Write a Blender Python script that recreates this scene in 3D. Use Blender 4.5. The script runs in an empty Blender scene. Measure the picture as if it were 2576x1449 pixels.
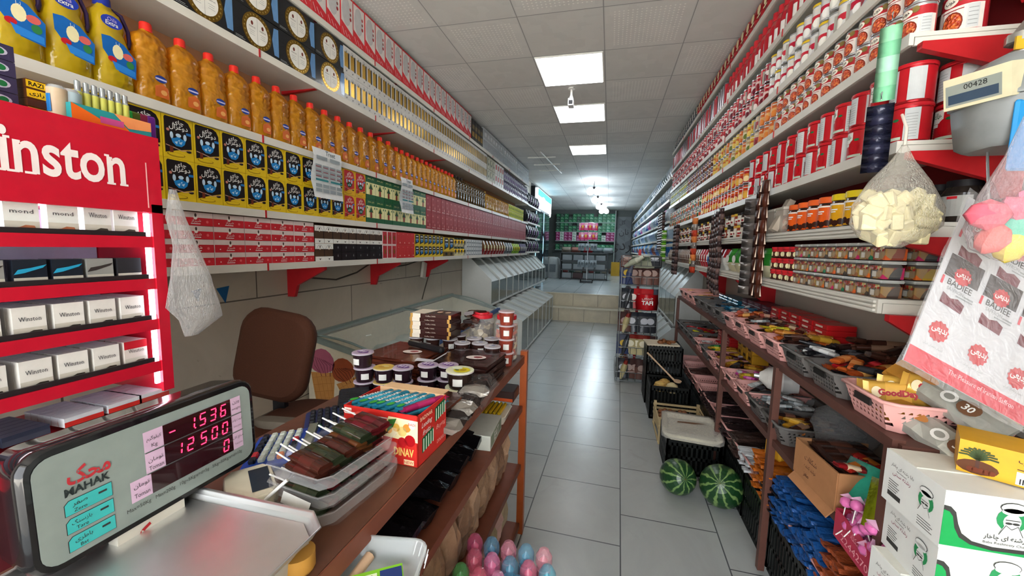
import bpy, math, random
from math import sin, cos, pi, radians
from mathutils import Vector, Matrix
random.seed(7)
SC = bpy.context.scene
COL = SC.collection

# ---------------------------------------------------------------- camera, world, lights, exposure
YAW, PITCH, ROLL, FPX, EYE, CEIL = .2397, .1022, -.0230, 994.2, 1.49, 3.115
def cam_axes():
    cy, sy, cp, sp, cr, sr = cos(YAW), sin(YAW), cos(PITCH), sin(PITCH), cos(ROLL), sin(ROLL)
    fwd = Vector((-sy*cp, cy*cp, -sp)); right = Vector((cy, sy, 0)); down = -right.cross(fwd)
    return cr*right+sr*down, -sr*right+cr*down, fwd
r_, d_, f_ = cam_axes()
cd = bpy.data.cameras.new('camera'); co = bpy.data.objects.new('camera', cd); COL.objects.link(co)
cd.sensor_width = 36; cd.lens = FPX/2576*36; cd.clip_start = .03; cd.clip_end = 100
co.matrix_world = Matrix(((r_.x, -d_.x, -f_.x, 0), (r_.y, -d_.y, -f_.y, 0), (r_.z, -d_.z, -f_.z, EYE), (0, 0, 0, 1)))
SC.camera = co

W = bpy.data.worlds.new('daylight'); SC.world = W; W.use_nodes = True
bg = W.node_tree.nodes['Background']; bg.inputs[0].default_value = (.93, .97, 1, 1); bg.inputs[1].default_value = 5.5
vs = SC.view_settings; vs.view_transform = 'Standard'; vs.look = 'None'; vs.gamma = 1; vs.use_curve_mapping = False; vs.exposure = .6

def light(name, kind, loc, power, col=(1, 1, 1), size=.5, size_y=None, rot=(0, 0, 0), portal=False):
    l = bpy.data.lights.new(name, kind); l.energy = power; l.color = col
    if kind == 'AREA':
        l.size = size
        if size_y: l.shape = 'RECTANGLE'; l.size_y = size_y
        if portal: l.cycles.is_portal = True
    else: l.shadow_soft_size = size
    o = bpy.data.objects.new(name, l); o.location = loc; o.rotation_euler = rot; COL.objects.link(o); return o
sun = light('sun', 'SUN', (0, -6, 9), 44, (1, .96, .9), .02, rot=(radians(-32), 0, 0))      # falls on the street, not into the shop
# the open shop front behind the camera lets the daylight in
light('shop_front_daylight', 'AREA', (-.43, -1.7, 1.55), 1, size=3.1, size_y=3.1, rot=(radians(90), 0, 0), portal=True)
PANEL_E, BULB_E = 3, 14
for yc in (3.8, 4.99, 6.77):      # light of the three LED ceiling panels
    light('panel_light', 'AREA', (-.42, yc, CEIL-.03), 2.5, (.95, .98, 1), .56)
for yc, xc in ((9.88, -.44), (11.6, -.4), (13.4, -.34), (15, -.28)):   # light of the hanging bulbs
    light('bulb_light', 'POINT', (xc, yc, 2.75), 17, (.72, .88, 1), .09)

# ---------------------------------------------------------------- materials
def lin(c):
    if isinstance(c, str): c = tuple(int(c[i:i+2], 16)/255 for i in (0, 2, 4))
    return tuple((v/12.92 if v <= .04045 else ((v+.055)/1.055)**2.4) for v in c)+(1,)
_M = {}
def mat(col, rough=.5, metal=0, var=.1, scale=30, bump=0, coat=0):
    k = ('p', col, rough, metal, var, scale, bump, coat)
    if k in _M: return _M[k]
    m = bpy.data.materials.new('surface_'+str(col)); m.use_nodes = True; nt = m.node_tree; p = nt.nodes['Principled BSDF']
    p.inputs['Roughness'].default_value = rough; p.inputs['Metallic'].default_value = metal; p.inputs['Coat Weight'].default_value = coat*.6; p.inputs['Specular IOR Level'].default_value = .5 if metal > .2 else .22
    c = lin(col); tc = nt.nodes.new('ShaderNodeTexCoord'); n = nt.nodes.new('ShaderNodeTexNoise'); n.inputs['Scale'].default_value = scale; n.inputs['Detail'].default_value = 3
    nt.links.new(tc.outputs['Object'], n.inputs['Vector'])
    r = nt.nodes.new('ShaderNodeMix'); r.data_type = 'RGBA'; r.inputs[6].default_value = tuple(v*(1-var*1.5) for v in c[:3])+(1,); r.inputs[7].default_value = tuple(min(1, v*(1+var)) for v in c[:3])+(1,)
    nt.links.new(n.outputs['Fac'], r.inputs[0]); nt.links.new(r.outputs[2], p.inputs['Base Color'])
    if bump:
        b = nt.nodes.new('ShaderNodeBump'); b.inputs['Strength'].default_value = bump; b.inputs['Distance'].default_value = .01
        nt.links.new(n.outputs['Fac'], b.inputs['Height']); nt.links.new(b.outputs[0], p.inputs['Normal'])
    _M[k] = m; return m
def emit(col, s):
    k = ('e', col, s)
    if k in _M: return _M[k]
    m = bpy.data.materials.new('glowing_'+str(col)); m.use_nodes = True; p = m.node_tree.nodes['Principled BSDF']
    p.inputs['Base Color'].default_value = lin(col); p.inputs['Emission Color'].default_value = lin(col); p.inputs['Emission Strength'].default_value = s
    _M[k] = m; return m
def film(col='ffffff', alpha=.25, rough=.12, crinkle=0):
    """clear plastic or glass: part of the light goes straight through, part is reflected"""
    k = ('f', col, alpha, rough, crinkle)
    if k in _M: return _M[k]
    m = bpy.data.materials.new('clear_'+str(col)); m.use_nodes = True; nt = m.node_tree; p = nt.nodes['Principled BSDF']; out = nt.nodes['Material Output']
    p.inputs['Base Color'].default_value = lin(col); p.inputs['Roughness'].default_value = rough; p.inputs['Specular IOR Level'].default_value = .8
    t = nt.nodes.new('ShaderNodeBsdfTransparent'); mx = nt.nodes.new('ShaderNodeMixShader'); lw = nt.nodes.new('ShaderNodeLayerWeight'); lw.inputs[0].default_value = .35
    mr = nt.nodes.new('ShaderNodeMapRange'); mr.inputs[3].default_value = alpha; mr.inputs[4].default_value = min(1, alpha+.28)
    nt.links.new(lw.outputs['Facing'], mr.inputs[0]); nt.links.new(mr.outputs[0], mx.inputs[0]); nt.links.new(t.outputs[0], mx.inputs[1]); nt.links.new(p.outputs[0], mx.inputs[2]); nt.links.new(mx.outputs[0], out.inputs[0])
    if crinkle:
        n = nt.nodes.new('ShaderNodeTexNoise'); n.inputs['Scale'].default_value = crinkle; n.inputs['Distortion'].default_value = 1.5
        b = nt.nodes.new('ShaderNodeBump'); b.inputs['Strength'].default_value = .8; b.inputs['Distance'].default_value = .02
        nt.links.new(n.outputs['Fac'], b.inputs['Height']); nt.links.new(b.outputs[0], p.inputs['Normal'])
    _M[k] = m; return m
def glassy(col, rough=.08, bump=.3, trans=.35):
    """coloured liquid behind thin plastic"""
    k = ('g', col, rough, bump, trans)
    if k in _M: return _M[k]
    m = bpy.data.materials.new('liquid_'+str(col)); m.use_nodes = True; nt = m.node_tree; p = nt.nodes['Principled BSDF']; out = nt.nodes['Material Output']
    p.inputs['Base Color'].default_value = lin(col); p.inputs['Roughness'].default_value = rough; p.inputs['Coat Weight'].default_value = .5
    tl = nt.nodes.new('ShaderNodeBsdfTranslucent'); tl.inputs[0].default_value = lin(col)
    mx = nt.nodes.new('ShaderNodeMixShader'); mx.inputs[0].default_value = trans
    tc = nt.nodes.new('ShaderNodeTexCoord'); n = nt.nodes.new('ShaderNodeTexNoise'); n.inputs['Scale'].default_value = 22; nt.links.new(tc.outputs['Object'], n.inputs['Vector'])
    b = nt.nodes.new('ShaderNodeBump'); b.inputs['Strength'].default_value = bump; b.inputs['Distance'].default_value = .02
    nt.links.new(n.outputs['Fac'], b.inputs['Height']); nt.links.new(b.outputs[0], p.inputs['Normal'])
    nt.links.new(p.outputs[0], mx.inputs[1]); nt.links.new(tl.outputs[0], mx.inputs[2]); nt.links.new(mx.outputs[0], out.inputs[0])
    _M[k] = m; return m
def confetti(cols, scale=60, rough=.35, bump=.6, stretch=(1, 1, 1)):
    """printed wrappers in several colours (voronoi cells through a colour ramp)"""
    k = ('c', tuple(cols), scale, rough, bump, stretch)
    if k in _M: return _M[k]
    m = bpy.data.materials.new('printed_wrapper'); m.use_nodes = True; nt = m.node_tree; p = nt.nodes['Principled BSDF']; p.inputs['Roughness'].default_value = rough
    tc = nt.nodes.new('ShaderNodeTexCoord'); mp = nt.nodes.new('ShaderNodeMapping'); mp.inputs['Scale'].default_value = stretch
    v = nt.nodes.new('ShaderNodeTexVoronoi'); v.inputs['Scale'].default_value = scale; r = nt.nodes.new('ShaderNodeValToRGB'); r.color_ramp.interpolation = 'CONSTANT'
    sx = nt.nodes.new('ShaderNodeSeparateColor'); e = r.color_ramp.elements
    for i, c in enumerate(cols):
        if i < 2: q = e[i]; q.position = i/len(cols)
        else: q = e.new(i/len(cols))
        q.color = lin(c)
    L = nt.links; L.new(tc.outputs['Object'], mp.inputs[0]); L.new(mp.outputs[0], v.inputs['Vector']); L.new(v.outputs['Color'], sx.inputs[0]); L.new(sx.outputs[0], r.inputs[0]); L.new(r.outputs[0], p.inputs['Base Color'])
    b = nt.nodes.new('ShaderNodeBump'); b.inputs['Strength'].default_value = bump; b.inputs['Distance'].default_value = .01; L.new(v.outputs['Distance'], b.inputs['Height']); L.new(b.outputs[0], p.inputs['Normal'])
    _M[k] = m; return m
def nodes_mat(name):
    m = bpy.data.materials.new(name); m.use_nodes = True; return m, m.node_tree, m.node_tree.nodes['Principled BSDF']

# ---------------------------------------------------------------- text
JOIN = {  # letter: (isolated form, joins to the next letter)
 'ا':(0xFE8D,0),'آ':(0xFE81,0),'ب':(0xFE8F,1),'پ':(0xFB56,1),'ت':(0xFE95,1),'ث':(0xFE99,1),'ج':(0xFE9D,1),'چ':(0xFB7A,1),'ح':(0xFEA1,1),'خ':(0xFEA5,1),
 'د':(0xFEA9,0),'ذ':(0xFEAB,0),'ر':(0xFEAD,0),'ز':(0xFEAF,0),'س':(0xFEB1,1),'ش':(0xFEB5,1),'ص':(0xFEB9,1),'ط':(0xFEC1,1),'غ':(0xFECD,1),'ع':(0xFEC9,1),'ف':(0xFED1,1),
 'ق':(0xFED5,1),'ک':(0xFB8E,1),'گ':(0xFB92,1),'ل':(0xFEDD,1),'م':(0xFEE1,1),'ن':(0xFEE5,1),'و':(0xFEED,0),'ه':(0xFEE9,1),'ی':(0xFBFC,1)}
def fa(s):
    out = []; n = len(s)
    for i, ch in enumerate(s):
        if ch not in JOIN: out.append(ch); continue
        base, j = JOIN[ch]
        prev = i > 0 and s[i-1] in JOIN and JOIN[s[i-1]][1]; nxt = j and i+1 < n and s[i+1] in JOIN
        k = (3 if nxt else 1) if prev else (2 if nxt else 0)
        if not j: k = 1 if prev else 0
        out.append(chr(base+k))
    return ''.join(reversed(out))
_T = {}
def text_shape(s, bold=0, res=2):
    k = (s, bold, res)
    if k not in _T:
        c = bpy.data.curves.new('t', 'FONT'); c.body = s; c.align_x = 'CENTER'; c.resolution_u = res; c.offset = bold; c.size = 1
        o = bpy.data.objects.new('t', c); COL.objects.link(o); dg = bpy.context.evaluated_depsgraph_get()
        me = bpy.data.meshes.new_from_object(o.evaluated_get(dg))
        vs_ = [(v.co.x, v.co.y) for v in me.vertices]; fs = [tuple(p.vertices) for p in me.polygons]
        bpy.data.objects.remove(o); bpy.data.curves.remove(c); bpy.data.meshes.remove(me)
        xs = [v[0] for v in vs_] or [0]; ys = [v[1] for v in vs_] or [0]
        _T[k] = (vs_, fs, (min(xs), max(xs), min(ys), max(ys)))
    return _T[k]

# ---------------------------------------------------------------- mesh builder
class F:                       # a flat face to draw on: origin, right, up; n points out
    def __init__(s, o, u, v): s.o, s.u, s.v = Vector(o), Vector(u), Vector(v); s.n = s.u.cross(s.v).normalized(); s.k = 1
    def p(s, x, y, d=0): return s.o+s.u*x+s.v*y+s.n*d
class CY:                      # the side of an upright cylinder, x measured round it, facing -Y
    def __init__(s, r, c=(0, 0, 0), a=0): s.r, s.c, s.a, s.k = r, Vector(c), a, 8
    def p(s, x, y, d=0): t = x/s.r+s.a; return s.c+Vector(((s.r+d)*sin(t), -(s.r+d)*cos(t), y))
FR = lambda y=0, o=(0, 0, 0): F((o[0], o[1]+y, o[2]), (1, 0, 0), (0, 0, 1))    # front face, looking to -Y
EPS = .0005
class MB:
    def __init__(s): s.v, s.f, s.m, s.sm, s.mats = [], [], [], [], []
    def mi(s, m):
        if m not in s.mats: s.mats.append(m)
        return s.mats.index(m)
    def add(s, vs_, fs, m, smooth=False):
        b = len(s.v); s.v += [tuple(v) for v in vs_]; i = s.mi(m)
        for f in fs: s.f.append([b+k for k in f]); s.m.append(i); s.sm.append(smooth)
        return s
    def box(s, c, d, m, rz=0, mats=None, tz=0):
        x, y, z = d[0]/2, d[1]/2, d[2]/2; cz, sz = cos(rz), sin(rz); vs_ = []
        for a in (-1, 1):
            for b in (-1, 1):
                for e in (-1, 1):
                    X, Y, Z = a*x, b*y, e*z
                    vs_.append((c[0]+X*cz-Y*sz, c[1]+X*sz+Y*cz, c[2]+Z+tz*Y))
        fs = [(0, 1, 3, 2), (4, 6, 7, 5), (0, 4, 5, 1), (2, 3, 7, 6), (0, 2, 6, 4), (1, 5, 7, 3)]
        if mats:
            for f, mm in zip(fs, mats): s.add(vs_, [f], mm or m)   # -x +x -y +y -z +z
        else: s.add(vs_, fs, m)
        return s
    def rbox(s, c, d, m, r=.004, rz=0):
        """box with chamfered vertical edges and rim"""
        x, y, z = d[0]/2, d[1]/2, d[2]/2; r = min(r, x*.9, y*.9, z*.9)
        def ring(ix, zz): 
            X, Y = x-ix, y-ix; q = max(r-ix, .0001)
            return [(-X+q, -Y, zz), (X-q, -Y, zz), (X, -Y+q, zz), (X, Y-q, zz), (X-q, Y, zz), (-X+q, Y, zz), (-X, Y-q, zz), (-X, -Y+q, zz)]
        R = ring(r*.7, -z)+ring(0, -z+r)+ring(0, z-r)+ring(r*.7, z); ca, sa = cos(rz), sin(rz)
        V = [(c[0]+a*ca-b*sa, c[1]+a*sa+b*ca, c[2]+e) for a, b, e in R]
        fs = [tuple(range(7, -1, -1)), tuple(range(24, 32))]
        for k in range(3):
            for i in range(8): j = (i+1) % 8; fs.append((k*8+i, k*8+j, k*8+8+j, k*8+8+i))
        s.add(V, fs, m); return s
    def loft(s, rings, m, caps=True, smooth=True, closed=True):
        n = len(rings[0]); V = [p for r in rings for p in r]; fs = []
        for k in range(len(rings)-1):
            for i in range(n if closed else n-1): j = (i+1) % n; fs.append((k*n+i, k*n+j, k*n+n+j, k*n+n+i))
        s.add(V, fs, m, smooth)
        if caps: s.add(rings[0][::-1], [tuple(range(n))], m); s.add(rings[-1], [tuple(range(n))], m)
        return s
    def lathe(s, prof, m, seg=16, c=(0, 0, 0), sx=1, sy=1, mats=None, smooth=True, caps=True):
        R = [[(c[0]+r*sx*sin(2*pi*i/seg), c[1]-r*sy*cos(2*pi*i/seg), c[2]+z) for i in range(seg)] for r, z in prof]
        for k in range(len(R)-1):
            mm = mats[k] if mats and k < len(mats) and mats[k] else m
            s.loft(R[k:k+2], mm, caps=False, smooth=smooth)
        if caps:
            if prof[0][0] > 1e-4: s.add(R[0][::-1], [tuple(range(seg))], m)
            if prof[-1][0] > 1e-4: s.add(R[-1], [tuple(range(seg))], (mats[-1] if mats and mats[-1] else m))
        return s
    def tube(s, pts, r, m, seg=6, caps=True):
        pts = [Vector(p) for p in pts]; rings = []; n = len(pts); up = Vector((0, 0, 1))
        for i, p in enumerate(pts):
            t = (pts[min(i+1, n-1)]-pts[max(i-1, 0)]).normalized(); a = t.cross(up)
            if a.length < .05: a = t.cross(Vector((1, 0, 0)))
            a.normalize(); b = a.cross(t); rr = r[i] if isinstance(r, (list, tuple)) else r
            rings.append([p+a*(rr*cos(2*pi*k/seg))+b*(rr*sin(2*pi*k/seg)) for k in range(seg)])
        return s.loft([[tuple(q) for q in g] for g in rings], m, caps)
    def extr(s, poly, a, m, axis='y', smooth=False):
        """polygon extruded between a[0] and a[1]; axis y: poly is (x,z); x: (y,z); z: (x,y)"""
        P = {'y': lambda q, t: (q[0], t, q[1]), 'x': lambda q, t: (t, q[0], q[1]), 'z': lambda q, t: (q[0], q[1], t)}[axis]
        n = len(poly); V = [P(q, a[0]) for q in poly]+[P(q, a[1]) for q in poly]
        s.add(V, [tuple(range(n-1, -1, -1)), tuple(range(n, 2*n))], m); s.add(V, [(i, (i+1) % n, n+(i+1) % n, n+i) for i in range(n)], m, smooth)
        return s
    def quad(s, p, m): return s.add(p, [tuple(range(len(p)))], m)
    # drawing on a face
    def rect(s, fr, x, y, w, h, m, l=1):
        k = fr.k
        for i in range(k):
            a, b = x+w*i/k, x+w*(i+1)/k; s.add([fr.p(a, y, l*EPS), fr.p(b, y, l*EPS), fr.p(b, y+h, l*EPS), fr.p(a, y+h, l*EPS)], [(0, 1, 2, 3)], m)
        return s
    def ell(s, fr, x, y, rx, ry, m, l=1, n=14):
        if fr.k == 1: return s.add([fr.p(x+rx*cos(2*pi*i/n), y+ry*sin(2*pi*i/n), l*EPS) for i in range(n)], [tuple(range(n))], m)
        k = 8; P = [(-cos(pi*i/k), sin(pi*i/k)) for i in range(k+1)]
        for (a, b), (a2, b2) in zip(P, P[1:]):
            s.add([fr.p(x+rx*a, y-ry*b, l*EPS), fr.p(x+rx*a2, y-ry*b2, l*EPS), fr.p(x+rx*a2, y+ry*b2, l*EPS), fr.p(x+rx*a, y+ry*b, l*EPS)], [(0, 1, 2, 3)], m)
        return s
    def poly(s, fr, pts, m, l=1): return s.add([fr.p(a, b, l*EPS) for a, b in pts], [tuple(range(len(pts)))], m)
    def line(s, fr, pts, w, m, l=1):
        for (a, b), (c, d) in zip(pts, pts[1:]):
            L = math.hypot(c-a, d-b) or 1; nx, ny = -(d-b)/L*w/2, (c-a)/L*w/2
            s.poly(fr, [(a-nx, b-ny), (c-nx, d-ny), (c+nx, d+ny), (a+nx, b+ny)], m, l)
        return s
    def text(s, fr, t, x, y, h, m, l=2, w=None, bold=0, res=2, slant=0, align=0):
        """t centred on x (align 0), h = full height of the glyph box, w = full width"""
        V, fs, (x0, x1, y0, y1) = text_shape(t, bold, res)
        if not V: return s
        k = h/max(y1-y0, 1e-6); kx = (w/(x1-x0)) if w else k
        cx = (x0+x1)/2 if align == 0 else x0
        return s.add([fr.p(x+(a-cx)*kx+slant*(b-y0)*k, y+(b-y0)*k, l*EPS) for a, b in V], fs, m)
    def build(s, name, parent=None, **kw):
        me = bpy.data.meshes.new(name); me.from_pydata(s.v, [], s.f)
        for m in s.mats: me.materials.append(m)
        me.polygons.foreach_set('material_index', s.m); me.polygons.foreach_set('use_smooth', s.sm); me.update()
        o = bpy.data.objects.new(name, me); COL.objects.link(o)
        if parent: o.parent = parent
        for k, v in kw.items(): o[k] = v
        return o
def struct(mb, name): return mb.build(name, kind='structure')
def empty(name, loc=(0, 0, 0), rz=0, rot=None, **kw):
    o = bpy.data.objects.new(name, None); COL.objects.link(o); o.location = loc; o.rotation_euler = rot or (0, 0, rz)
    for k, v in kw.items(): o[k] = v
    return o
def tag(o, label, category, group=None):
    o['label'] = label; o['category'] = category
    if group: o['group'] = group
    return o
def put(o, loc, rz=0, rot=None, sc=None):
    o.location = loc; o.rotation_euler = rot or (0, 0, rz)
    if sc: o.scale = sc if isinstance(sc, tuple) else (sc,)*3
    return o
def dup(o, loc, rz=0, rot=None, label=None, group=None, sc=None, kids=True):
    c = o.copy(); COL.objects.link(c); put(c, loc, rz, rot, sc)
    if kids:
        for ch in o.children:
            d = ch.copy(); COL.objects.link(d); d.parent = c
            for g in ch.children: e = g.copy(); COL.objects.link(e); e.parent = d
    if label: c['label'] = label
    if group: c['group'] = group
    return c
ORD = 'first second third fourth fifth sixth seventh eighth ninth tenth eleventh twelfth thirteenth fourteenth fifteenth'.split()
LEV = {1: [''], 2: ['lower', 'upper'], 3: ['bottom', 'middle', 'top'], 4: ['bottom', 'second', 'third', 'top']}
LX, RX = -1.712, .842            # front planes of the goods on the left and right shelves
def row(protos, side, y0, pitch, n, z, what, where, cat, group, rows=1, h=0, frm='near end', x=None, jit=.002, rz_j=.01, far=True, odd=None):
    """goods side by side along a shelf, each one an object of its own"""
    if not isinstance(protos, (list, tuple)): protos = [protos]
    X = x if x is not None else (LX if side < 0 else RX); rz = pi/2 if side < 0 else -pi/2
    for r in range(rows):
        for i in range(n):
            p = protos[(i+r) % len(protos)] if odd is None else protos[odd(i, r)]
            first = not p.get('_used', 0)
            loc = (X+random.uniform(-jit, 0)*(-1 if side > 0 else 1), y0+pitch*(i+.5), z+r*h); a = rz+random.uniform(-rz_j, rz_j)
            lev = LEV[rows][r]+' row ' if rows > 1 else ''
            w_ = p.get('_what', what)
            wc = w_.rstrip(','); lv = LEV[rows][r]+' row, ' if rows > 1 else ''
            if n <= 15: C_ = ['%s, %s, %s%s from %s' % (wc, where, lv, ORD[i], frm), '%s, %s, %s%s from %s' % (wc, where, lv, ORD[i], frm.replace('the ', ''))]; C_ += [C_[1].replace(' a ', ' ').replace(' the ', ' '), '%s, %s%s from %s' % (wc, lv, ORD[i], frm)]
            else: C_ = ['%s in the long %srun, %s' % (wc, LEV[rows][r]+' ' if rows > 1 else '', where), '%s, %s%s' % (wc, lv, where), ('%s, %s%s' % (wc, lv, where)).replace(' the ', ' ').replace(' a ', ' ')]
            if n == 1: C_ = ['%s, %s%s' % (wc, lv, where)]; C_[0] = C_[0].rstrip(', ')
            lab = next((q for q in C_ if len(q.split()) <= 16), ' '.join(C_[-1].split()[:16])).replace(', in the', ' in the').replace(', on the', ' on the')
            if p.get('_r'):   # turn round things about their own axis
                q = p['_r']; loc = (loc[0]-sin(rz)*q+sin(a)*q, loc[1]+cos(rz)*q-cos(a)*q, loc[2])
            if first: put(p, loc, a); p['_used'] = 1; o = p
            else: o = dup(p, loc, a, kids=(loc[1] < 4.5))
            o['label'] = lab; o['category'] = cat; o['group'] = group
PROTO = []
def proto(o, what=None):
    if what: o['_what'] = what
    PROTO.append(o); return o

# colours used all over
WHT = mat('e9e9e4', .35); OFF = mat('d9d6cb', .45); RED = mat('c01f2a', .35); BLK = mat('17161a', .3); YEL = mat('e3b81c', .35); GRN = mat('1f6a3c', .4)
GLD = mat('b8923a', .25, .8); SIL = mat('c9ccd0', .25, .7); BRN = mat('4b2a20', .45); CRM = mat('e5dcae', .45); BLU = mat('1f6fb5', .35); GRY = mat('8d9192', .45); ORG = mat('e2661d', .35); DRD = mat('8e1a22', .4); PNK = mat('e5a6a6', .45)
# ---------------------------------------------------------------- room
def brick_mat(name, c1, c2, mortar, bw, bh, ms, off=(0, 0), rot=0, rough=.3, swap='XY', noise=3, nstr=.5, vein=None):
    m, nt, p = nodes_mat(name); L = nt.links; N = nt.nodes.new
    tc = N('ShaderNodeTexCoord'); sp = N('ShaderNodeSeparateXYZ'); cb = N('ShaderNodeCombineXYZ'); mp = N('ShaderNodeMapping')
    mp.inputs['Rotation'].default_value = (0, 0, rot); mp.inputs['Location'].default_value = (off[0], off[1], 0)
    L.new(tc.outputs['Object'], mp.inputs[0]) if swap != 'YZ' else None
    if swap == 'YZ': L.new(tc.outputs['Object'], sp.inputs[0]); L.new(sp.outputs[1], cb.inputs[0]); L.new(sp.outputs[2], cb.inputs[1]); L.new(cb.outputs[0], mp.inputs[0]); vec = mp.outputs[0]
    elif swap == 'YX': L.new(mp.outputs[0], sp.inputs[0]); L.new(sp.outputs[1], cb.inputs[0]); L.new(sp.outputs[0], cb.inputs[1]); vec = cb.outputs[0]
    else: vec = mp.outputs[0]
    b = N('ShaderNodeTexBrick'); b.inputs['Scale'].default_value = 1; b.inputs['Brick Width'].default_value = bw; b.inputs['Row Height'].default_value = bh; b.inputs['Mortar Size'].default_value = ms; b.inputs['Mortar Smooth'].default_value = .1
    b.inputs['Color1'].default_value = lin(c1); b.inputs['Color2'].default_value = lin(c2); b.inputs['Mortar'].default_value = lin(mortar); L.new(vec, b.inputs['Vector'])
    n = N('ShaderNodeTexNoise'); n.inputs['Scale'].default_value = noise; n.inputs['Detail'].default_value = 8; n.inputs['Roughness'].default_value = .65; n.inputs['Distortion'].default_value = 1.2; L.new(tc.outputs['Object'], n.inputs['Vector'])
    mr = N('ShaderNodeMapRange'); mr.inputs[1].default_value = .3; mr.inputs[2].default_value = .75; mr.inputs[3].default_value = 1-nstr*.5; mr.inputs[4].default_value = 1.05; L.new(n.outputs['Fac'], mr.inputs[0])
    mx = N('ShaderNodeMix'); mx.data_type = 'RGBA'; mx.blend_type = 'MULTIPLY'; mx.inputs[0].default_value = 1; L.new(b.outputs['Color'], mx.inputs[6]); L.new(mr.outputs[0], mx.inputs[7]); col = mx.outputs[2]
    if vein:
        v = N('ShaderNodeTexNoise'); v.inputs['Scale'].default_value = vein[1]; v.inputs['Detail'].default_value = 5; v.inputs['Distortion'].default_value = 2; L.new(tc.outputs['Object'], v.inputs['Vector'])
        vr = N('ShaderNodeMapRange'); vr.inputs[1].default_value = vein[2]; vr.inputs[2].default_value = vein[2]+.06; vr.inputs[4].default_value = vein[3]; L.new(v.outputs['Fac'], vr.inputs[0])
        m2 = N('ShaderNodeMix'); m2.data_type = 'RGBA'; m2.inputs[7].default_value = lin(vein[0]); L.new(vr.outputs[0], m2.inputs[0]); L.new(col, m2.inputs[6]); col = m2.outputs[2]
    L.new(col, p.inputs['Base Color']); p.inputs['Roughness'].default_value = rough
    return m
floor_m = brick_mat('glazed_floor_tile', 'a7abaa', 'a1a7a7', '565a5c', .5, .5, .0035, off=(-.0773, -1.942), rot=.0222, rough=.26, swap='YX', noise=2.5, nstr=.22, vein=('8f938c', 4, .64, .25))
wall_m = brick_mat('stone_wall_panel', 'bfb6a6', 'b9b0a1', '5d564d', 1.75, .72, .004, off=(-.13, -.44), rough=.35, swap='YZ', noise=2, nstr=.3, vein=('6b5a49', 7, .68, .7))
plast_m = mat('b9b3a8', .8, var=.08, scale=2)
step_m = brick_mat('step_stone', 'cfc6ac', 'c8bea4', '6b6455', .52, .27, .004, off=(.2, .0), rough=.3, swap='XY')
m, nt, p = nodes_mat('ceiling_tile'); L = nt.links; N = nt.nodes.new        # 60 cm tiles, plain and perforated in turn
tc = N('ShaderNodeTexCoord'); mp = N('ShaderNodeMapping'); mp.inputs['Location'].default_value = (.1183/.6, -2.895/.6, 0); mp.inputs['Scale'].default_value = (1/.6,)*3; L.new(tc.outputs['Object'], mp.inputs[0])
def mth(op, a, b=None):
    q = N('ShaderNodeMath'); q.operation = op
    for i, v in enumerate((a, b)):
        if v is None: continue
        if isinstance(v, (int, float)): q.inputs[i].default_value = v
        else: L.new(v, q.inputs[i])
    return q.outputs[0]
sp = N('ShaderNodeSeparateXYZ'); L.new(mp.outputs[0], sp.inputs[0]); X, Y = sp.outputs[0], sp.outputs[1]
fx, fy = mth('FRACT', X), mth('FRACT', Y)
ex = mth('ABSOLUTE', mth('SUBTRACT', fx, .5)); ey = mth('ABSOLUTE', mth('SUBTRACT', fy, .5))
edge = mth('GREATER_THAN', mth('MAXIMUM', mth('ADD', ex, 0), ey), .479)
dim = mth('GREATER_THAN', mth('MAXIMUM', ex, mth('ADD', ey, -.0)), .494)
par = mth('MODULO', mth('ADD', mth('ADD', mth('FLOOR', X), mth('FLOOR', Y)), 100), 2)
gx = mth('SUBTRACT', mth('FRACT', mth('MULTIPLY', X, 20)), .5); gy = mth('SUBTRACT', mth('FRACT', mth('MULTIPLY', Y, 20)), .5)
dot = mth('LESS_THAN', mth('ADD', mth('MULTIPLY', gx, gx), mth('MULTIPLY', gy, gy)), .04)
ins = mth('LESS_THAN', mth('MAXIMUM', ex, ey), .4); dots = mth('MULTIPLY', mth('MULTIPLY', dot, ins), mth('LESS_THAN', par, .5))
vo = N('ShaderNodeTexVoronoi'); vo.inputs['Scale'].default_value = 6; vo.distance = 'CHEBYCHEV'; L.new(mp.outputs[0], vo.inputs['Vector']); sc_ = N('ShaderNodeSeparateColor'); L.new(vo.outputs['Color'], sc_.inputs[0])
shade = mth('MULTIPLY_ADD', sc_.outputs[0], .07); shade.node.inputs[2].default_value = .93
def cmix(fac, a, b):
    q = N('ShaderNodeMix'); q.data_type = 'RGBA'
    L.new(fac, q.inputs[0])
    for i, v in ((6, a), (7, b)):
        if isinstance(v, str): q.inputs[i].default_value = lin(v)
        else: L.new(v, q.inputs[i])
    return q.outputs[2]
base = cmix(par, 'dfdedb', 'dad9d6'); mu = N('ShaderNodeMix'); mu.data_type = 'RGBA'; mu.blend_type = 'MULTIPLY'; mu.inputs[0].default_value = 1; L.new(base, mu.inputs[6]); L.new(shade, mu.inputs[7])
c_ = cmix(dots, mu.outputs[2], 'f6f5f1'); c_ = cmix(edge, c_, 'd6d6d4'); c_ = cmix(dim, c_, '9a9a9a'); L.new(c_, p.inputs['Base Color']); p.inputs['Roughness'].default_value = .8
ceil_m = m
YB = 17.2
struct(MB().box((-.43, 3.1, -.05), (3.3, 10.1, .1), floor_m), 'floor')
struct(MB().box((-.75, 12.9, .265), (3.9, 8.8, .53), floor_m), 'floor_platform')
b = MB().box((-.43, 8.32, .13), (3.3, .34, .26), step_m); F1 = F((-2.1, 8.146, 0), (1, 0, 0), (0, 0, 1))
b.box((-.43, 8.3, .268), (3.3, .36, .016), mat('cfc8b4', .4)); struct(b, 'floor_step')
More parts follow.
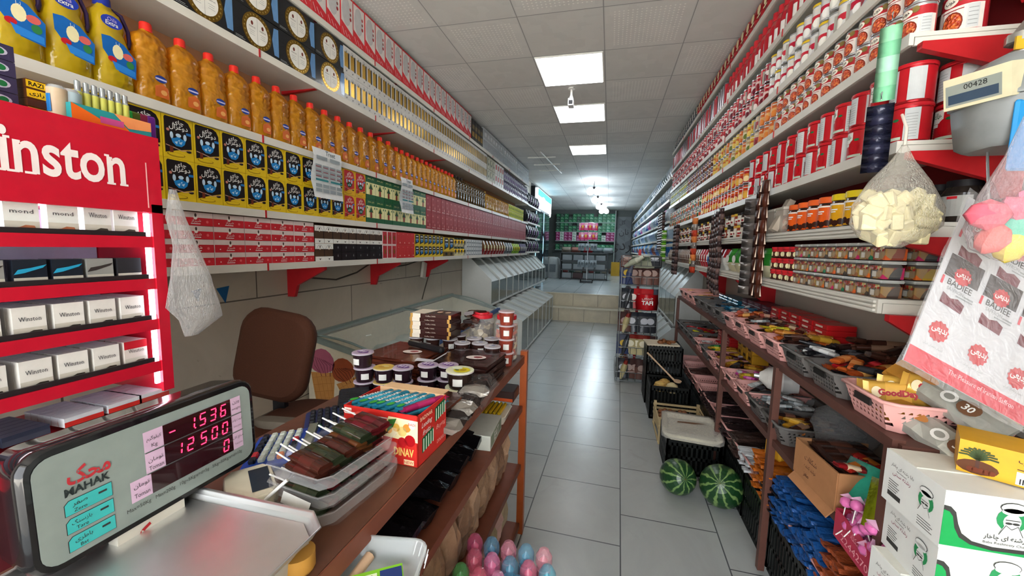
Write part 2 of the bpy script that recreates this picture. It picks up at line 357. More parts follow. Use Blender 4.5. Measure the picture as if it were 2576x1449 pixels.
b = MB().box((-.43, 8.488, .402), (3.3, .02, .252), step_m).box((-.43, 8.485, .537), (3.3, .05, .016), mat('cfc8b4', .4)); struct(b, 'trim_step_riser')
struct(MB().box((-.75, 7.6, CEIL+.03), (4.4, 20, .06), ceil_m), 'ceiling')
struct(MB().box((-2.05, 4.1, CEIL/2), (.1, 11.7, CEIL), wall_m), 'wall_left')
struct(MB().box((-2.35, 9.93, CEIL/2), (.55, .06, CEIL), plast_m), 'wall_left_return')
struct(MB().box((-2.66, 13.6, CEIL/2), (.1, 7.4, CEIL), mat('6d7274', .6)), 'wall_left_rear')
struct(MB().box((1.18, 7.7, CEIL/2), (.1, 19.2, CEIL), plast_m), 'wall_right')
struct(MB().box((-.75, YB+.05, CEIL/2), (4, .1, CEIL), mat('5a5f5d', .6)), 'wall_back')
# shop front: side piers and lintel round the open entrance behind the camera
b = MB().box((-1.85, -1.75, CEIL/2), (.5, .1, CEIL), OFF).box((1.0, -1.75, CEIL/2), (.46, .1, CEIL), OFF).box((-.43, -1.75, 3.02), (3.2, .1, .19), OFF); struct(b, 'wall_shop_front')
struct(MB().box((-.4, -8, -.06), (24, 12.4, .06), mat('dcd8d0', .8)), 'floor_pavement')
# LED ceiling panels, camera, hanging bulbs, tube lamp
for i, y in enumerate((3.8, 4.985, 6.765)):
    t = MB().rbox((0, 0, -.006), (.58, .6, .012), WHT, .004).build('ceiling_panel_light'); put(t, (-.42, y, CEIL-.001))
    MB().box((0, 0, -.0135), (.556, .58, .003), emit('ffffff', PANEL_E)).build('diffuser', t)
    tag(t, ['square LED ceiling panel nearest the shop front, in front of the security camera', 'middle square LED ceiling panel, just behind the security camera', 'square LED ceiling panel farthest back in the tiled ceiling'][i], 'ceiling light', 'LED panels set in the tiled ceiling')
t = empty('security_camera', (-.455, 4.22, CEIL)); tag(t, 'small white security camera hanging between the first two ceiling panels', 'camera')
MB().lathe([(.035, 0), (.035, -.012), (.012, -.016), (.012, -.07), (.02, -.09), (.02, -.11)], WHT, 12).build('mount', t)
MB().rbox((0, -.01, -.15), (.055, .1, .07), mat('eeeeee', .3)).build('housing', t)
MB().rbox((0, -.062, -.155), (.038, .006, .036), BLK).build('lens', t)
for i, (x, y) in enumerate(((-.44, 9.88), (-.4, 11.6), (-.34, 13.4), (-.28, 15))):
    t = empty('hanging_bulb', (x, y, CEIL)); tag(t, 'glowing bulbs on a black cord, %s one from the ceiling panels' % ORD[i], 'lamp', 'bulbs hanging over the raised rear floor')
    MB().tube([(0, 0, 0), (0, 0, -.14)], .008, BLK, 6).lathe([(.03, -.13), (.035, -.19)], BLK, 10).build('cord', t)
    for s in (-1, 1):
        MB().lathe([(.02, -.02), (.05, -.04), (.085, -.09), (.09, -.13), (.07, -.18), (.03, -.2), (.001, -.205)], emit('f2fbff', BULB_E), 14, (s*.085, 0, -.12)).build('bulb', t)
t = empty('suspended_lamp_frame', (-1.2, 7.1, CEIL)); tag(t, 'thin white three-bar lamp frame on the ceiling beside the left shelves', 'lamp')
b = MB()
b.tube([(0, -.4, -.03), (.12, 1.5, -.03)], .012, WHT); b.build('rail', t)
for q in (0, .6, 1.2): MB().tube([(-.3, q, -.03), (.2, q, -.03)], .012, WHT).build('crossbar', t)
# ---------------------------------------------------------------- wall shelving
LZ = [1.38, 1.648, 2.016, 2.42, 2.80]; RZ = [1.354, 1.596, 1.838, 2.147, 2.375, 2.665, 2.925]
SHM = mat('d3d1c8', .4, var=.06, scale=8); BRK = mat('b01e24', .4)
def shelf(x0, x1, y0, y1, z, name, label, lip=.036, nl=None, seam=1.0, ribs=False, group=None):
    """pressed steel shelf board; front at x0, back at x1"""
    s = 1 if x1 > x0 else -1; b = MB(); m = SHM
    b.extr([(x0, 0), (x1, 0), (x1, -.012), (x0+s*.012, -.012), (x0+s*.012, -lip), (x0, -lip)], (y0, y1), m)
    b.box(((x0+x1)/2+s*.007, y0+.005, -lip/2-.007), (abs(x1-x0)-.016, .008, lip-.012), m)
    if ribs:
        for k in range(3): b.box((x0-s*.004, (y0+y1)/2, -lip*(.2+.3*k)), (.008, y1-y0-.02, lip*.17), m)
    o = b.build(name); o.location = (0, 0, z); tag(o, label, 'shelf', group)
    y = y0+seam
    j = MB()
    while y < y1-.2: j.box((x0-s*.002, y, -lip/2), (.003, .008, lip+.002), BRK); y += seam
    if j.v: j.build('joint_clip', o)
    return o
names = ['lowest', 'second', 'third', 'fourth', 'topmost']
for i, z in enumerate(LZ): shelf(-1.7, -2.0, -.3, 8.25, z, 'wall_shelf', 'long white steel shelf on the left wall, %s of the five' % names[i], seam=.985, group='white steel shelves on the left wall')
names = ['lowest', 'second lowest', 'third lowest', 'middle', 'third highest', 'second highest', 'topmost']
for i, z in enumerate(RZ): shelf(.83, 1.13, 1.48, 6.4, z, 'wall_shelf', 'long white steel shelf on the right wall, %s of the seven' % names[i], lip=(.045 if i < 2 else .035), seam=1.0, ribs=i < 2, group='white steel shelves on the right wall')
def bracket(x_wall, x_tip, y, z, label, drop=.14, group=None, th=.022):
    s = 1 if x_tip > x_wall else -1; b = MB()
    if drop < .05: b.extr([(x_wall, 0), (x_tip, 0), (x_wall, -drop)], (y-th/2, y+th/2), BRK)
    else: b.extr([(x_wall, 0), (x_tip, 0), (x_tip, -.02), (x_wall+s*.075, -drop*.62), (x_wall+s*.05, -drop), (x_wall, -drop)], (y-th/2, y+th/2), BRK)
    o = b.build('shelf_bracket'); o.location = (0, 0, z); tag(o, label, 'bracket', group); return o
for k, y in enumerate((1.13, 2.12, 3.03, 4.05)):
    bracket(-2, -1.72, y, LZ[0]-.037, 'red steel bracket under the lowest left shelf, %s from the cigarette cabinet' % ORD[k], .2, 'red brackets under the left shelves')
    for j in range(1, 5): bracket(-2, -1.72, y, LZ[j]-.0125, 'small red bracket under left shelf %s, %s from the cigarette cabinet' % (['', 'with tea boxes', 'with oil bottles', 'with gold-seal boxes', 'at the top'][j], ORD[k]), .02, 'red brackets high on the left wall')
for j in range(7):
    bracket(1.13, .85, 1.466, RZ[j]-(.046 if j < 2 else .036), 'red triangular end bracket under the %s right shelf' % names[j], .24 if j == 0 else .14, 'red end brackets of the right wall shelves')
for k, y in enumerate((3.1, 4.3)):
    bracket(1.13, .88, y, RZ[0]-.046, 'red bracket under the lowest right shelf, %s from the near end' % ('nearer one' if k == 0 else 'farther one'), .26, 'red brackets under the right wall shelves', .03)
back_red = mat('6f1a1c', .6)
struct(MB().box((1.128, 3.95, 2.2), (.008, 4.9, 1.7), back_red), 'trim_right_shelf_back')
struct(MB().box((-1.998, 4.5, 2.25), (.006, 7.5, 1.7), mat('b98a63', .6)), 'trim_left_shelf_back')
# bulk food bins: white dividers with a slanted top, glass front, in two tiers
def bin_proto(name, prof, w, gl, lid_drop):
    """prof: (x from wall, z) outline; a bin has two side panels, a slanted lid and a glass front"""
    t = empty(name); pm = mat('c9cdca', .4, var=.04); n = len(prof)
    MB().extr(prof, (0, .012), pm, 'y').build('side_panel', t)
    MB().extr(prof, (w-.012, w), pm, 'y').build('side_panel', t)
    (xa, za), (xb, zb) = prof[gl], prof[gl+1]     # glass edge
    (xc, zc), (xd, zd) = prof[gl+1], prof[gl+2]   # slanted lid edge
    MB().quad([(xa-.006, .012, za), (xa-.006, w-.012, za), (xb-.006, w-.012, zb-lid_drop), (xb-.006, .012, zb-lid_drop)], mat('596360', .12, coat=.5)).build('glass_front', t)
    MB().quad([(xb-.006, .012, zb-lid_drop), (xb-.006, w-.012, zb-lid_drop), (xd, w-.012, zd-lid_drop), (xd, .012, zd-lid_drop)], mat('a9afac', .35)).build('lid', t)
    MB().box(((prof[0][0]+xa)/2, w/2, za+.012), (abs(prof[0][0]-xa), w, .022), pm).build('base', t)
    MB().box((xa-.004, w/2, za+.012), (.012, w, .026), pm).build('front_rail', t)
    return t
UP = [(0, .677), (.43, .677), (.43, 1.04), (.13, 1.325), (0, 1.325)]
LO = [(0, .02), (.89, .02), (.89, .52), (.47, .665), (0, .665)]
LO2 = [(0, .02), (.49, .02), (.49, .36), (.31, .53), (0, .53)]
UP2 = [(0, .545), (.3, .545), (.3, .95), (.06, 1.29), (0, 1.29)]
W_ = .428
def bins(prof, n, x, y0, mir, label, group, drop=.03):
    a = bin_proto('bulk_food_bin', [(mir*px, pz) for px, pz in prof] if mir > 0 else [(-px, pz) for px, pz in prof], W_, 1, drop)
    for i in range(n):
        o = a if i == 0 else dup(a, (0, 0, 0))
        o.location = (x, y0+i*W_, 0); tag(o, '%s, %s from the near end' % (label, ORD[i]), 'food bin', group)
bins(UP, 11, -1.995, 5.2, 1, 'white glass-fronted bulk bin, upper left tier', 'upper tier of bulk food bins on the left')
bins(LO, 7, -1.995, 5.14, 1, 'white glass-fronted bulk bin, lower left tier', 'lower tier of bulk food bins on the left')
bins(UP2, 7, 1.125, 5.25, -1, 'white bulk bin with tall slats, upper right tier', 'upper tier of bulk food bins on the right')
bins(LO2, 6, 1.125, 5.25, -1, 'white bulk bin near the floor, lower right tier', 'lower tier of bulk food bins on the right')
# ---------------------------------------------------------------- goods on the left wall
def carton(w, d, h, m, side=None, top=None, name='carton'):
    """plain box standing on its base, front face at y=0"""
    b = MB(); b.box((0, d/2, h/2), (w, d, h), m, mats=[side, side, m, m, m, top]); return b
def tea(col, edge, cup, w=.119, h=.165, d=.09, small=False):
    b = carton(w-.002, d, h, mat(edge, .35)); fr = FR(); W2, H2 = w-.002, h
    q = [(-.44, .12), (-.44, .93), (-.40, .97), (.22, .97), (.36, .92), (.44, .8), (.44, .3), (.2, .26), (-.1, .2)]
    b.poly(fr, [(x*W2, y*H2) for x, y in q], mat(col, .35), 1)
    wh = WHT
    if not small:
        b.text(fr, fa('چای'), .02*W2, .80*H2, .13*H2, wh, 2, w=.36*W2, bold=.012); b.text(fr, fa('دوغزال'), .02*W2, .68*H2, .15*H2, wh, 2, w=.62*W2, bold=.012)
    else: b.rect(fr, -.25*W2, .75*H2, .5*W2, .08*H2, wh, 2)
    c1 = mat(cup, .3); c2 = mat('bcd9ef', .3)
    b.poly(fr, [(-.24*W2, .47*H2), (-.2*W2, .38*H2), (-.09*W2, .31*H2), (.09*W2, .31*H2), (.2*W2, .38*H2), (.24*W2, .47*H2), (.1*W2, .5*H2), (0, .55*H2), (-.1*W2, .5*H2)], c1, 2)
    b.ell(fr, 0, .57*H2, .09*W2, .045*H2, c2, 3); b.ell(fr, -.22*W2, .55*H2, .055*W2, .08*H2, c2, 2); b.ell(fr, .22*W2, .55*H2, .055*W2, .08*H2, c2, 2)
    if not small:
        b.poly(fr, [(-.14*W2, .40*H2), (-.03*W2, .43*H2), (-.06*W2, .35*H2)], c2, 3).poly(fr, [(.0, .40*H2), (.13*W2, .44*H2), (.08*W2, .36*H2)], c2, 3).poly(fr, [(-.02*W2, .45*H2), (.04*W2, .47*H2), (.02*W2, .42*H2)], c2, 3)
        b.line(fr, [(-.42*W2, .3*H2), (-.2*W2, .27*H2), (.1*W2, .22*H2), (.4*W2, .26*H2)], .025*W2, mat('c9a08a', .4), 2)
        b.rect(fr, -.3*W2, .13*H2, .11*W2, .16*H2, mat('6b2a18', .4), 2); b.ell(fr, .33*W2, .23*H2, .09*W2, .035*H2, BLK, 2); b.ell(fr, -.1*W2, .1*H2, .3*W2, .05*H2, mat('8a6d14', .4), 2); b.ell(fr, -.1*W2, .105*H2, .27*W2, .04*H2, mat(edge, .35), 3)
        b.rect(fr, .27*W2, .62*H2, .17*W2, .06*H2, BLU, 2); b.ell(fr, -.33*W2, .66*H2, .05*W2, .035*H2, mat('c07a6a', .4), 2)
    return b.build('tea_box')
T_BLK = proto(tea('191417', 'd9b91f', '1d7fc4')); T_RED = proto(tea('b3202a', 'd9a91f', '1f4d2c'))
row(T_BLK, -1, .976, .12, 11, LZ[1], 'black and yellow tea box,', 'second left shelf', 'tea box', 'black and yellow tea boxes', 2, .166, 'the cigarette cabinet')
row(T_RED, -1, 2.297, .122, 2, LZ[1], 'red and yellow tea box', 'beside the black ones', 'tea box', 'red tea boxes', 2, .166, 'the cigarette cabinet')
b = carton(.116, .09, .165, mat('1c5a35', .4)); fr = FR()
b.rect(fr, -.058, .035, .116, .085, mat('d9d796', .4), 1)
for s in (-1, 1): b.poly(fr, [(s*.058, .035), (s*.030, .035), (s*.022, .06), (s*.034, .085), (s*.024, .12), (s*.058, .12)][::s], mat('e9e6b0', .4), 2); b.ell(fr, s*.045, .105, .006, .009, GRN, 3)
b.rect(fr, -.012, .035, .024, .04, mat('8e2f26', .4), 3).poly(fr, [(-.026, .074), (.026, .074), (.01, .098), (0, .118), (-.01, .098)], mat('1d4a2c', .4), 3).text(fr, fa('چای معطر'), 0, .14, .016, mat('e3d58a', .4), 2, w=.08, res=1)
T_GRN = proto(b.build('tea_box'))
row(T_GRN, -1, 2.545, .119, 8, LZ[1], 'green and cream tea box', 'second left shelf', 'tea box', 'green tea boxes', 2, .166, 'the red tea boxes')
b = carton(.113, .09, .163, mat('911821', .5)); b.ell(fr, -.02, .13, .013, .009, mat('c4625e', .4), 1).rect(fr, -.03, .08, .03, .004, mat('c4625e', .4), 1).rect(fr, -.03, .07, .03, .004, mat('c4625e', .4), 1).ell(fr, .025, .045, .012, .014, mat('c4625e', .4), 1, 8).rect(fr, -.035, .018, .04, .005, mat('e3b0a8', .3), 1).rect(fr, .01, .018, .03, .005, mat('e3b0a8', .3), 1)
T_RR = proto(b.build('tea_box'))
row(T_RR, -1, 3.5, .115, 40, LZ[1], 'glossy plain red tea box', 'second left shelf', 'tea box', 'long rows of plain red tea boxes', 2, .164)
# lowest shelf
b = carton(.151, .2, .0565, mat('d7c8c4', .4)); b.rect(fr, -.0755, 0, .151, .034, mat('c02630', .4), 1)
b.ell(fr, 0, .038, .009, .013, mat('e6dcd6', .4), 2).ell(fr, 0, .044, .005, .008, mat('4a3a35', .5), 3).text(fr, fa('شیراز'), .002, .013, .014, WHT, 3, w=.04).rect(fr, -.02, .007, .04, .003, WHT, 2).ell(fr, -.05, .014, .003, .003, WHT, 2, 6).ell(fr, .05, .018, .006, .006, mat('d8666a', .4), 2, 8)
row(proto(b.build('carton')), -1, .939, .1543, 7, LZ[0], 'flat red and white carton', 'on the lowest left shelf', 'carton', 'red and white cartons', 4, .0572, 'the cigarette cabinet')
b = carton(.079, .12, .107, mat('4a3526', .35)); b.rect(fr, -.0395, .074, .079, .033, WHT, 1).rect(fr, -.0395, 0, .079, .028, WHT, 1).line(fr, [(-.03, .076), (-.01, .098), (.01, .098), (.03, .076)], .0015, BLK, 2).ell(fr, 0, .08, .007, .011, mat('d9d2c4', .4), 2).ell(fr, 0, .088, .004, .006, BLK, 3, 8).line(fr, [(-.012, .02), (0, .006), (.012, .02)], .0015, BLK, 2).ell(fr, 0, .013, .004, .004, BLK, 3, 8).rect(fr, .034, .028, .0055, .046, BLK, 2)
P_ = proto(b.build('carton'))
row(P_, -1, 2.025, .08, 9, LZ[0]+.109, 'white and brown coffee carton', 'in the upper row, lowest left shelf', 'carton', 'white and brown cartons', frm='the red cartons')
row(P_, -1, 2.025, .08, 2, LZ[0], 'white and brown coffee carton', 'in the lower row, lowest left shelf', 'carton', 'white and brown cartons', frm='the red cartons')
b = carton(.079, .12, .053, mat('1c1418', .3)); b.ell(fr, .005, .03, .005, .007, SIL, 1, 8).ell(fr, .005, .036, .0025, .004, SIL, 2, 6)
row(proto(b.build('carton')), -1, 2.187, .08, 7, LZ[0], 'small black carton with a silver emblem,', 'lowest left shelf', 'carton', 'small black cartons', 2, .0535, 'the red cartons')
b = carton(.067, .12, .107, mat('ead9d8', .35)); b.rect(fr, -.029, .006, .058, .095, mat('b1262f', .35), 1).ell(fr, 0, .055, .01, .02, GLD, 2)
row(proto(b.build('carton')), -1, 2.75, .069, 3, LZ[0], 'red carton with a pink-white border,', 'lowest left shelf', 'carton', 'white-bordered red cartons', 2, .109, 'the black cartons')
b = carton(.075, .12, .107, mat('c22a2c', .35)); b.rect(fr, -.02, .09, .02, .003, mat('e0807a'), 1).ell(fr, .015, .02, .008, .006, mat('e0b0a0'), 1, 8)
row(proto(b.build('carton')), -1, 2.962, .077, 4, LZ[0], 'plain red carton', 'lowest left shelf', 'carton', 'plain red cartons', 2, .108, 'the white-bordered cartons')
T_S = proto(tea('191417', 'd9b91f', '1d7fc4', .088, .105, .07, True))
row(T_S, -1, 3.275, .09, 7, LZ[0], 'small black and yellow tea box,', 'lowest left shelf', 'tea box', 'small black and yellow tea boxes', 2, .106, 'the plain red cartons')
T_M = proto(tea('241a10', 'd9b91f', '1d7fc4', .135, .15, .09, True))
row(T_M, -1, 3.92, .14, 2, LZ[0]+.05, 'taller yellow tea box on a flat box,', 'lowest left shelf', 'tea box', 'taller yellow tea boxes', frm='the near end')
b = carton(.135, .1, .048, mat('6b5412', .4)); b.ell(fr, 0, .024, .03, .015, BLK, 1)
row(proto(b.build('carton')), -1, 3.92, .14, 2, LZ[0], 'flat dark yellow box under a tea box,', 'lowest left shelf', 'carton', 'flat dark yellow boxes')
def pack(w, h, d, cols, name, dots=None, topc=None, puff=.25):
    """soft pillow pouch, front face bulging"""
    b = MB(); k = 5; R = []
    for j in range(6):
        z = h*j/5; q = .25+.75*sin(pi*min(max(j, .35), 4.65)/5)
        R.append([(-w/2, d*.5*(1-q*.5), z), (-w/4, d*.5*(1-q), z), (0, d*.5*(1-q*1.02), z), (w/4, d*.5*(1-q), z), (w/2, d*.5*(1-q*.5), z), (w/2, d*.5*(1+q*.5), z), (0, d*.5*(1+q), z), (-w/2, d*.5*(1+q*.5), z)])
    for j in range(5): b.loft(R[j:j+2], cols[min(len(cols)-1, int(j*len(cols)/5))], caps=False)
    b.add(R[-1], [tuple(range(8))], cols[-1]); b.add(R[0][::-1], [tuple(range(8))], cols[0])
    if dots: b.ell(FR(-.002), 0, h*.55, w*.28, h*.16, dots, 1); b.rect(FR(-.002), -w*.3, h*.3, w*.6, h*.06, dots, 1)
    return b.build(name)
row(proto(pack(.09, .1, .08, [CRM, YEL, mat('21361f')], 'pouch', BLK)), -1, 4.2, .097, 4, LZ[0], 'cream and green pouch', 'lowest left shelf', 'pouch', 'cream and green pouches', 2, .105)
b = carton(.08, .1, .048, mat('b9bfc2', .35)); b.rect(fr, -.035, .006, .07, .006, mat('2c3c38'), 1).ell(fr, .0, .03, .012, .009, WHT, 1, 8)
row(proto(b.build('carton')), -1, 4.6, .088, 7, LZ[0], 'small pale grey carton', 'lowest left shelf', 'carton', 'pale grey cartons', 4, .05)
row(proto(pack(.14, .2, .1, [mat('7c1d22', .3), mat('6d4a2c', .35), mat('7a5634', .35)], 'pouch', CRM)), -1, 5.27, .155, 8, LZ[0], 'brown and dark red pouch', 'on the lowest left shelf', 'pouch', 'brown and dark red pouches')
row(proto(pack(.15, .19, .1, [mat('5a6268'), mat('9aa2a8')], 'pouch', WHT)), -1, 6.53, .17, 3, LZ[0], 'grey and white pouch', 'on the lowest left shelf', 'pouch', 'grey pouches')
row(proto(pack(.12, .18, .1, [mat('6f9a26'), mat('a8c83c')], 'pouch', YEL)), -1, 7.05, .14, 4, LZ[0], 'light green pouch', 'on the lowest left shelf', 'pouch', 'light green pouches')
row(proto(pack(.12, .19, .1, [mat('2a2145'), mat('4a3768')], 'pouch', WHT)), -1, 7.62, .125, 5, LZ[0], 'dark purple pouch', 'on the lowest left shelf', 'pouch', 'dark purple pouches')
# oil bottles on the third shelf
OIL = glassy('e8a420', .04, 1.3, .55); OILY = glassy('dcbc1c', .07, .6, .45)
def sq_ring(w, d, z, c=.3, yc=0):
    return [(x*w/2, yc+y*d/2, z) for x, y in ((-1+c, -1), (1-c, -1), (1, -1+c), (1, 1-c), (1-c, 1), (-1+c, 1), (-1, 1-c), (-1, -1+c))]
def oil_bottle(k=1, liquid=OIL, cap='cf2b20', lab=True, kw=1):
    b = MB(); w = .117*k*kw; d = .085*k; y = d/2
    prof = [(0, .92), (.01, 1), (.115, 1), (.12, .95), (.135, .96), (.14, .86), (.155, .98), (.162, .88), (.18, .98), (.187, .88), (.205, .98), (.225, .9), (.245, .62), (.255, .36), (.262, .32)]
    b.loft([sq_ring(w*s, d*s, z*k, .35, y) for z, s in prof], liquid)
    o = b.build('oil_bottle')
    MB().lathe([(.019*k, .258*k), (.02*k, .262*k), (.019*k, .286*k), (.017*k, .29*k), (.001, .29*k)], mat(cap, .35), 12, (0, y, 0)).build('cap', o)
    h = MB(); h.tube([(.03*k*kw, y, .248*k), (.047*k*kw, y, .235*k), (.05*k*kw, y, .18*k), (.048*k*kw, y, .145*k)], .006*k, liquid, 6); h.build('handle', o)
    if lab:
        l = MB(); l.ell(FR(-.001), .012*k, .088*k, .022*k, .013*k, mat('213b8a', .3), 1); l.rect(FR(-.001), -.008*k, .084*k, .04*k, .006*k, mat('c9c4e0'), 2); l.poly(FR(-.001), [(-.012*k, .02*k), (.038*k, .02*k), (.036*k, .06*k), (.018*k, .072*k), (-.01*k, .058*k)], mat('c8642a', .4), 1).ell(FR(-.001), .02*k, .04*k, .012*k, .01*k, mat('e0a25c'), 2, 8)
        l.build('paper_label', o)
    return o
def big_jug():
    b = MB(); y = .06
    prof = [(0, .11, .1), (.01, .122, .115), (.06, .124, .118), (.13, .12, .112), (.18, .1, .095), (.2, .082, .085), (.215, .09, .088), (.255, .078, .076), (.275, .045, .045), (.285, .04, .04)]
    b.loft([sq_ring(w, d, z, .4, y) for z, w, d in prof], OILY)
    o = b.build('oil_jug')
    MB().lathe([(.022, .28), (.024, .284), (.023, .308), (.001, .31)], mat('1d2f8f', .35), 14, (0, y, 0)).build('cap', o)
    MB().tube([(.02, y, .285), (.05, y-.01, .275), (.062, y-.02, .225), (.061, y-.025, .185), (.056, y-.025, .165)], .0065, mat('33204a', .35), 8).build('handle', o)
    l = MB(); F0 = F((0, .0015, 0), (1, 0, 0), (0, 0, 1)); fu = F((0, .017, .205), (1, 0, 0), (0, -.12, 1))
    l.poly(F0, [(-.045, .165), (-.044, .12), (-.03, .1), (-.012, .085), (0, .06), (.052, .052), (.056, .12), (.02, .158), (-.02, .17)], mat('1a63b0', .3), 1)
    l.ell(F0, .0, .125, .016, .024, CRM, 2).ell(F0, -.018, .095, .013, .01, RED, 2).ell(F0, .03, .12, .016, .012, mat('d0605a'), 2).ell(F0, .035, .095, .012, .013, mat('2f7a45'), 3)
    l.poly(F0, [(-.02, .09), (.05, .078), (.05, .057), (-.01, .064)], mat('2a7fd0'), 3).text(F0, fa('لیا'), 0, .145, .012, WHT, 4)
    l.build('front_label', o)
    l = MB(); l.ell(fu, -.003, .02, .032, .02, mat('2a3fa8', .3), 1, 18).text(fu, 'Oila', -.003, .021, .012, mat('c9b7e6'), 2).text(fu, 'Extra', -.003, .008, .013, WHT, 2, bold=.02); l.build('neck_label', o)
    return o
row(proto(big_jug()), -1, .545, .121, 5, LZ[2], 'big yellow oil jug with a blue cap,', 'third left shelf', 'oil jug', 'big oil jugs with blue caps', frm='the near end', rz_j=.05)
row(proto(oil_bottle()), -1, 1.152, .1215, 15, LZ[2], 'orange cooking oil bottle with a red cap,', 'third left shelf', 'oil bottle', 'cooking oil bottles with red caps', frm='the blue-capped jugs', rz_j=.02)
row(proto(oil_bottle(.93, glassy('e8a82a', .05, .8, .5), kw=.76)), -1, 2.98, .092, 14, LZ[2], 'narrow golden oil bottle', 'beyond the red-capped bottles', 'oil bottle', 'narrow golden oil bottles', frm='the red caps', rz_j=.03)
row(proto(oil_bottle(.95, glassy('5a4420', .05, .6), '2b1f1a', False, .74)), -1, 4.27, .09, 12, LZ[2], 'dark oil bottle with silvery glints', 'third left shelf', 'oil bottle', 'dark oil bottles', frm='the golden bottles', rz_j=.03)
row(proto(oil_bottle(.85, glassy('d8a42a', .06, .6, .5), 'b8923a', kw=.66)), -1, 5.36, .082, 16, LZ[2], 'small golden oil bottle', 'on the third left shelf', 'oil bottle', 'small golden oil bottles')
b = MB(); b.lathe([(.035, 0), (.036, .004), (.036, .1), (.033, .108), (.001, .108)], mat('a9b83a', .3), 12, (0, .036, 0), mats=[None, mat('c9d25c'), mat('e0e4b0')]).rect(CY(.0362, (0, .036, 0)), -.02, .03, .04, .04, mat('5b7a26'), 1)
row(proto(b.build('can')), -1, 6.68, .1, 12, LZ[2], 'yellow-green can', 'third left shelf', 'can', 'yellow-green cans', 2, .11)
# black cartons with a gold seal, white and gold coffee cartons
b = carton(.258, .16, .166, mat('14151a', .18, coat=.6)); 
b.ell(fr, .0, .083, .083, .081, mat('8f6f2a', .22, .9, .3, 60), 1, 30).ell(fr, 0, .083, .061, .061, mat('e7e6df', .3), 2, 26).rect(fr, -.0008, .022, .0016, .122, mat('9a9a94'), 3)
for k in range(24): a = 2*pi*k/24; b.ell(fr, .072*cos(a), .083+.071*sin(a), .004, .004, mat('d9b860', .2, .9), 2, 6)
for sx in (-.03, .03): b.ell(fr, sx, .11, .007, .01, mat('6b2a20'), 3, 8).text(fr, 'PREMIUM', sx, .089, .006, BLK, 3, res=1).rect(fr, sx-.015, .075, .03, .0015, GRY, 3).rect(fr, sx-.012, .066, .024, .0015, GRY, 3).rect(fr, sx-.015, .057, .03, .0015, GRY, 3)
b.rect(fr, -.12, .012, .05, .002, GRY, 1).rect(fr, -.12, .018, .04, .002, GRY, 1).poly(fr, [(.129, .02), (.1, .02), (.088, .09), (.1, .15), (.129, .155)], mat('5c88b8', .15, coat=.8), 1)
row(proto(b.build('gift_carton')), -1, .765, .26, 6, LZ[3], 'shiny black carton with a gold seal,', 'fourth left shelf', 'carton', 'black cartons with gold seals', 2, .168, 'the near end', jit=0, rz_j=.02)
b = carton(.124, .11, .166, mat('c9c9c6', .3)); b.rect(fr, -.056, .042, .036, .09, GLD, 1).rect(fr, .007, .042, .036, .09, GLD, 1).rect(fr, -.020, .038, .014, .098, BLK, 1).rect(fr, .043, .038, .014, .098, BLK, 1)
for sx in (-.038, .025): b.line(fr, [(sx-.022, .128), (sx-.008, .15), (sx+.008, .15), (sx+.022, .128)], .002, GRY, 2).ell(fr, sx, .135, .006, .009, mat('6b6b66'), 2, 8).line(fr, [(sx-.012, .03), (sx, .012), (sx+.012, .03)], .002, GRY, 2).ell(fr, sx, .02, .004, .004, BLK, 2, 6)
b.box((.0622, .055, .083), (.001, .105, .16), BLK)
row(proto(b.build('coffee_carton')), -1, 2.325, .127, 24, LZ[3], 'white coffee carton with gold windows,', 'fourth left shelf', 'carton', 'white coffee cartons with gold windows', 2, .167)
b = carton(.12, .1, .16, mat('a9a893', .4)); b.ell(fr, 0, .09, .04, .05, mat('4a5238', .4), 1).ell(fr, .01, .1, .02, .03, mat('c9c6a8'), 2).rect(fr, -.06, .0, .008, .16, BLK, 1)
row(proto(b.build('carton')), -1, 5.39, .125, 3, LZ[3], 'grey-green leaf patterned carton,', 'fourth left shelf', 'carton', 'leaf patterned cartons', 2, .165, 'the coffee cartons')
b = carton(.1, .1, .16, mat('d0cfcb', .35)); b.rect(fr, -.03, .06, .06, .07, mat('a8322c'), 1).rect(fr, .042, 0, .008, .16, GRY, 1)
row(proto(b.build('carton')), -1, 5.78, .125, 4, LZ[3], 'white carton with a red window,', 'fourth left shelf', 'carton', 'white and red cartons', 2, .165, 'the leaf patterned ones')
b = MB(); b.lathe([(.045, 0), (.048, .004), (.048, .11), (.03, .135), (.03, .158), (.001, .16)], mat('b5b9c8', .15, .3), 12, (0, .05, 0), mats=[None, None, None, mat('5a5470', .3), mat('8a88a0')]).rect(CY(.0482, (0, .05, 0)), -.03, .03, .06, .05, mat('6a5a88'), 1)
row(proto(b.build('jar')), -1, 6.32, .12, 16, LZ[3], 'silvery jar', 'far part of the fourth left shelf', 'jar', 'silvery jars', 2, .165)
# top shelf
b = carton(.118, .1, .275, mat('d8d4d0', .35), side=mat('d3252f', .4)); b.box((.06, .05, .14), (.003, .098, .27), mat('f1b9b2', .3))
b.poly(fr, [(-.059, 0), (.059, 0), (.059, .05), (-.059, .1)], mat('cf2a35', .35), 1).ell(fr, -.005, .17, .045, .085, mat('c2c3c5', .25), 1).rect(fr, -.059, .262, .118, .013, RED, 1).ell(fr, .035, .14, .01, .012, mat('9a2a30'), 2, 8).ell(fr, .035, .17, .008, .01, mat('7a3a35'), 2, 8).ell(fr, .035, .2, .009, .011, mat('b04a48'), 2, 8)
for k in range(3): b.line(fr, [(-.05+k*.03, .06-k*.01), (-.03+k*.03, .02)], .003, WHT, 2)
row(proto(b.build('tall_carton')), -1, .9, .1275, 30, LZ[4], 'tall white carton with red trim', 'on the topmost left shelf', 'carton', 'tall white and red cartons')
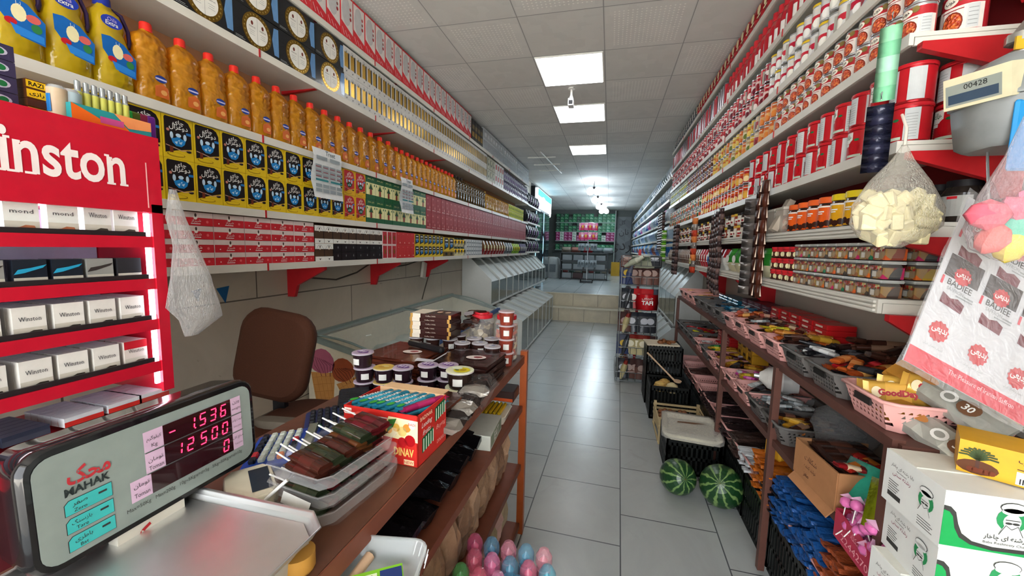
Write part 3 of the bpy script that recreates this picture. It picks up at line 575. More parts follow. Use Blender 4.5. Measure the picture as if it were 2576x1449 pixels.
b = carton(.1, .1, .25, mat('2a2420', .35)); b.rect(fr, -.04, .05, .08, .06, GLD, 1).rect(fr, -.04, .14, .08, .05, mat('7a6a4a'), 1)
row(proto(b.build('carton')), -1, 4.75, .108, 4, LZ[4], 'dark carton with gold bands', 'on the topmost left shelf', 'carton', 'dark cartons with gold bands', frm='the red-trimmed cartons')
b = MB(); b.box((0, .14, .14), (1.0, .28, .28), mat('b3b9bd', .3, .2)); b.rect(fr, -.48, .02, .96, .11, mat('a9afb4', .25, .3, bump=.5), 1).rect(fr, -.48, .15, .96, .11, mat('c5c9cc', .25, .3, bump=.5), 1)
for k in range(7): b.rect(fr, -.44+k*.13, .18, .08, .05, mat('d5d8da', .3), 2)
row(proto(b.build('shrink_wrapped_tray')), -1, 5.2, 1.02, 3, LZ[4], 'long silvery wrapped tray', 'on the topmost left shelf', 'packed tray', 'silvery wrapped trays', frm='the near end')
# paper strips with razor sachets
def sachet_sheet(label, y, w, h, z, text_='Treet'):
    t = empty('sachet_sheet', (-1.675, y, z), pi/2); tag(t, label, 'display sheet')
    b = MB(); n = 6; R = []
    for j in range(n+1):
        zz = -h*j/n; yy = -.012*sin(j*1.3); R.append([(-w/2, yy, zz), (w/2, yy+.006*sin(j), zz)])
    for a, c in zip(R, R[1:]): b.quad([a[0], c[0], c[1], a[1]], mat('dfe3e4', .5))
    b.build('card', t); b = MB(); fr = FR(-.014); g = mat('8f9aa0', .4)
    b.text(fr, text_, w*.05, -.035, .026, mat('33474c'), 1, bold=.01)
    for c in range(2): b.rect(fr, -w*.42+c*w*.45, -.065, w*.36, .02, g, 1)
    for r in range(3):
        for c in range(4): b.rect(fr, -w*.46+c*w*.24, -.115-r*.027, w*.2, .02, g, 1).rect(fr, -w*.45+c*w*.24, -.11-r*.027, w*.16, .004, DRD, 2)
    b.rect(fr, -w*.46, -.188, w*.42, .012, mat('2a7d84'), 1).rect(fr, w*.04, -.188, w*.42, .012, mat('2a7d84'), 1)
    for r in range(2):
        for c in range(4): b.rect(fr, -w*.46+c*w*.24, -.225-r*.027, w*.2, .02, g, 1)
    b.build('sachets', t)
sachet_sheet('curled white razor sachet sheet in front of the black tea boxes', 2.1, .25, .285, 2.04)
sachet_sheet('smaller white razor sachet sheet in front of the green tea boxes', 3.06, .2, .285, 2.04)
# things above the cigarette cabinet (second shelf, near part)
b = MB()
for k, (m_, z0, h_, t_) in enumerate(((YEL, 0, .032, 'RAZI'), (BRN, .034, .03, ''), (YEL, .066, .04, 'رازی'), (YEL, .125, .035, 'RAZI'))):
    q = MB(); q.box((0, .03, h_/2), (.06, .06, h_), mat('5a3115', .4)); q.rect(FR(), -.03, h_*.1, .06, h_*.8, m_, 1)
    if t_: q.text(FR(), fa(t_) if k == 2 else t_, 0, h_*.25, h_*.5, BLK, 2, w=.045, bold=.02)
    o = q.build('small_box'); put(o, (-1.30, .66, 1.768+.55*(z0+(0 if k < 3 else -.018))), pi/2, sc=.55); tag(o, 'small yellow and brown box, %s in the pile on the cigarette cabinet' % ('bottom', 'second', 'third', 'topmost')[k], 'box', 'small boxes piled on the cigarette cabinet')
for k, (c, y) in enumerate((('b9a58a', .695), ('9fb0b8', .72))):
    q = MB(); q.lathe([(.018, 0), (.02, .07), (.014, .078), (.001, .08)], mat(c, .3), 10, mats=[None, SIL]); q.rect(CY(.0195), -.01, .015, .02, .04, BLU, 1)
    put(tag(q.build('small_jar'), 'little beige jar, %s beside the yellow boxes on the cabinet' % ORD[k], 'jar', 'little jars on the cigarette cabinet'), (-1.30, y, 1.77))
for k in range(7):
    q = MB(); q.lathe([(.007, 0), (.008, .06), (.006, .065), (.006, .085), (.001, .088)], mat('a9b0b2', .12, .6), 10, mats=[mat('c4c25a', .3)])
    put(tag(q.build('lighter'), 'silver-topped lighter, %s in the row above the cabinet' % ORD[k], 'lighter', 'silver lighters standing on the cabinet'), (-1.30, .735+k*.0165, 1.79), 0)
b = MB(); b.box((0, .04, .022), (.17, .08, .044), mat('2c8f93', .4)); b.poly(FR(), [(-.085, 0), (.04, 0), (.02, .02), (-.02, .016), (-.05, .03), (-.085, .044)], ORG, 1).poly(FR(), [(.0, .044), (.085, .044), (.085, .02), (.03, .014)], mat('e8935a'), 1).rect(FR(), -.03, .012, .05, .016, mat('c04a8a'), 2)
put(tag(b.build('lighter_tray'), 'teal and orange cardboard tray under the silver lighters', 'tray'), (-1.265, .785, 1.768), pi/2)
for k, c in enumerate(('2fa84a', '5a6a2a', '8a2a4a', '6a2a8a')):
    q = MB(); q.rbox((0, 0, .04), (.016, .026, .08), mat(c, .25), .004); put(tag(q.build('lighter'), '%s lighter standing above the right end of the cabinet' % ('bright green', 'olive green', 'wine red', 'purple')[k], 'lighter', 'coloured lighters on the cabinet'), (-1.34, .862+k*.019, 1.77))
for k in range(4):
    q = carton(.09, .07, .05, mat('3a3450', .3)); q.ell(FR(), 0, .025, .03, .015, mat('b8b4c8'), 1).ell(FR(), .01, .025, .012, .01, GRN, 2)
    put(tag(q.build('small_box'), 'dark violet box, %s in the pile at the left edge' % LEV[4][k], 'box', 'dark violet boxes at the left edge'), (-1.3, .60, 1.77+.034*k), pi/2, sc=.65)
# ---------------------------------------------------------------- goods on the right wall
def can(r, h, body, rim='b9bcc0', deco=None, lid=None, seg=18, name='can', lidh=.006):
    b = MB(); rm = mat(rim, .25, .7); bm = body if not isinstance(body, str) else mat(body, .28, .1, coat=.3)
    b.lathe([(r*.97, 0), (r, .002), (r, .006), (r*.985, .008), (r*.985, h-.008), (r, h-.006), (r, h-.001), (r*.93, h-.001), (r*.92, h-.004), (.001, h-.004)], bm, seg, (0, r, 0), mats=[rm, rm, rm, None, rm, rm, rm, rm, rm])
    if lid: b.lathe([(r*1.01, h-.004), (r*1.03, h), (r*1.02, h+lidh), (r*.9, h+lidh+.001), (.001, h+lidh+.001)], mat(lid, .35), seg, (0, r, 0))
    if deco: deco(b, CY(r*.985+.0004, (0, r, 0), .55), r, h)
    o = b.build(name); o['_r'] = r; return o
GRL = mat('c3c7c8', .4)
def d_paste(side):
    def f(b, c, r, h):   # big red tomato paste tin: white brand panel, tomato, green curl, grey text panel
        o = 0 if side == 0 else -.062
        b.poly(F((0, -.0006, 0), (1, 0, 0), (0, 0, 1)), [(0, 0)]*3, WHT)
        b.rect(c, o-.044, h*.56, .034, h*.34, mat('e6e6e0', .35), 1); b.rect(c, o-.044, h*.46, .02, h*.09, mat('e6e6e0', .35), 1)
        b.text(c, fa('هاله'), o-.028, h*.68, .018, GRN, 2, w=.026, bold=.02)
        for k in range(7): b.rect(c, o-.047, h*(.12+.05*k), .008, h*.02, WHT, 1)
        b.ell(c, o-.005, h*.42, .019, h*.24, mat('b51722', .25), 2); b.rect(c, o-.03, h*.1, .05, h*.08, mat('b9c9b8'), 2); b.ell(c, o+.004, h*.64, .008, h*.04, GRN, 3)
        b.rect(c, o+.024, h*.08, .036, h*.84, GRL, 1)
        for k in range(9): b.rect(c, o+.028, h*(.16+.075*k), .026, h*.012, GRY, 2)
        if side: 
            b.rect(c, o+.085, h*.08, .04, h*.84, GRL, 1)
    return f
PASTE = [proto(can(.052, .112, 'bb1d27', 'c4262e', d_paste(s), 'c0202a', name='tomato_paste_tin')) for s in (0, 1)]
row(PASTE, 1, 1.495, .1105, 13, RZ[2], 'big red tomato paste tin,', 'third lowest right shelf', 'tin', 'big red tomato paste tins', 2, .119, odd=lambda i, r: (i+r) % 2, rz_j=.25)
row(PASTE, 1, 1.495, .11, 1, RZ[2], 'red tomato paste tin at the wall side,', 'near end of its shelf', 'tin', 'red tomato paste tins at the wall side', 2, .119, x=.965, odd=lambda i, r: r, rz_j=.2)
def d_beans(pic='c8502a', band='a92630'):
    def f(b, c, r, h):
        b.rect(c, -.06, h*.08, .12, h*.56, mat('e0d6cf', .35), 1)
        b.rect(c, .022, h*.1, .026, h*.52, GRL, 2); [b.rect(c, .025, h*(.16+.09*k), .02, h*.015, GRY, 3) for k in range(5)]
        b.ell(c, -.008, h*.28, .023, h*.25, mat('7c2a18', .4), 2).ell(c, -.008, h*.28, .02, h*.215, confetti([pic, 'd8743a', 'a83a20'], 130), 3)
        b.rect(c, -.035, h*.56, .05, h*.02, DRD, 2)
        b.ell(c, -.016, h*.78, .018, h*.12, mat('e6dfd0', .35), 2).text(c, fa('خوب'), -.016, h*.71, .013, BLK, 3, w=.022, bold=.02, res=1).ell(c, .008, h*.84, .009, h*.1, mat('7a6a3a'), 1)
    return f
BEAN = proto(can(.0385, .094, 'b3262f', deco=d_beans(), name='bean_can'))
row(BEAN, 1, 1.495, .0808, 13, RZ[3], 'red and white bean can,', 'middle right shelf', 'can', 'red and white bean cans', 2, .0955, rz_j=.2)
BEAN2 = proto(can(.05, .125, 'b3262f', deco=d_beans(), name='bean_can'))
row(BEAN2, 1, 1.495, .11, 1, RZ[3], 'large bean can', 'at the wall side of the middle right shelf', 'can', 'large bean cans at the near end', x=.95, rz_j=.2)
def d_simple(stripe, dot, top=None):
    def f(b, c, r, h):
        b.rect(c, -r*1.1, h*.36, r*1.7, h*.24, mat(stripe, .35), 1); b.ell(c, -r*.2, h*.3, r*.55, h*.18, mat(dot, .35), 2); b.rect(c, r*.6, h*.12, r*.36, h*.7, mat('a8a59c', .4), 2)
        b.rect(c, -r*.6, h*.76, r*.9, h*.06, mat('d9d0c4'), 2)
    return f
CK = [proto(can(.037, .094, a, deco=d_simple(s, d))) for a, s, d in (('c8642c', 'd6a36a', 'd9833c'), ('c9b89a', 'a84a52', '8a3038'), ('d2b23a', 'c46a2a', 'e0c060'), ('b8a070', 'd8d0b0', '6a7a3a'))]
row(CK, 1, 2.56, .079, 17, RZ[3], 'small orange and yellow food can,', 'middle right shelf', 'can', 'orange and yellow food cans', 2, .0955, odd=lambda i, r: (0 if i < 3 else 1 if i < 4 else (2, 2, 0, 3)[(i*7+r) % 4]), rz_j=.6)
CK2 = [proto(can(.037, .092, a, deco=d_simple(s, d))) for a, s, d in (('5d4a6a', 'c9c0d0', '8a4a2a'), ('7a4a2c', 'c8b49a', '4a2a1c'), ('4f7a4a', 'c9d2b4', '8a9a3a'), ('6a7a56', 'd9dcc8', 'b8a83a'))]
row(CK2, 1, 3.92, .08, 31, RZ[3], 'small brown or green food can', 'far part of the middle right shelf', 'can', 'brown and green food cans', 2, .0955, odd=lambda i, r: (i*5+r) % 2+(2 if i > 14 else 0), rz_j=.6)
OC = [proto(can(.042, .105, a, deco=d_simple(s, d), name='food_tin')) for a, s, d in (('c8421e', 'd99a4a', 'e0b04a'), ('d2571f', 'a82a1e', 'e6c07a'), ('b82a22', 'd8863a', 'f0d8a0'))]
row(OC, 1, 2.945, .0885, 15, RZ[2], 'orange-red food tin,', 'third lowest right shelf', 'tin', 'orange-red food tins', 2, .11, odd=lambda i, r: (i*5+r*2+i//3) % 3, rz_j=.5, frm='the big red tins')
OD = [proto(can(.036, .1, a, deco=d_simple(s, d), name='food_tin')) for a, s, d in (('c2bcae', '6a8aa0', 'c85a3a'), ('5a7a52', 'c9d0b0', '3a5a3a'), ('8a4030', 'd8b48a', 'b8622a'))]
row(OD, 1, 4.3, .082, 25, RZ[2], 'small mixed food tin', 'far part of the third lowest right shelf', 'tin', 'mixed small tins', 2, .105, odd=lambda i, r: (i*7+r+i//4) % 3, rz_j=.5)
TOPC = [proto(can(.036, .108, a, deco=d_simple(s, d), lid=l, name='lidded_can')) for a, s, d, l in (('cfd0cf', 'b51f3a', 'e9e9e6', None), ('d6d6d2', 'c02a3a', 'f0efe6', 'd8b52a'), ('b6c0c4', 'c9ced0', 'a03040', None))]
row(TOPC, 1, 1.5, .0795, 15, RZ[4], 'white can with red label,', 'third highest right shelf', 'lidded can', 'white and red cans with yellow lids', 2, .118, odd=lambda i, r: (2 if i < 4 else (i*3+r) % 2), rz_j=.6)
TOPR = [proto(can(.036, .108, a, deco=d_simple(s, d), name='red_can')) for a, s, d in (('b01e2a', 'd9b9b4', '8a141e'), ('c02a34', 'a81a26', 'e9d9d4'), ('a03a48', 'd6ccc8', '6a1a2a'))]
row(TOPR, 1, 2.7, .0795, 46, RZ[4], 'red can', 'on the third highest right shelf', 'red can', 'red cans', 2, .118, odd=lambda i, r: (i*5+r*2) % 3, rz_j=.6)
b = MB(); b.lathe([(.034, 0), (.036, .004), (.036, .1), (.03, .13), (.018, .16), (.016, .175)], mat('a8544e', .3), 14, (0, .036, 0), mats=[None, mat('b01f2c', .3), mat('b01f2c', .3), None, None]); b.rect(CY(.0363, (0, .036, 0), .5), -.02, .02, .025, .06, WHT, 1)
o = b.build('sauce_bottle'); o['_r'] = .036; MB().lathe([(.022, .16), (.024, .165), (.023, .205), (.001, .208)], mat('c22a34', .35), 12, (0, .036, 0)).build('cap', o)
row(proto(o), 1, 1.5, .079, 27, RZ[5], 'sauce bottle with a red cap', 'second highest right shelf', 'bottle', 'sauce bottles with red caps', rz_j=.6)
b = MB(); b.lathe([(.03, 0), (.031, .004), (.031, .19), (.024, .198), (.001, .198)], mat('8f8a90', .2, .7), 12, (0, .031, 0)); b.rect(CY(.0313, (0, .031, 0), .6), -.03, .03, .03, .15, mat('b01f30', .3), 1)
o = b.build('slim_can'); o['_r'] = .031
row(proto(o), 1, 3.65, .0665, 41, RZ[5], 'slim silver and red can', 'second highest right shelf', 'slim can', 'slim silver and red cans', rz_j=.9)
row(proto(pack(.1, .165, .08, [mat('a8252c', .3), mat('8a1a20', .3), mat('b8343a', .3)], 'pouch', CRM)), 1, 1.7, .108, 29, RZ[6], 'red pouch with a cream window', 'on the topmost right shelf', 'pouch', 'red pouches on the topmost shelf')
row(proto(pack(.11, .17, .08, [mat('5f6266', .4), mat('54575b', .4), mat('2a2c30', .4)], 'pouch', mat('d8d4cc'))), 1, 4.85, .118, 13, RZ[6], 'dark grey pouch', 'on the topmost right shelf', 'pouch', 'dark grey pouches')
# honey jars and other jars on the second lowest shelf
def honey(cap, liq):
    b = MB(); g = mat(liq, .2, coat=.6); r = .044
    b.lathe([(.04, 0), (.044, .006), (.044, .095), (.041, .102), (.039, .108)], mat('2a1510', .15, coat=.6), 18, (0, r, 0), mats=[None, g, None, None])
    c = CY(.0443, (0, r, 0), .5); [b.ell(c, -.036+.018*k, .018+.006*(k % 2), .012, .012, mat('3a1c14', .2), 1) for k in range(5)]; b.rect(c, -.042, .088, .084, .006, WHT, 1); b.rect(c, -.02, .06, .02, .004, WHT, 1).rect(c, -.02, .068, .026, .005, WHT, 1)
    o = b.build('honey_jar'); MB().lathe([(.042, .106), (.043, .108), (.043, .128), (.04, .131), (.001, .131)], mat(cap, .4), 18, (0, r, 0)).build('cap', o); return o
HY, HO = proto(honey('d9c01e', 'd9a01c')), proto(honey('e2622a', 'dd5a1c'))
row(HY, 1, 1.7, .0965, 2, RZ[1], 'honey jar with a yellow lid,', 'second lowest right shelf', 'jar', 'honey jars with yellow lids', frm='the near end')
row(HO, 1, 1.894, .0965, 4, RZ[1], 'jar with an orange lid,', 'second lowest right shelf', 'jar', 'honey jars with orange lids', frm='the yellow-lidded jars')
b = MB(); b.lathe([(.05, 0), (.052, .005), (.052, .09), (.04, .11), (.04, .13), (.001, .132)], mat('2b2522', .15, coat=.5), 18, (0, .052, 0), mats=[None, None, None, mat('17151a'), mat('17151a')]); b.rect(CY(.0523, (0, .052, 0), .5), -.045, .02, .09, .062, mat('a9aaa6', .4), 1); b.rect(CY(.0523, (0, .052, 0), .5), -.012, .072, .024, .008, RED, 2)
o = proto(b.build('pickle_jar')); row(o, 1, 1.49, .1, 2, RZ[1], 'dark jar with a grey label', 'behind the bag of cheese cubes', 'jar', 'dark jars with grey labels', x=1.0)
b = MB(); b.lathe([(.042, 0), (.045, .005), (.045, .085), (.047, .09), (.047, .105), (.001, .107)], mat('8a4a2c', .2, coat=.4), 16, (0, .045, 0), mats=[None, confetti(['c8b48a', 'b5522f', '8a5a30', 'd9cfa0', '4a6a2a'], 60), None, mat('1c1a1c'), mat('c9c7be')]); 
row(proto(b.build('relish_jar')), 1, 1.49, .1, 2, RZ[1], 'mixed relish jar', 'behind the bag of cheese cubes', 'jar', 'mixed relish jars')
b = MB(); b.box((0, .05, .06), (.1, .1, .12), film('d9d0c4', .35)); b.box((0, .05, .045), (.09, .09, .085), confetti(['4a2a1c', '8a5a3a', 'b8a08a'], 50)); b.box((0, .05, .125), (.105, .105, .012), mat('bdb8ae', .3))
row(proto(b.build('plastic_tub')), 1, 2.29, .115, 2, RZ[1], 'clear tub of chocolates', 'beside the orange-lidded jars', 'tub', 'clear tubs of chocolates')
b = MB(); b.box((0, 0, 0), (.05, .03, .17), film('cfc4b4', .5)); b.box((0, 0, 0), (.046, .025, .16), mat('9a8a78', .5)); o = b.build('plastic_tray'); put(tag(o, 'narrow clear tray leaning on the tub of chocolates', 'tray'), (.85, 2.28, 1.7), 0, (0, 0, 0)); o.rotation_euler = (radians(25), 0, pi/2); o.location = (.86, 2.36, 1.687)
MJ = []
for a, c in (('c9c2b8', '2a2224'), ('8a3a22', 'c9a83a'), ('d8d4c8', 'b8863a'), ('3a2a24', '1a181a')):
    q = MB(); q.lathe([(.033, 0), (.035, .004), (.035, .055), (.033, .062), (.036, .064), (.036, .08), (.001, .082)], mat(a, .3), 14, (0, .035, 0), mats=[None, None, None, None, mat(c), mat(c)]); q.rect(CY(.0353, (0, .035, 0), .5), -.02, .015, .035, .03, mat('e0dcd0'), 1).rect(CY(.0353, (0, .035, 0), .5), -.012, .02, .02, .012, DRD, 2); o = q.build('small_jar'); o['_r'] = .035; MJ.append(proto(o))
row(MJ, 1, 2.62, .077, 10, RZ[1], 'small spread jar', 'on the second lowest right shelf', 'jar', 'small spread jars', 2, .084, odd=lambda i, r: (i*5+r*3) % 4, rz_j=.4)
row([MJ[3], MJ[1], MJ[0]], 1, 3.42, .08, 28, RZ[1], 'little dark jar', 'on the second lowest right shelf', 'jar', 'little dark jars', 2, .084, odd=lambda i, r: (i*5+r) % 3, rz_j=.4)
# clear square pastry jars, three high, on the lowest shelf
def sq_jar(c1, c2):
    b = MB(); b.rbox((0, .034, .0245), (.064, .064, .048), film('dcdad2', .1, .1), .012); b.box((0, .034, .02), (.058, .058, .036), confetti([c1, c2, '8a3a24', '9a7a4a', c1], 30)); b.rect(FR(.0015), -.03, .03, .06, .014, confetti(['b09a5a', '9a2a20', '6a3a24'], 90), 1).rect(FR(.0015), -.014, .008, .02, .018, mat('c9c6bc'), 1)
    o = b.build('square_jar'); MB().rbox((0, .034, .054), (.068, .068, .01), mat('b9bcba', .2, coat=.5), .012).build('lid', o); return o
SQ = [proto(sq_jar(a, c)) for a, c in (('3c3530', '5a4a40'), ('8a5a3a', '4a3a34'), ('c9641e', 'b0901e'), ('b3225a', '3a3c40'), ('1f6a4a', '8a7a4a'), ('c85a24', '8a3a2a'))]
row(SQ, 1, 1.5, .071, 9, RZ[0], 'clear square jar of sweets,', 'lowest right shelf', 'jar', 'clear square jars of sweets', 3, .0605, odd=lambda i, r: (i*5+r*2+1) % 6)
row(SQ, 1, 1.5, .071, 1, RZ[0], 'clear square jar of sweets', 'at the wall side of the lowest right shelf', 'jar', 'clear square jars at the wall side', 3, .0605, x=.93, odd=lambda i, r: r+1)
b = MB(); b.lathe([(.03, 0), (.034, .005), (.034, .03), (.032, .04), (.035, .042), (.035, .054), (.001, .056)], mat('4a2a22', .25, coat=.4), 16, (0, .035, 0), mats=[None, None, mat('b8222a'), mat('b8222a'), mat('b8222a'), mat('b8222a')]); b.ell(CY(.0343, (0, .035, 0), .5), .012, .018, .008, .012, CRM, 1).ell(CY(.0343, (0, .035, 0), .5), -.014, .018, .007, .012, CRM, 1)
row(proto(b.build('spread_jar')), 1, 2.145, .072, 4, RZ[0], 'round brown jar with a red lid,', 'lowest right shelf', 'jar', 'brown jars with red lids', 3, .058)
row(proto(pack(.15, .165, .12, [mat('c9c2a0', .4), mat('2c7a2a', .25), mat('3f9a36', .25)], 'pouch', WHT)), 1, 2.5, .158, 5, RZ[0], 'green snack bag with a pale lower edge,', 'lowest right shelf', 'bag', 'green snack bags', frm='the round brown jars')
PK = [proto(pack(.09, .16, .08, [mat(a, .35), mat(c, .35)], 'packet', mat(d))) for a, c, d in (('cfcfc8', '9a2028', 'e6e6e0'), ('2a5a9a', 'd8dcdc', 'f0f0f0'), ('a8202a', 'b8343a', 'e8e0d8'), ('6a4a3a', 'a89080', 'd8d0c4'))]
row(PK, 1, 3.3, .1, 30, RZ[0], 'small paper packet', 'far part of the lowest right shelf', 'packet', 'small paper packets', odd=lambda i, r: (i//3) % 4 if i < 14 else 3)
# household goods on the rear right shelves
RZB = [1.40, 1.675, 1.945, 2.27, 2.60]
for i, z in enumerate(RZB): shelf(.83, 1.13, 6.46, 17.1, z, 'wall_shelf', 'far rear shelf on the right wall, %s of the five' % ['lowest', 'second', 'third', 'fourth', 'topmost'][i], seam=2.0, group='rear shelves on the right wall')
HH = [proto(pack(.17, .23, .14, [mat(a, .25), mat(c, .25)], 'packet', mat(d))) for a, c, d in (('9fb6cc', 'c9d6e2', '4a6a9a'), ('2f62a8', '4a8ac8', 'e0e8f0'), ('c8d0d8', 'aab6c2', '8a98a8'), ('b85a9a', 'd68ac0', 'f0e0ee'), ('7a8a8c', 'a6b2b4', '5a6a6a'), ('8a3a2c', 'b8b0a8', '4a4a50'))]
for i, z in enumerate(RZB):
    row(HH, 1, 6.5, .2, 50 if i < 4 else 48, z, 'household packet', 'on the %s rear right shelf' % ['lowest', 'second', 'third', 'fourth', 'topmost'][i], 'packet', 'household packets on the %s rear shelf' % ['lowest', 'second', 'third', 'fourth', 'topmost'][i], odd=lambda k, r, i=i: [(1, 4, 1, 5), (0, 2, 4, 0), (2, 3, 1, 0), (2, 0, 2, 4), (2, 4, 0, 2)][i][(k//3) % 4], rz_j=.05)
# strips of sachets hanging from the right shelves
def sachet_strip(name, label, x, y, z0, z1, w, cols, n, rz=-pi/2, top=None, sway=.0, group=None, d=.012):
    t = empty(name, (x, y, z0), rz); tag(t, label, 'sachet strip', group); h = (z0-z1)/n
    MB().tube([(0, 0, .015), (0, -.01, .03), (0, .005, .04)], .002, SIL, 5).build('hook', t)
    for k in range(n):
        b = MB(); zt = -h*k; c = cols[k % len(cols)]; s = sway*sin(k*.9)
        b.loft([[(-w/2, s, zt), (0, s-.001, zt), (w/2, s, zt), (0, s+.001, zt)], [(-w/2, s, zt-h*.12), (0, s-d*.35, zt-h*.12), (w/2, s, zt-h*.12), (0, s+d*.3, zt-h*.12)], [(-w/2, s, zt-h*.5), (0, s-d, zt-h*.5), (w/2, s, zt-h*.5), (0, s+d, zt-h*.5)], [(-w/2, s, zt-h*.88), (0, s-d*.35, zt-h*.88), (w/2, s, zt-h*.88), (0, s+d*.3, zt-h*.88)], [(-w/2, s, zt-h), (0, s-.001, zt-h), (w/2, s, zt-h), (0, s+.001, zt-h)]], c)
        b.build('sachet', t)
    return t
gy = [mat('6a6462', .25, .3, bump=.5), mat('4f4947', .25, .3), mat('77706c', .2, .4)]; dk = [mat('3a2a2a', .3), mat('6b5450', .3)]; bw = [mat('3d1d14', .35), mat('4a2418', .35)]
t = sachet_strip('sachet_strip', 'wide grey coffee sachet strip, nearest of the hanging strips', .80, 2.56, 1.80, 1.25, .13, gy, 12, rz=-pi/2+.8, sway=.004, d=.016)
t = sachet_strip('sachet_strip', 'brown wafer strip with pale edges beside the grey strip', .795, 2.425, 1.88, 1.245, .045, bw, 9, rz=-pi/2+.7)
b = MB()
for k in range(9): z = -.0706*k; b.quad([(.0185, -.004, z-.06), (.0185, -.004, z), (.028, -.004, z-.06)], mat('d8c2b0')).quad([(-.0185, -.004, z-.06), (-.028, -.004, z-.06), (-.0185, -.004, z)], mat('d8c2b0'))
b.build('pale_edge', t)
t = sachet_strip('sachet_strip', 'second brown wafer strip, left of the first one', .79, 2.475, 1.86, 1.25, .045, bw, 9, rz=-pi/2+.7)
for q, (yy, zz) in enumerate(((3.3, 1.82), (3.36, 1.8), (3.43, 1.79), (3.5, 1.78))): sachet_strip('sachet_strip', 'dark brown and white sachet strip, %s in the middle bunch' % ORD[q], .80, yy, zz, 1.16+.01*q, .05, dk, 16, sway=.008, group='bunch of dark sachet strips', rz=-pi/2+.6+.3*(q % 2))
sachet_strip('sachet_strip', 'orange and red sachet strip with a yellow price card', .80, 4.25, 1.82, 1.28, .07, [mat('c8743a'), mat('8a8480', .3, .4), mat('b03a22')], 9, rz=-pi/2+.7)
b = MB(); b.rect(FR(-.012), -.05, -.03, .1, .05, mat('d8cf8a'), 1).rect(FR(-.012), -.03, -.012, .06, .006, BLK, 2).rect(FR(-.012), -.03, .002, .05, .006, BLK, 2); put(tag(b.build('price_card'), 'small yellow price card on the orange sachet strip', 'price card'), (.79, 4.25, 1.40), -pi/2)
for q, yy in enumerate((5.3, 5.42)): sachet_strip('sachet_strip', 'thin dark sachet strip, %s of the far pair' % ('nearer' if q == 0 else 'farther'), .80, yy, 1.82, 1.2, .07, dk, 14, group='far pair of dark strips', rz=-pi/2+.7)
sachet_strip('sachet_strip', 'bright green striped sachet strip hanging at the far end', .79, 6.45, 1.80, 1.33, .12, [mat('6fb02c', .3), mat('dfe8c8', .3), mat('4f8a1e', .3)], 15, rz=-pi/2+.5)
for q, yy in enumerate((6.7, 6.9, 7.1)): sachet_strip('sachet_strip', 'dark sachet strip hanging behind the green one', .79, yy, 2.1, 1.5, .12, dk, 14, group='dark strips behind the green one', rz=-pi/2+.4)
# ---------------------------------------------------------------- rear part: fridge, back wall, stands
t = empty('display_fridge', (-1.9, 10.0, .53)); tag(t, 'tall glass-door drinks fridge with a glowing blue and white header, on the left', 'fridge')
dkm = mat('20262b', .35)
MB().box((-.3, 1.2, 1.26), (.6, 2.4, 2.52), dkm).build('cabinet', t)
b = MB(); b.box((.03, 1.2, 2.25), (.08, 2.36, .46), emit('d9eef4', 2.2)); fr = F((.072, .02, 2.02), (0, 1, 0), (0, 0, 1)); b.rect(fr, .02, .28, 2.3, .17, emit('39b9dd', 1.5), 1).ell(fr, .9, .2, .35, .12, emit('f4fbff', 2.4), 2); b.text(fr, fa('سردخانه'), 1.7, .12, .2, mat('2a4a7a'), 3); b.build('header_sign', t)
for k in range(2):
    d = MB().box((.012, .62+1.18*k, 1.0), (.03, 1.1, 1.9), mat('2b3940', .05, coat=1)).build('door', t)
    MB().box((.03, .1+1.18*k, 1.0), (.02, .03, 1.9), emit('9fd0ea', 1.2)).build('door_light', t)
    MB().tube([(.03, 1.1+1.1*k*.2, .6), (.09, 1.1+1.1*k*.2, .9), (.09, 1.1+1.1*k*.2, 1.2), (.03, 1.1+1.1*k*.2, 1.5)], .015, BLK).build('handle', t)
t = empty('round_wall_lamp', (-1.95, 12.7, 2.62)); tag(t, 'round white lamp fixture beside the fridge header', 'lamp'); MB().lathe([(.16, -.02), (.17, 0), (.15, .05), (.001, .06)], emit('dfe9ec', .8), 16).build('disc', t).rotation_euler = (0, pi/2, 0)
MB().box((-.1, 0, 0), (.2, .05, .05), GRY).build('arm', t)
for i, z in enumerate((1.72, 2.05, 2.42)): shelf(-1.72, -2.0, 8.32, 9.85, z, 'wall_shelf', 'short shelf of dark bags past the end of the left shelves, %s of three' % ['lowest', 'middle', 'topmost'][i], seam=9, group='short shelves of dark bags')
DB = [proto(pack(.2, .26, .14, [mat('1d2024', .3), mat('33383c', .3)], 'bag', GRY)), proto(pack(.2, .27, .14, [mat('3a2440', .35), mat('24242a', .35)], 'bag', mat('8a6a9a')))]
for i, z in enumerate((1.41, 1.72, 2.05, 2.42)): row(DB, -1, 8.35, .25, 6, z, 'dark hanging bag', 'at the far end of the left wall', 'bag', 'dark bags at the far end of the left wall', x=-1.74)
shelf(-1.72, -2.0, 8.32, 9.85, 1.41, 'wall_shelf', 'lowest short shelf of dark bags past the left shelves', seam=9)
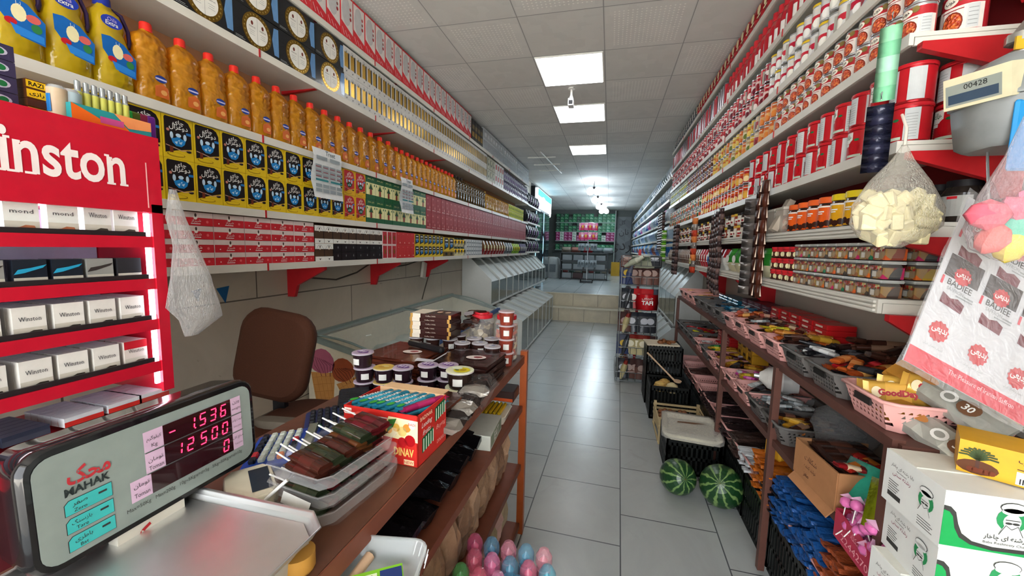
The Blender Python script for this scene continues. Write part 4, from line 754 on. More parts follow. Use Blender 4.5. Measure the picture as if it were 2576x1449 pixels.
# shelves with green cartons on the back wall
GC = []
for a, c in (('1f6b45', '7fae8c'), ('23805a', 'b8d8c4'), ('2a3f38', '6a8a7a'), ('c9cfc8', '2f7a52'), ('8a1f5a', 'd8a8c8')):
    q = MB(); q.box((0, .13, .058), (.165, .26, .116), mat(a, .4)); q.rect(FR(), -.06, .03, .12, .02, mat(c), 1).rect(FR(), -.05, .07, .06, .02, mat(c), 1); GC.append(proto(q.build('carton')))
for i, z in enumerate((1.45, 1.83, 2.21, 2.59)):
    b = MB().box((-1.05, YB-.2, -.012), (2.45, .4, .024), mat('9fb0aa', .4)); o = b.build('back_shelf'); o.location = (0, 0, z); tag(o, 'grey shelf on the back wall, %s of the four' % LEV[4][i], 'shelf', 'shelves on the back wall')
    for r in range(3 if i else 2):
        for k in range(14):
            g = GC[(3, 3, 4, 4, 3)[k % 5]] if i == 1 and 5 > k > 0 or i == 1 and k > 10 else GC[4] if i == 1 and k < 8 else GC[0 if (k*3+r+i) % 5 < 3 else 1 if k > 7 else 2]
            if r == 2 and (k*7+i) % 6 == 0: continue
            o = g if not g.get('_used') else dup(g, (0, 0, 0)); g['_used'] = 1; put(o, (-2.17+.172*k, YB-.39, z+.118*r)); tag(o, 'small %s carton on the back wall shelf, %s of four' % (['dark green', 'bright green', 'dark grey-green', 'white and green', 'purple'][GC.index(g)], LEV[4][i]), 'carton', '%s cartons on the %s back shelf' % (['dark green', 'bright green', 'grey-green', 'white and green', 'purple'][GC.index(g)], LEV[4][i]))
struct(MB().box((.165, YB-.2, 1.8), (.04, .42, 2.55), mat('8f9a96', .4)), 'trim_back_shelf_side')
t = empty('calligraphy_banner', (.5, YB-.06, 0)); tag(t, 'grey banner with black Persian calligraphy on the back wall', 'banner')
MB().box((0, 0, 1.75), (.62, .02, 2.2), confetti(['62676a', '6d7275', '585d60'], 4, .6, .1)).build('cloth', t)
b = MB(); fr = FR(-.012); 
for s_, x_, z_, h_ in (('وردی', 0, 1.35, .42), ('نان', .02, 2.05, .3), ('گل', -.05, 2.5, .22), ('خوش', .05, .85, .3)): MB().text(fr, fa(s_), x_, z_, h_, BLK, 1).build('lettering', t)
# counter of grey crates in the rear
t = empty('rear_shelf_unit', (-.78, 12.5, .53)); tag(t, 'low dark shelf unit holding grey crates on the raised floor', 'shelf unit')
for z in (.02, .3, .58, .84): MB().box((0, .2, z), (1.46, .42, .025), mat('4a4b4c', .5)).build('board', t)
for x in (-.72, .72): MB().box((x, .2, .42), (.03, .42, .84), mat('3f4144', .5)).build('side_panel', t)
gc = proto(MB().rbox((0, .15, .09), (.31, .3, .18), mat('7c8082', .5), .02).build('storage_box'))
gc2 = proto(MB().rbox((0, .15, .09), (.31, .3, .18), mat('4d3a3a', .5), .02).build('storage_box'))
for r in range(3):
    for k in range(4):
        g = gc2 if (r == 0 and k == 1) else gc; o = g if not g.get('_used') else dup(g, (0, 0, 0)); g['_used'] = 1
        put(o, (-.78-.52+.345*k, 12.52, .53+.034+.28*r)); tag(o, '%s storage box, %s row, %s from the left in the rear shelf unit' % ('dark brown' if g is gc2 else 'grey', LEV[3][r], ORD[k]), 'box', 'storage boxes in the rear shelf unit')
for k, (x, c) in enumerate(((-1.3, '7a7266'), (-1.0, '8a5a50'), (-.62, 'a8232c'), (-.3, '6a7478'), (0, '8a9294'))):
    q = pack(.28, .16, .25, [mat(c, .4)], 'bag'); put(tag(q, 'slumped %s bag on top of the rear shelf unit' % ['brown-grey', 'dusty pink', 'red', 'slate', 'pale grey'][k], 'bag'), (x-.05, 12.58, 1.385))
for k, (x, y, c) in enumerate(((-1.78, 12.9, 'a6abab'), (-1.95, 13.5, '8a8078'))):
    q = MB(); q.loft([sq_ring(.42*s, .3*s, z, .4) for z, s in ((0, .9), (.05, 1), (.35, 1.02), (.62, .9), (.68, .6))], mat(c, .7, bump=.4)); q.poly(FR(-.16), [(-.1, .2), (.1, .2), (.1, .45), (-.1, .45)], mat('6d7478'), 1)
    put(tag(q.build('sack'), '%s sack standing beside the fridge' % ('white printed' if k == 0 else 'brown'), 'sack'), (x, y, .53))
q = MB(); q.box((0, 0, .25), (.3, .3, .5), mat('b08a2a', .5)); put(tag(q.build('cardboard_box'), 'mustard yellow box below the calligraphy banner', 'box'), (.22, 15.2, .53))
for k in range(9):
    q = proto(pack(.2, .2, .12, [mat(['4a4038', '6a3030', '3a4a44', '7a7468'][k % 4], .5)], 'bag')); q['_used'] = 1
    put(tag(q, 'dim bag on the floor in front of the back wall, %s from the left' % ORD[k], 'bag', 'dim bags below the back shelves'), (-2.0+.26*k, 16.2, .53+.0), 0)
# wire stand with pink packets
t = empty('wire_display_stand', (-.62, 11.55, .53)); tag(t, 'wire display stand on the raised floor hung with pink packets', 'display stand')
b = MB(); b.tube([(0, 0, .05), (0, 0, 1.72)], .018, SIL, 8); b.build('pole', t)
b = MB(); b.box((0, 0, .1), (.36, .26, .02), BLK).box((0, 0, .03), (.36, .26, .015), BLK); [b.tube([(x, y, 0), (x, y, .1)], .01, BLK) for x in (-.17, .17) for y in (-.12, .12)]; b.build('base', t)
for z in (1.7, 1.42, 1.1, .62): b = MB(); b.tube([(.24*cos(a*pi/6), .2*sin(a*pi/6), z) for a in range(13)], .006, SIL, 5, False).tube([(-.24, 0, z), (.24, 0, z)], .005, SIL, 5); b.build('wire_ring', t)
hp = [proto(pack(.11, .2, .05, [mat(a, .3), mat(c, .3)], 'hanging_packet', mat(d))) for a, c, d in (('d8568a', 'e6a0b0', 'f0e0e0'), ('c83a5a', 'd8709a', 'e0b040'), ('7a8488', '9aa2a6', '50585c'))]
for z, n, kind in ((2.02, 6, 0), (1.76, 6, 1), (1.45, 5, 2), (.98, 5, 2)):
    for k in range(n):
        g = hp[(kind+k) % 2 if kind < 2 else 2]; o = g if not g.get('_used') else dup(g, (0, 0, 0)); g['_used'] = 1; a = -pi*.9+pi*.8*k/(n-1)
        put(o, (-.62+.22*cos(a), 11.55+.2*sin(a)-.03, z)); tag(o, ('pink packet hanging on the wire display stand' if kind < 2 else 'grey packet hanging low on the wire display stand'), 'packet', 'pink packets on the wire stand' if kind < 2 else 'grey packets on the wire stand')
# snack rack in the aisle
t = empty('snack_rack', (.34, 4.85, 0)); tag(t, 'tall wire snack rack with a red pole standing before the right bulk bins', 'snack rack')
MB().box((0, 0, .76), (.03, .03, 1.48), mat('b3222c', .4)).build('pole', t)
wire = mat('8e9496', .35, .6)
for k, z in enumerate((.02, .3, .56, .83, 1.1, 1.32)):
    w, d = (.2, .3) if k else (.22, .33)
    b = MB()
    for zz in (z, z+.1): b.tube([(-w, -d, zz), (w, -d, zz), (w, d, zz), (-w, d, zz), (-w, -d, zz)], .004, wire, 5, False)
    for q in range(7): b.tube([(-w+2*w*q/6, -d, z+.1), (-w+2*w*q/6, -d, z), (-w+2*w*q/6, d, z), (-w+2*w*q/6, d, z+.1)], .0025, wire, 4, False)
    for q in range(7): b.tube([(-w, -d+2*d*q/6, z+.1), (-w, -d+2*d*q/6, z), (w, -d+2*d*q/6, z), (w, -d+2*d*q/6, z+.1)], .0025, wire, 4, False)
    b.build('wire_basket', t)
b = MB(); [b.tube([(x, y, 0), (x, y, 1.3)], .006, wire, 6) for x in (-.2, .2) for y in (-.3, .3)]; b.build('frame', t)
SN = [proto(pack(.13, .2, .07, c, 'snack_bag', d)) for c, d in (([mat('3c3f45', .25, .3), mat('54585c', .25, .3), mat('2c3038', .3)], mat('b8bcc4')), ([mat('c6bb90', .35), mat('b3a67a', .35), mat('8a2a22', .35)], mat('e6dfc4')), ([mat('b01c26', .3), mat('c22a30', .3)], mat('e8e0d8')), ([mat('6b4a42', .35), mat('4a3230', .3)], mat('a89088')), ([mat('9aa08c', .35), mat('b8baa8', .35)], mat('4a5a48')), ([mat('39456a', .3), mat('565b6a', .3)], mat('c8a83a')))]
TN = ['dark grey', 'cream and brown', 'red', 'brown', 'pale green', 'blue-grey']
cnt = 0
for k, z in enumerate((.03, .31, .57, .84, 1.11, 1.33)):
    for s in range(10):
        i = s % 5; side = s//5
        kind = {0: (3, 1), 1: (1, 0), 2: (0, 1), 3: (2, 0), 4: (3, 5), 5: (4, 4)}[k][side] if s % 4 else (0, 5, 3)[(k+s) % 3]
        g = SN[kind]; o = g if not g.get('_used') else dup(g, (0, 0, 0)); g['_used'] = 1; cnt += 1
        if side == 0: loc, rr = (.34-.14+.07*i, 4.56+.01*(s % 3), z+.01), (radians(-14), 0, random.uniform(-.15, .15))
        else: loc, rr = (.155, 4.62+.12*i, z+.01), (radians(-14), 0, -pi/2+random.uniform(-.15, .15))
        if k == 5: rr = (radians(-60), 0, rr[2])
        put(o, loc, rot=rr, sc=(1.15, 1.1, 1.12)); tag(o, '%s snack bag on the %s tier of the red-poled snack rack' % (TN[kind], ['bottom', 'second', 'third', 'fourth', 'fifth', 'top'][k]), 'snack bag', '%s bags on the %s tier of the snack rack' % (TN[kind], ['bottom', 'second', 'third', 'fourth', 'fifth', 'top'][k]))
q = MB(); q.loft([[(-.11, 0, 0), (0, -.03, 0), (.11, 0, 0), (0, .03, 0)], [(-.12, 0, .08), (0, -.05, .08), (.12, 0, .08), (0, .04, .08)], [(-.11, 0, .17), (0, -.02, .17), (.11, 0, .17), (0, .02, .17)]], mat('b5141e', .3)); fr = FR(-.052); q.text(fr, 'TAFI', 0, .06, .045, WHT, 1, bold=.03).text(fr, fa('چیپس'), 0, .11, .03, WHT, 1)
put(tag(q.build('snack_bag'), 'large red snack bag with white lettering on the front of the rack', 'snack bag'), (.42, 4.535, .84), 0)
# crates on the floor
def crate(w, d, h, m, holes=True):
    t = empty('plastic_crate'); b = MB(); th = .012
    b.box((0, d/2, .008), (w, d, .016), m)
    o = b.build('bottom', t)
    for nm, f0, L_ in (('side_wall', F((-w/2, 0, 0), (1, 0, 0), (0, 0, 1)), w), ('side_wall', F((-w/2, d-th, 0), (1, 0, 0), (0, 0, 1)), w), ('side_wall', F((-w/2+th, 0, 0), (0, 1, 0), (0, 0, 1)), d), ('side_wall', F((w/2, 0, 0), (0, 1, 0), (0, 0, 1)), d)):
        b = MB(); n = max(5, int(L_/.03)); 
        def bar(x, z, ww, hh):
            p = f0.p(x+ww/2, z+hh/2, -th/2); (b.box(p, (ww, th, hh), m) if f0.u.x else b.box(p, (th, ww, hh), m))
        bar(0, h-.04, L_, .04); bar(0, 0, L_, .035); bar(0, h*.5-.01, L_, .02)
        for k in range(n+1): bar(min(L_-.012, k*L_/n), 0, .012, h-.02)
        b.build(nm, t)
    return t
bk = mat('1b1d1c', .35)
for k, (x, y, z, lab) in enumerate(((.57, 3.6, 0, 'lower black crate, front of the pair near the walnut crate'), (.56, 3.97, 0, 'rear bottom black crate beside the snack rack'), (.56, 3.97, .285, 'rear top black crate carrying a board of dates'))):
    c = crate(.33, .34, .28 if k else .3, bk); put(tag(c, lab, 'crate', None), (x, y, z))
q = MB(); q.box((0, 0, 0), (.3, .22, .012), mat('cbbfa8', .7)); put(tag(q.build('board'), 'pale cardboard sheet on the rear black crate', 'board'), (.53, 4.06, .59), .1)
for k in range(7):
    q = MB(); q.loft([sq_ring(.07*s, .03*s, z, .5) for z, s in ((0, .6), (.012, 1), (.024, .6))], mat('7a4a28', .5, bump=.3)); put(tag(q.build('dried_fruit'), 'brown dried fruit piece on the pale cardboard sheet', 'dried fruit', 'dried fruit on the cardboard sheet'), (.52+.035*(k % 4), 4.0+.05*(k//4), .597+.012*(k % 2)), k)
for k, (x, y, c) in enumerate(((.5, 3.72, 'c8a45e'), (.6, 3.7, 'c4b48a'), (.55, 3.8, 'b8914e'))):
    q = MB(); q.lathe([(.001, -.05), (.04, -.035), (.056, 0), (.045, .035), (.02, .05), (.001, .053)], mat(c, .5), 14); put(tag(q.build('gourd'), '%s round gourd in the front black crate, %s of three' % ('tan', ORD[k]), 'gourd'), (x, y, .26))
q = MB(); q.tube([(0, 0, 0), (-.1, .12, .09), (-.2, .24, .18)], [.009, .007, .01], mat('c9a98a', .5), 8); o = q.build('wooden_spoon'); MB().lathe([(.001, -.012), (.03, -.006), (.034, .006), (.028, .008)], mat('c9a98a', .5), 14, (.02, -.02, 0), sy=1.3).build('bowl', o); put(tag(o, 'wooden spoon leaning across the front black crate', 'spoon'), (.62, 3.72, .33), .1)
# wooden slatted crate of walnuts
wd = mat('c2ad84', .6, scale=12, var=.2)
t = empty('wooden_crate', (.61, 3.12, 0)); tag(t, 'small pale slatted crate full of walnuts behind the wrapped tray', 'crate')
b = MB().box((0, .19, .1), (.34, .36, .01), wd); b.build('bottom', t)
for nm, (x, y, w, d) in {'a': (0, 0, .36, .01), 'b': (0, .38, .36, .01), 'c': (-.18, .19, .01, .38), 'e': (.18, .19, .01, .38)}.items():
    for z in (.11, .145, .18, .02): MB().box((x, y, z), (w, d, .016), wd).build('slat', t)
for x in (-.17, .17):
    for y in (.01, .37): MB().box((x, y, .105), (.022, .022, .21), wd).build('corner_post', t)
wn = proto(MB().lathe([(.001, -.02), (.014, -.014), (.02, 0), (.014, .014), (.001, .02)], mat('8a5a3c', .6, bump=.5), 9).build('walnut'))
for k in range(54):
    o = wn if k == 0 else dup(wn, (0, 0, 0)); wn['_used'] = 1; put(o, (.61-.135+.038*(k % 8)+random.uniform(-.006, .006), 3.17+.042*(k//8)+random.uniform(-.006, .006), .13+random.uniform(0, .03)), random.random()*6); tag(o, 'brown walnut in the small slatted crate', 'walnut', 'walnuts in the slatted crate')
# wrapped foam tray on a dark crate
c = crate(.34, .32, .235, bk); put(tag(c, 'black crate carrying the wrapped white tray', 'crate'), (.60, 2.72, 0))
t = empty('foam_tray', (.60, 2.86, .24), -.12); tag(t, 'white foam tray wrapped in clear film between walnuts and watermelons', 'tray')
MB().loft([sq_ring(.3, .33, 0, .15), sq_ring(.37, .4, .045, .15), sq_ring(.34, .37, .046, .15), sq_ring(.3, .33, .02, .15)], mat('ddd6bf', .6)).build('tray_body', t)
MB().loft([sq_ring(.375, .405, .02, .15), sq_ring(.38, .41, .052, .15), sq_ring(.3, .32, .058, .15)], film('f0eee8', .3, .1, 30)).build('cling_film', t)
b = MB(); b.poly(F((0, 0, .055), (1, 0, 0), (0, 1, 0)), [(-.09, -.01), (.02, .0), (.1, .035), (.02, .03), (-.08, .012)], mat('6a4a34', .6), 12); b.build('dried_piece', t)
# watermelons
def melon_mat():
    m, nt, p = nodes_mat('watermelon_rind'); L = nt.links; N = nt.nodes.new
    tc = N('ShaderNodeTexCoord'); sp = N('ShaderNodeSeparateXYZ'); L.new(tc.outputs['Object'], sp.inputs[0]); at = N('ShaderNodeMath'); at.operation = 'ARCTAN2'; L.new(sp.outputs[0], at.inputs[0]); L.new(sp.outputs[1], at.inputs[1])
    n = N('ShaderNodeTexNoise'); n.inputs['Scale'].default_value = 22; n.inputs['Detail'].default_value = 4; L.new(tc.outputs['Object'], n.inputs['Vector'])
    a = N('ShaderNodeMath'); a.operation = 'MULTIPLY_ADD'; L.new(n.outputs['Fac'], a.inputs[0]); a.inputs[1].default_value = .55; L.new(at.outputs[0], a.inputs[2])
    s = N('ShaderNodeMath'); s.operation = 'MULTIPLY'; L.new(a.outputs[0], s.inputs[0]); s.inputs[1].default_value = 11
    si = N('ShaderNodeMath'); si.operation = 'SINE'; L.new(s.outputs[0], si.inputs[0])
    r = N('ShaderNodeValToRGB'); r.color_ramp.elements[0].position = .74; r.color_ramp.elements[0].color = lin('193d1f'); r.color_ramp.elements[1].position = .95; r.color_ramp.elements[1].color = lin('6f8c50')
    mr = N('ShaderNodeMapRange'); mr.inputs[1].default_value = -1; L.new(si.outputs[0], mr.inputs[0]); L.new(mr.outputs[0], r.inputs[0]); L.new(r.outputs[0], p.inputs['Base Color']); p.inputs['Roughness'].default_value = .3
    return m
mm = melon_mat()
for k, (x, y, r, tilt, rz) in enumerate(((.47, 2.49, .105, 1.15, .2), (.70, 2.43, .12, 1.0, -.35))):
    q = MB(); q.lathe([(.001, -r*1.12)]+[(r*sin(pi*i/14), -r*1.12*cos(pi*i/14)) for i in range(1, 14)]+[(.001, r*1.12)], mm, 26); o = q.build('watermelon')
    MB().lathe([(.004, r*1.1), (.003, r*1.12+.012), (.001, r*1.12+.014)], mat('6a6a3a'), 8).build('stem', o)
    put(tag(o, ('smaller' if k == 0 else 'larger')+' striped watermelon on the floor, '+('left' if k == 0 else 'right')+' one of two', 'watermelon'), (x, y, r+.004), rot=(tilt, 0, rz))
# ---------------------------------------------------------------- sales counter, freezer, chair, cabinet
wood = brick_mat('wood_top', '6a4433', '5f3c2d', '5f3c2d', 3, 3, 0, noise=9, nstr=.5, rough=.35)
wedge = mat('7a4634', .45, scale=20, var=.15)
TZ = .957
t = empty('sales_counter', (0, 0, 0)); tag(t, 'brown wooden sales counter with open shelves, its top piled with sweets', 'counter')
MB().extr([(-.92, .12), (-.445, .12), (-.392, 1.885), (-.90, 1.885)], (TZ-.03, TZ), wood, 'z').build('worktop', t)
MB().extr([(-.444, .12), (-.4405, .12), (-.3875, 1.885), (-.391, 1.885)], (TZ-.04, TZ-.0005), wedge, 'z').build('edge_band', t)
for z in (.70, .39, .07): MB().extr([(-.9, .3), (-.435, .3), (-.39, 1.875), (-.88, 1.875)], (z-.03, z), wedge, 'z').build('shelf_board', t)
MB().box((-.392, 1.9, .49), (.034, .034, .975), mat('a5532c', .3)).build('leg', t)
MB().box((-.45, .33, .47), (.034, .034, .9), mat('a5532c', .3)).build('leg', t); MB().box((-.88, 1.9, .46), (.034, .034, .93), mat('a5532c', .3)).build('leg', t)
MB().box((-.9, 1.1, .47), (.012, 1.5, .92), wedge).build('back_panel', t)
# freezer
fz = mat('d9d0b9', .35); fm = mat('8b9a95', .35, .4)
t = empty('chest_freezer', (-1.985, 2.25, 0)); tag(t, 'long cream chest freezer with slanting glass lids along the left wall', 'freezer')
b = MB(); b.box((.32, 1.28, .3), (.64, 2.56, .56), fz); [b.extr([(0, .58), (.64, .58), (.64, .68), (0, .835)], q, fz, 'y') for q in ((0, .03), (2.53, 2.56))]; b.box((.63, 1.28, .63), (.02, 2.5, .1), fz).box((.01, 1.28, .7), (.02, 2.5, .25), fz); b.build('body', t)
b = MB(); b.extr([(-.0, .835), (.655, .68), (.655, .715), (0, .868)], (-.012, .02), fm, 'y'); b.build('end_rim', t)
MB().extr([(0, .835), (.655, .68), (.655, .715), (0, .868)], (2.54, 2.57), fm, 'y').build('end_rim', t)
MB().extr([(.63, .68), (.66, .68), (.66, .722), (.63, .722)], (0, 2.56), mat('2a4f8a', .35), 'y').build('front_rim', t)
MB().box((.012, 1.28, .86), (.025, 2.56, .03), fm).build('back_rim', t)
MB().box((.32, 1.28, .584), (.6, 2.5, .006), mat('aab4ae', .5)).build('liner', t)
gl = film('c9d6d2', .16, .04)
for k in range(2):
    y0, y1 = .03+1.27*k, 1.25+1.27*k
    b = MB(); P = [(.02+.61*i/6, .862-.148*i/6+.035*sin(pi*i/6)) for i in range(7)]
    b.add([(x, y, z) for x, z in P for y in (y0, y1)], [(2*i, 2*i+1, 2*i+3, 2*i+2) for i in range(6)], gl, True); o = b.build('glass_lid', t)
    for yy in (y0, y1): MB().tube([(x, yy, z) for x, z in P], .009, fm, 5).build('lid_frame', o)
    MB().tube([(.3, y0+.2, .83), (.34, y0+.2, .84)], .004, WHT, 5).build('lid_handle', o)
for k in range(9):
    q = pack(.16, .2, .1, [mat(['a8b0a8', 'c9c0b0', '8f9a94', 'b8a894'][k % 4], .4)], 'frozen_bag'); put(tag(q, 'frosty bag inside the glass-topped freezer', 'bag', 'frosty bags inside the freezer'), (-1.78+.17*(k % 2), 2.5+.24*k, .62), 0, (radians(-86), 0, k*.5))
# ice-cream cone stickers on the near end of the freezer
b = MB(); FZ = F((-1.985, 2.2495, 0), (1, 0, 0), (0, 0, 1))
def cone(cx, cz, k, tilt, c1, c2):
    def R(x, z): return (cx+k*(x*cos(tilt)+z*sin(tilt)), cz+k*(-x*sin(tilt)+z*cos(tilt)))
    n = 16; b = MB(); b.poly(FZ, [R(-.075, .0), R(.075, 0), R(.045, -.24), R(-.045, -.24)], mat('c48a4a', .5), 1)
    for i in range(5): b.line(FZ, [R(-.07+.028*i, -.005), R(-.03+.024*i, -.235)], .002, mat('a06a34'), 2); b.line(FZ, [R(-.07+.004*i, -.04*i-.03), R(.07-.004*i, -.04*i-.015)], .002, mat('a06a34'), 2)
    b.poly(FZ, [R(.076*cos(2*pi*i/n), .045+(.085 if sin(2*pi*i/n) > 0 else .05)*sin(2*pi*i/n)) for i in range(n)], mat(c1, .5), 3)
    for i in range(7): b.line(FZ, [R(-.055+.012*i, .09-.004*i), R(-.05+.02*i, .04), R(-.02+.013*i, .0-.02*(i % 2))], .004, mat(c2), 4)
    return b
x1, z1 = -1.86+1.985, .62
for nm, args, lab in (('sticker', (.117, .61, 1.28, -.05, 'a85a70', '6d3044'), 'picture of a pink ice-cream cone on the freezer end'), ('sticker', (.305, .575, 1.2, -.42, '9a4a2a', '5a2414'), 'picture of a caramel ice-cream cone on the freezer end')): tag(cone(*args).build('cone_picture'), lab, 'sticker')
# chair
t = empty('office_chair', (-1.53, 1.52, 0), radians(8)); tag(t, 'brown upholstered office chair behind the counter', 'chair')
cb_ = mat('4a2a1c', .8, scale=200, var=.25); 
def rr(w, h, r, n=5): return [(sx*(w/2-r)+r*cos(a), sz*(h/2-r)+r*sin(a)) for sx, sz, a0 in ((1, 1, 0), (-1, 1, pi/2), (-1, -1, pi), (1, -1, 3*pi/2)) for a in [a0+pi/2*i/n for i in range(n+1)]]
P = rr(.37, .43, .11); b = MB(); b.loft([[(x*s, y, z*s) for x, z in P] for y, s in ((-.03, .86), (-.02, .96), (0, 1), (.025, .98), (.035, .9))], cb_)
o = b.build('backrest', t); o.location = (.0, .0, .955); o.rotation_euler = (radians(-6), radians(9), 0)
b = MB(); P = rr(.44, .42, .12); b.loft([[(x*s, z*s, y) for x, z in P] for y, s in ((-.04, .9), (-.03, 1), (.0, 1), (.025, .93), (.035, .8))], cb_); o = b.build('seat', t); o.location = (.18, -.02, .65)
MB().box((0, .03, .66), (.06, .03, .3), BLK).build('back_support', t); MB().lathe([(.03, .08), (.03, .61)], BLK, 10, (.15, -.1, 0)).build('gas_column', t)
for k in range(5): a = 2*pi*k/5; MB().tube([(.15, -.1, .09), (.15+.28*cos(a), -.1+.28*sin(a), .05)], .02, BLK).lathe([(.001, 0), (.025, .0), (.025, .04), (.001, .04)], BLK, 8, (.15+.28*cos(a), -.1+.28*sin(a), 0)).build('foot', t)
MB().loft([sq_ring(.24*s, .06*s, z, .4) for z, s in ((-.02, .8), (0, 1), (.015, .9))], mat('6a6258', .8)).build('armrest', t).location = (.2, -.24, .74)
MB().tube([(.2, -.24, .73), (.2, -.22, .66), (.18, -.1, .63)], .014, BLK).build('armrest_support', t)
# cigarette display cabinet
CX = -1.25; t = empty('cigarette_cabinet', (CX, 0, 0)); tag(t, 'tall red lit cigarette display cabinet at the left edge', 'display cabinet')
rd = mat('c0182e', .3, coat=.3); Y0, Y1 = -.15, .862; LW = mat('c9c4dc', .4)
MB().box((-.1, (Y0+Y1)/2, 1.665), (.24, Y1-Y0, .205), rd).build('header', t)
b = MB(); fr = F((.0205, .36, 1.625), (0, 1, 0), (0, 0, 1)); FS = F((.0205, .0, 0), (0, 1, 0), (0, 0, 1))
b.text(fr, 'Winston', .258, 0, .10, mat('efe2df', .4), 1, w=.32, bold=.02, res=4); [b.rect(fr, x-.009, 0, .018, .005, mat('efe2df', .4), 2) for x in (0.1965, 0.2165, 0.2425, 0.3865, 0.4135)]; [b.rect(fr, x-.011, .068, .01, .005, mat('efe2df', .4), 2) for x in (0.1965, 0.2165, 0.3865)]; b.rect(FS, .825, 1.575, .003, .12, mat('f0b0b0'), 1); b.build('brand_lettering', t)
MB().box((-.1, Y1-.014, 1.32), (.24, .028, .53), rd).build('side_panel', t); MB().box((-.1, Y0+.015, 1.32), (.24, .03, .53), rd).build('side_panel', t)
MB().box((-.21, (Y0+Y1)/2, 1.31), (.02, Y1-Y0-.06, .5), LW).build('back_panel', t); MB().box((-.1, (Y0+Y1)/2, 1.0), (.24, Y1-Y0, .05), rd).build('plinth', t)
MB().box((-.1, (Y0+Y1)/2, .49), (.22, Y1-Y0-.03, .97), mat('5a2026', .5)).build('base_cupboard', t)
MB().box((.008, Y1-.035, 1.32), (.008, .01, .48), emit('f0ecff', 6)).build('light_strip', t)
light('cabinet_light', 'AREA', (CX-.06, .38, 1.561), 3.0, (.93, .92, 1), .04, .78, (0, radians(-12), radians(0)))
SHZ = [1.512, 1.396, 1.281, 1.160, 1.06]
for k, z in enumerate(SHZ[:4]):
    zt = z-.012
    o = MB().box((-.095, (Y0+Y1)/2, zt-.012), (.21, Y1-Y0-.06, .01), LW).build('tier_shelf', t)
    MB().box((.012, (Y0+Y1)/2, zt-.018), (.008, Y1-Y0-.05, .03), rd).build('red_rail', o); MB().box((.008, (Y0+Y1)/2, zt+.002), (.006, Y1-Y0-.06, .014), mat('2a2426', .3)).build('black_lip', o)
def cig(c, warn, txt, col2=None, bar=None):
    b = MB(); b.box((0, .011, .0425), (.054, .022, .085), mat(c, .3, coat=.4)); fr = FR()
    b.rect(fr, -.027, 0, .054, .03, mat('c9c4b8', .4), 1).poly(fr, [(-.02, .006), (-.016, .015), (-.005, .017), (.004, .022), (.018, .021), (.021, .012), (.01, .007)], mat(warn, .5), 2)
    if col2: b.rect(fr, -.027, .06, .054, .025, mat(col2, .3), 1)
    if bar: b.poly(fr, [(-.027, .04), (-.01, .045), (.02, .06), (.027, .07), (.0, .06), (-.02, .055)], mat(bar, .3), 2)
    if txt: b.text(fr, txt, 0, .047, .009 if len(txt) < 6 else .012, mat('3a3a40' if c[0] in 'def' else 'c9c9cc'), 2, w=.036, res=1)
    return b
CG = {k: proto(cig(*a).build('cigarette_pack')) for k, a in dict(mond=('e4e6e2', 'b06a4a', 'mond'), silver=('e0e0dc', '4a4238', 'Winston'), dark=('2a2a2e', '4a3a34', ''), blue=('1c222c', '3a2a26', '', None, '2a9ac0'), grey=('8d8d8a', '4a4038', '', None, '3a3432'), white=('e6e3dd', '3a342c', 'Winston'), red=('d9cfc8', '5a4a3c', 'Winston', 'b8202c')).items()}
LAB = dict(mond='white slim', silver='silver-white', dark='black', blue='black and turquoise', grey='grey', white='white', red='red and white')
RW = [('dark', .465, 0), ('mond', .527, 0), ('mond', .592, 0), ('mond', .66, 0), ('silver', .725, 0), ('silver', .785, 0)], [('dark', .465, 1), ('grey', .53, 1), ('blue', .597, 1), ('blue', .66, 1), ('grey', .722, 1), ('dark', .785, 1)], [('red', .455, 2), ('white', .517, 2), ('white', .588, 2), ('white', .655, 2), ('white', .72, 2), ('white', .785, 2)], [('red', .45, 3), ('white', .518, 3), ('white', .59, 3), ('white', .655, 3), ('white', .72, 3), ('red', .785, 3)]
for q, rw in enumerate(RW):
    for k, y, s in rw:
        dep = (1, 2, 5, 6)[s]
        if s == 1: sc = (1, 1, .72)
        else: sc = (1, 1, .85) if s else (1, 1, 1)
        for d in range(dep):
            g = CG[k]; o = g if not g.get('_used') else dup(g, (0, 0, 0)); g['_used'] = 1
            put(o, (CX+.0-.0235*d, y, SHZ[s]-.019), pi/2+random.uniform(-.03, .03), sc=sc); tag(o, '%s cigarette pack, %s tier of the red cabinet%s' % (LAB[k], ['top', 'second', 'third', 'fourth'][s], ', at the front' if d == 0 else ', behind the front one'), 'cigarette pack', 'cigarette packs on the %s tier' % ['top', 'second', 'third', 'fourth'][s])
for r, (y, c) in enumerate(((.47, '3a3c4a'), (.56, '3a3c4a'), (.66, 'b82a24'), (.745, 'b82a24'), (.815, 'a83a34'))):
    for d in range(6):
        q = MB(); q.box((0, 0, .011), (.022, .075, .022), mat('c4c6cc' if r > 1 else '2c3040', .3, coat=.5)); q.rect(F((.0113, 0, 0), (0, 1, 0), (0, 0, 1)), -.0375, .0, .075, .012, mat(c), 1)
        put(tag(q.build('cigarette_pack'), '%s pack lying in the bottom tier of the cabinet, %s pile' % ('red-edged silver' if r > 1 else 'dark blue', ORD[r]), 'cigarette pack', '%s packs lying in the bottom tier' % ('red-edged' if r > 1 else 'dark blue')), (CX-.0+-.0235*d, y-.0+.0, 1.026+.012), 0)
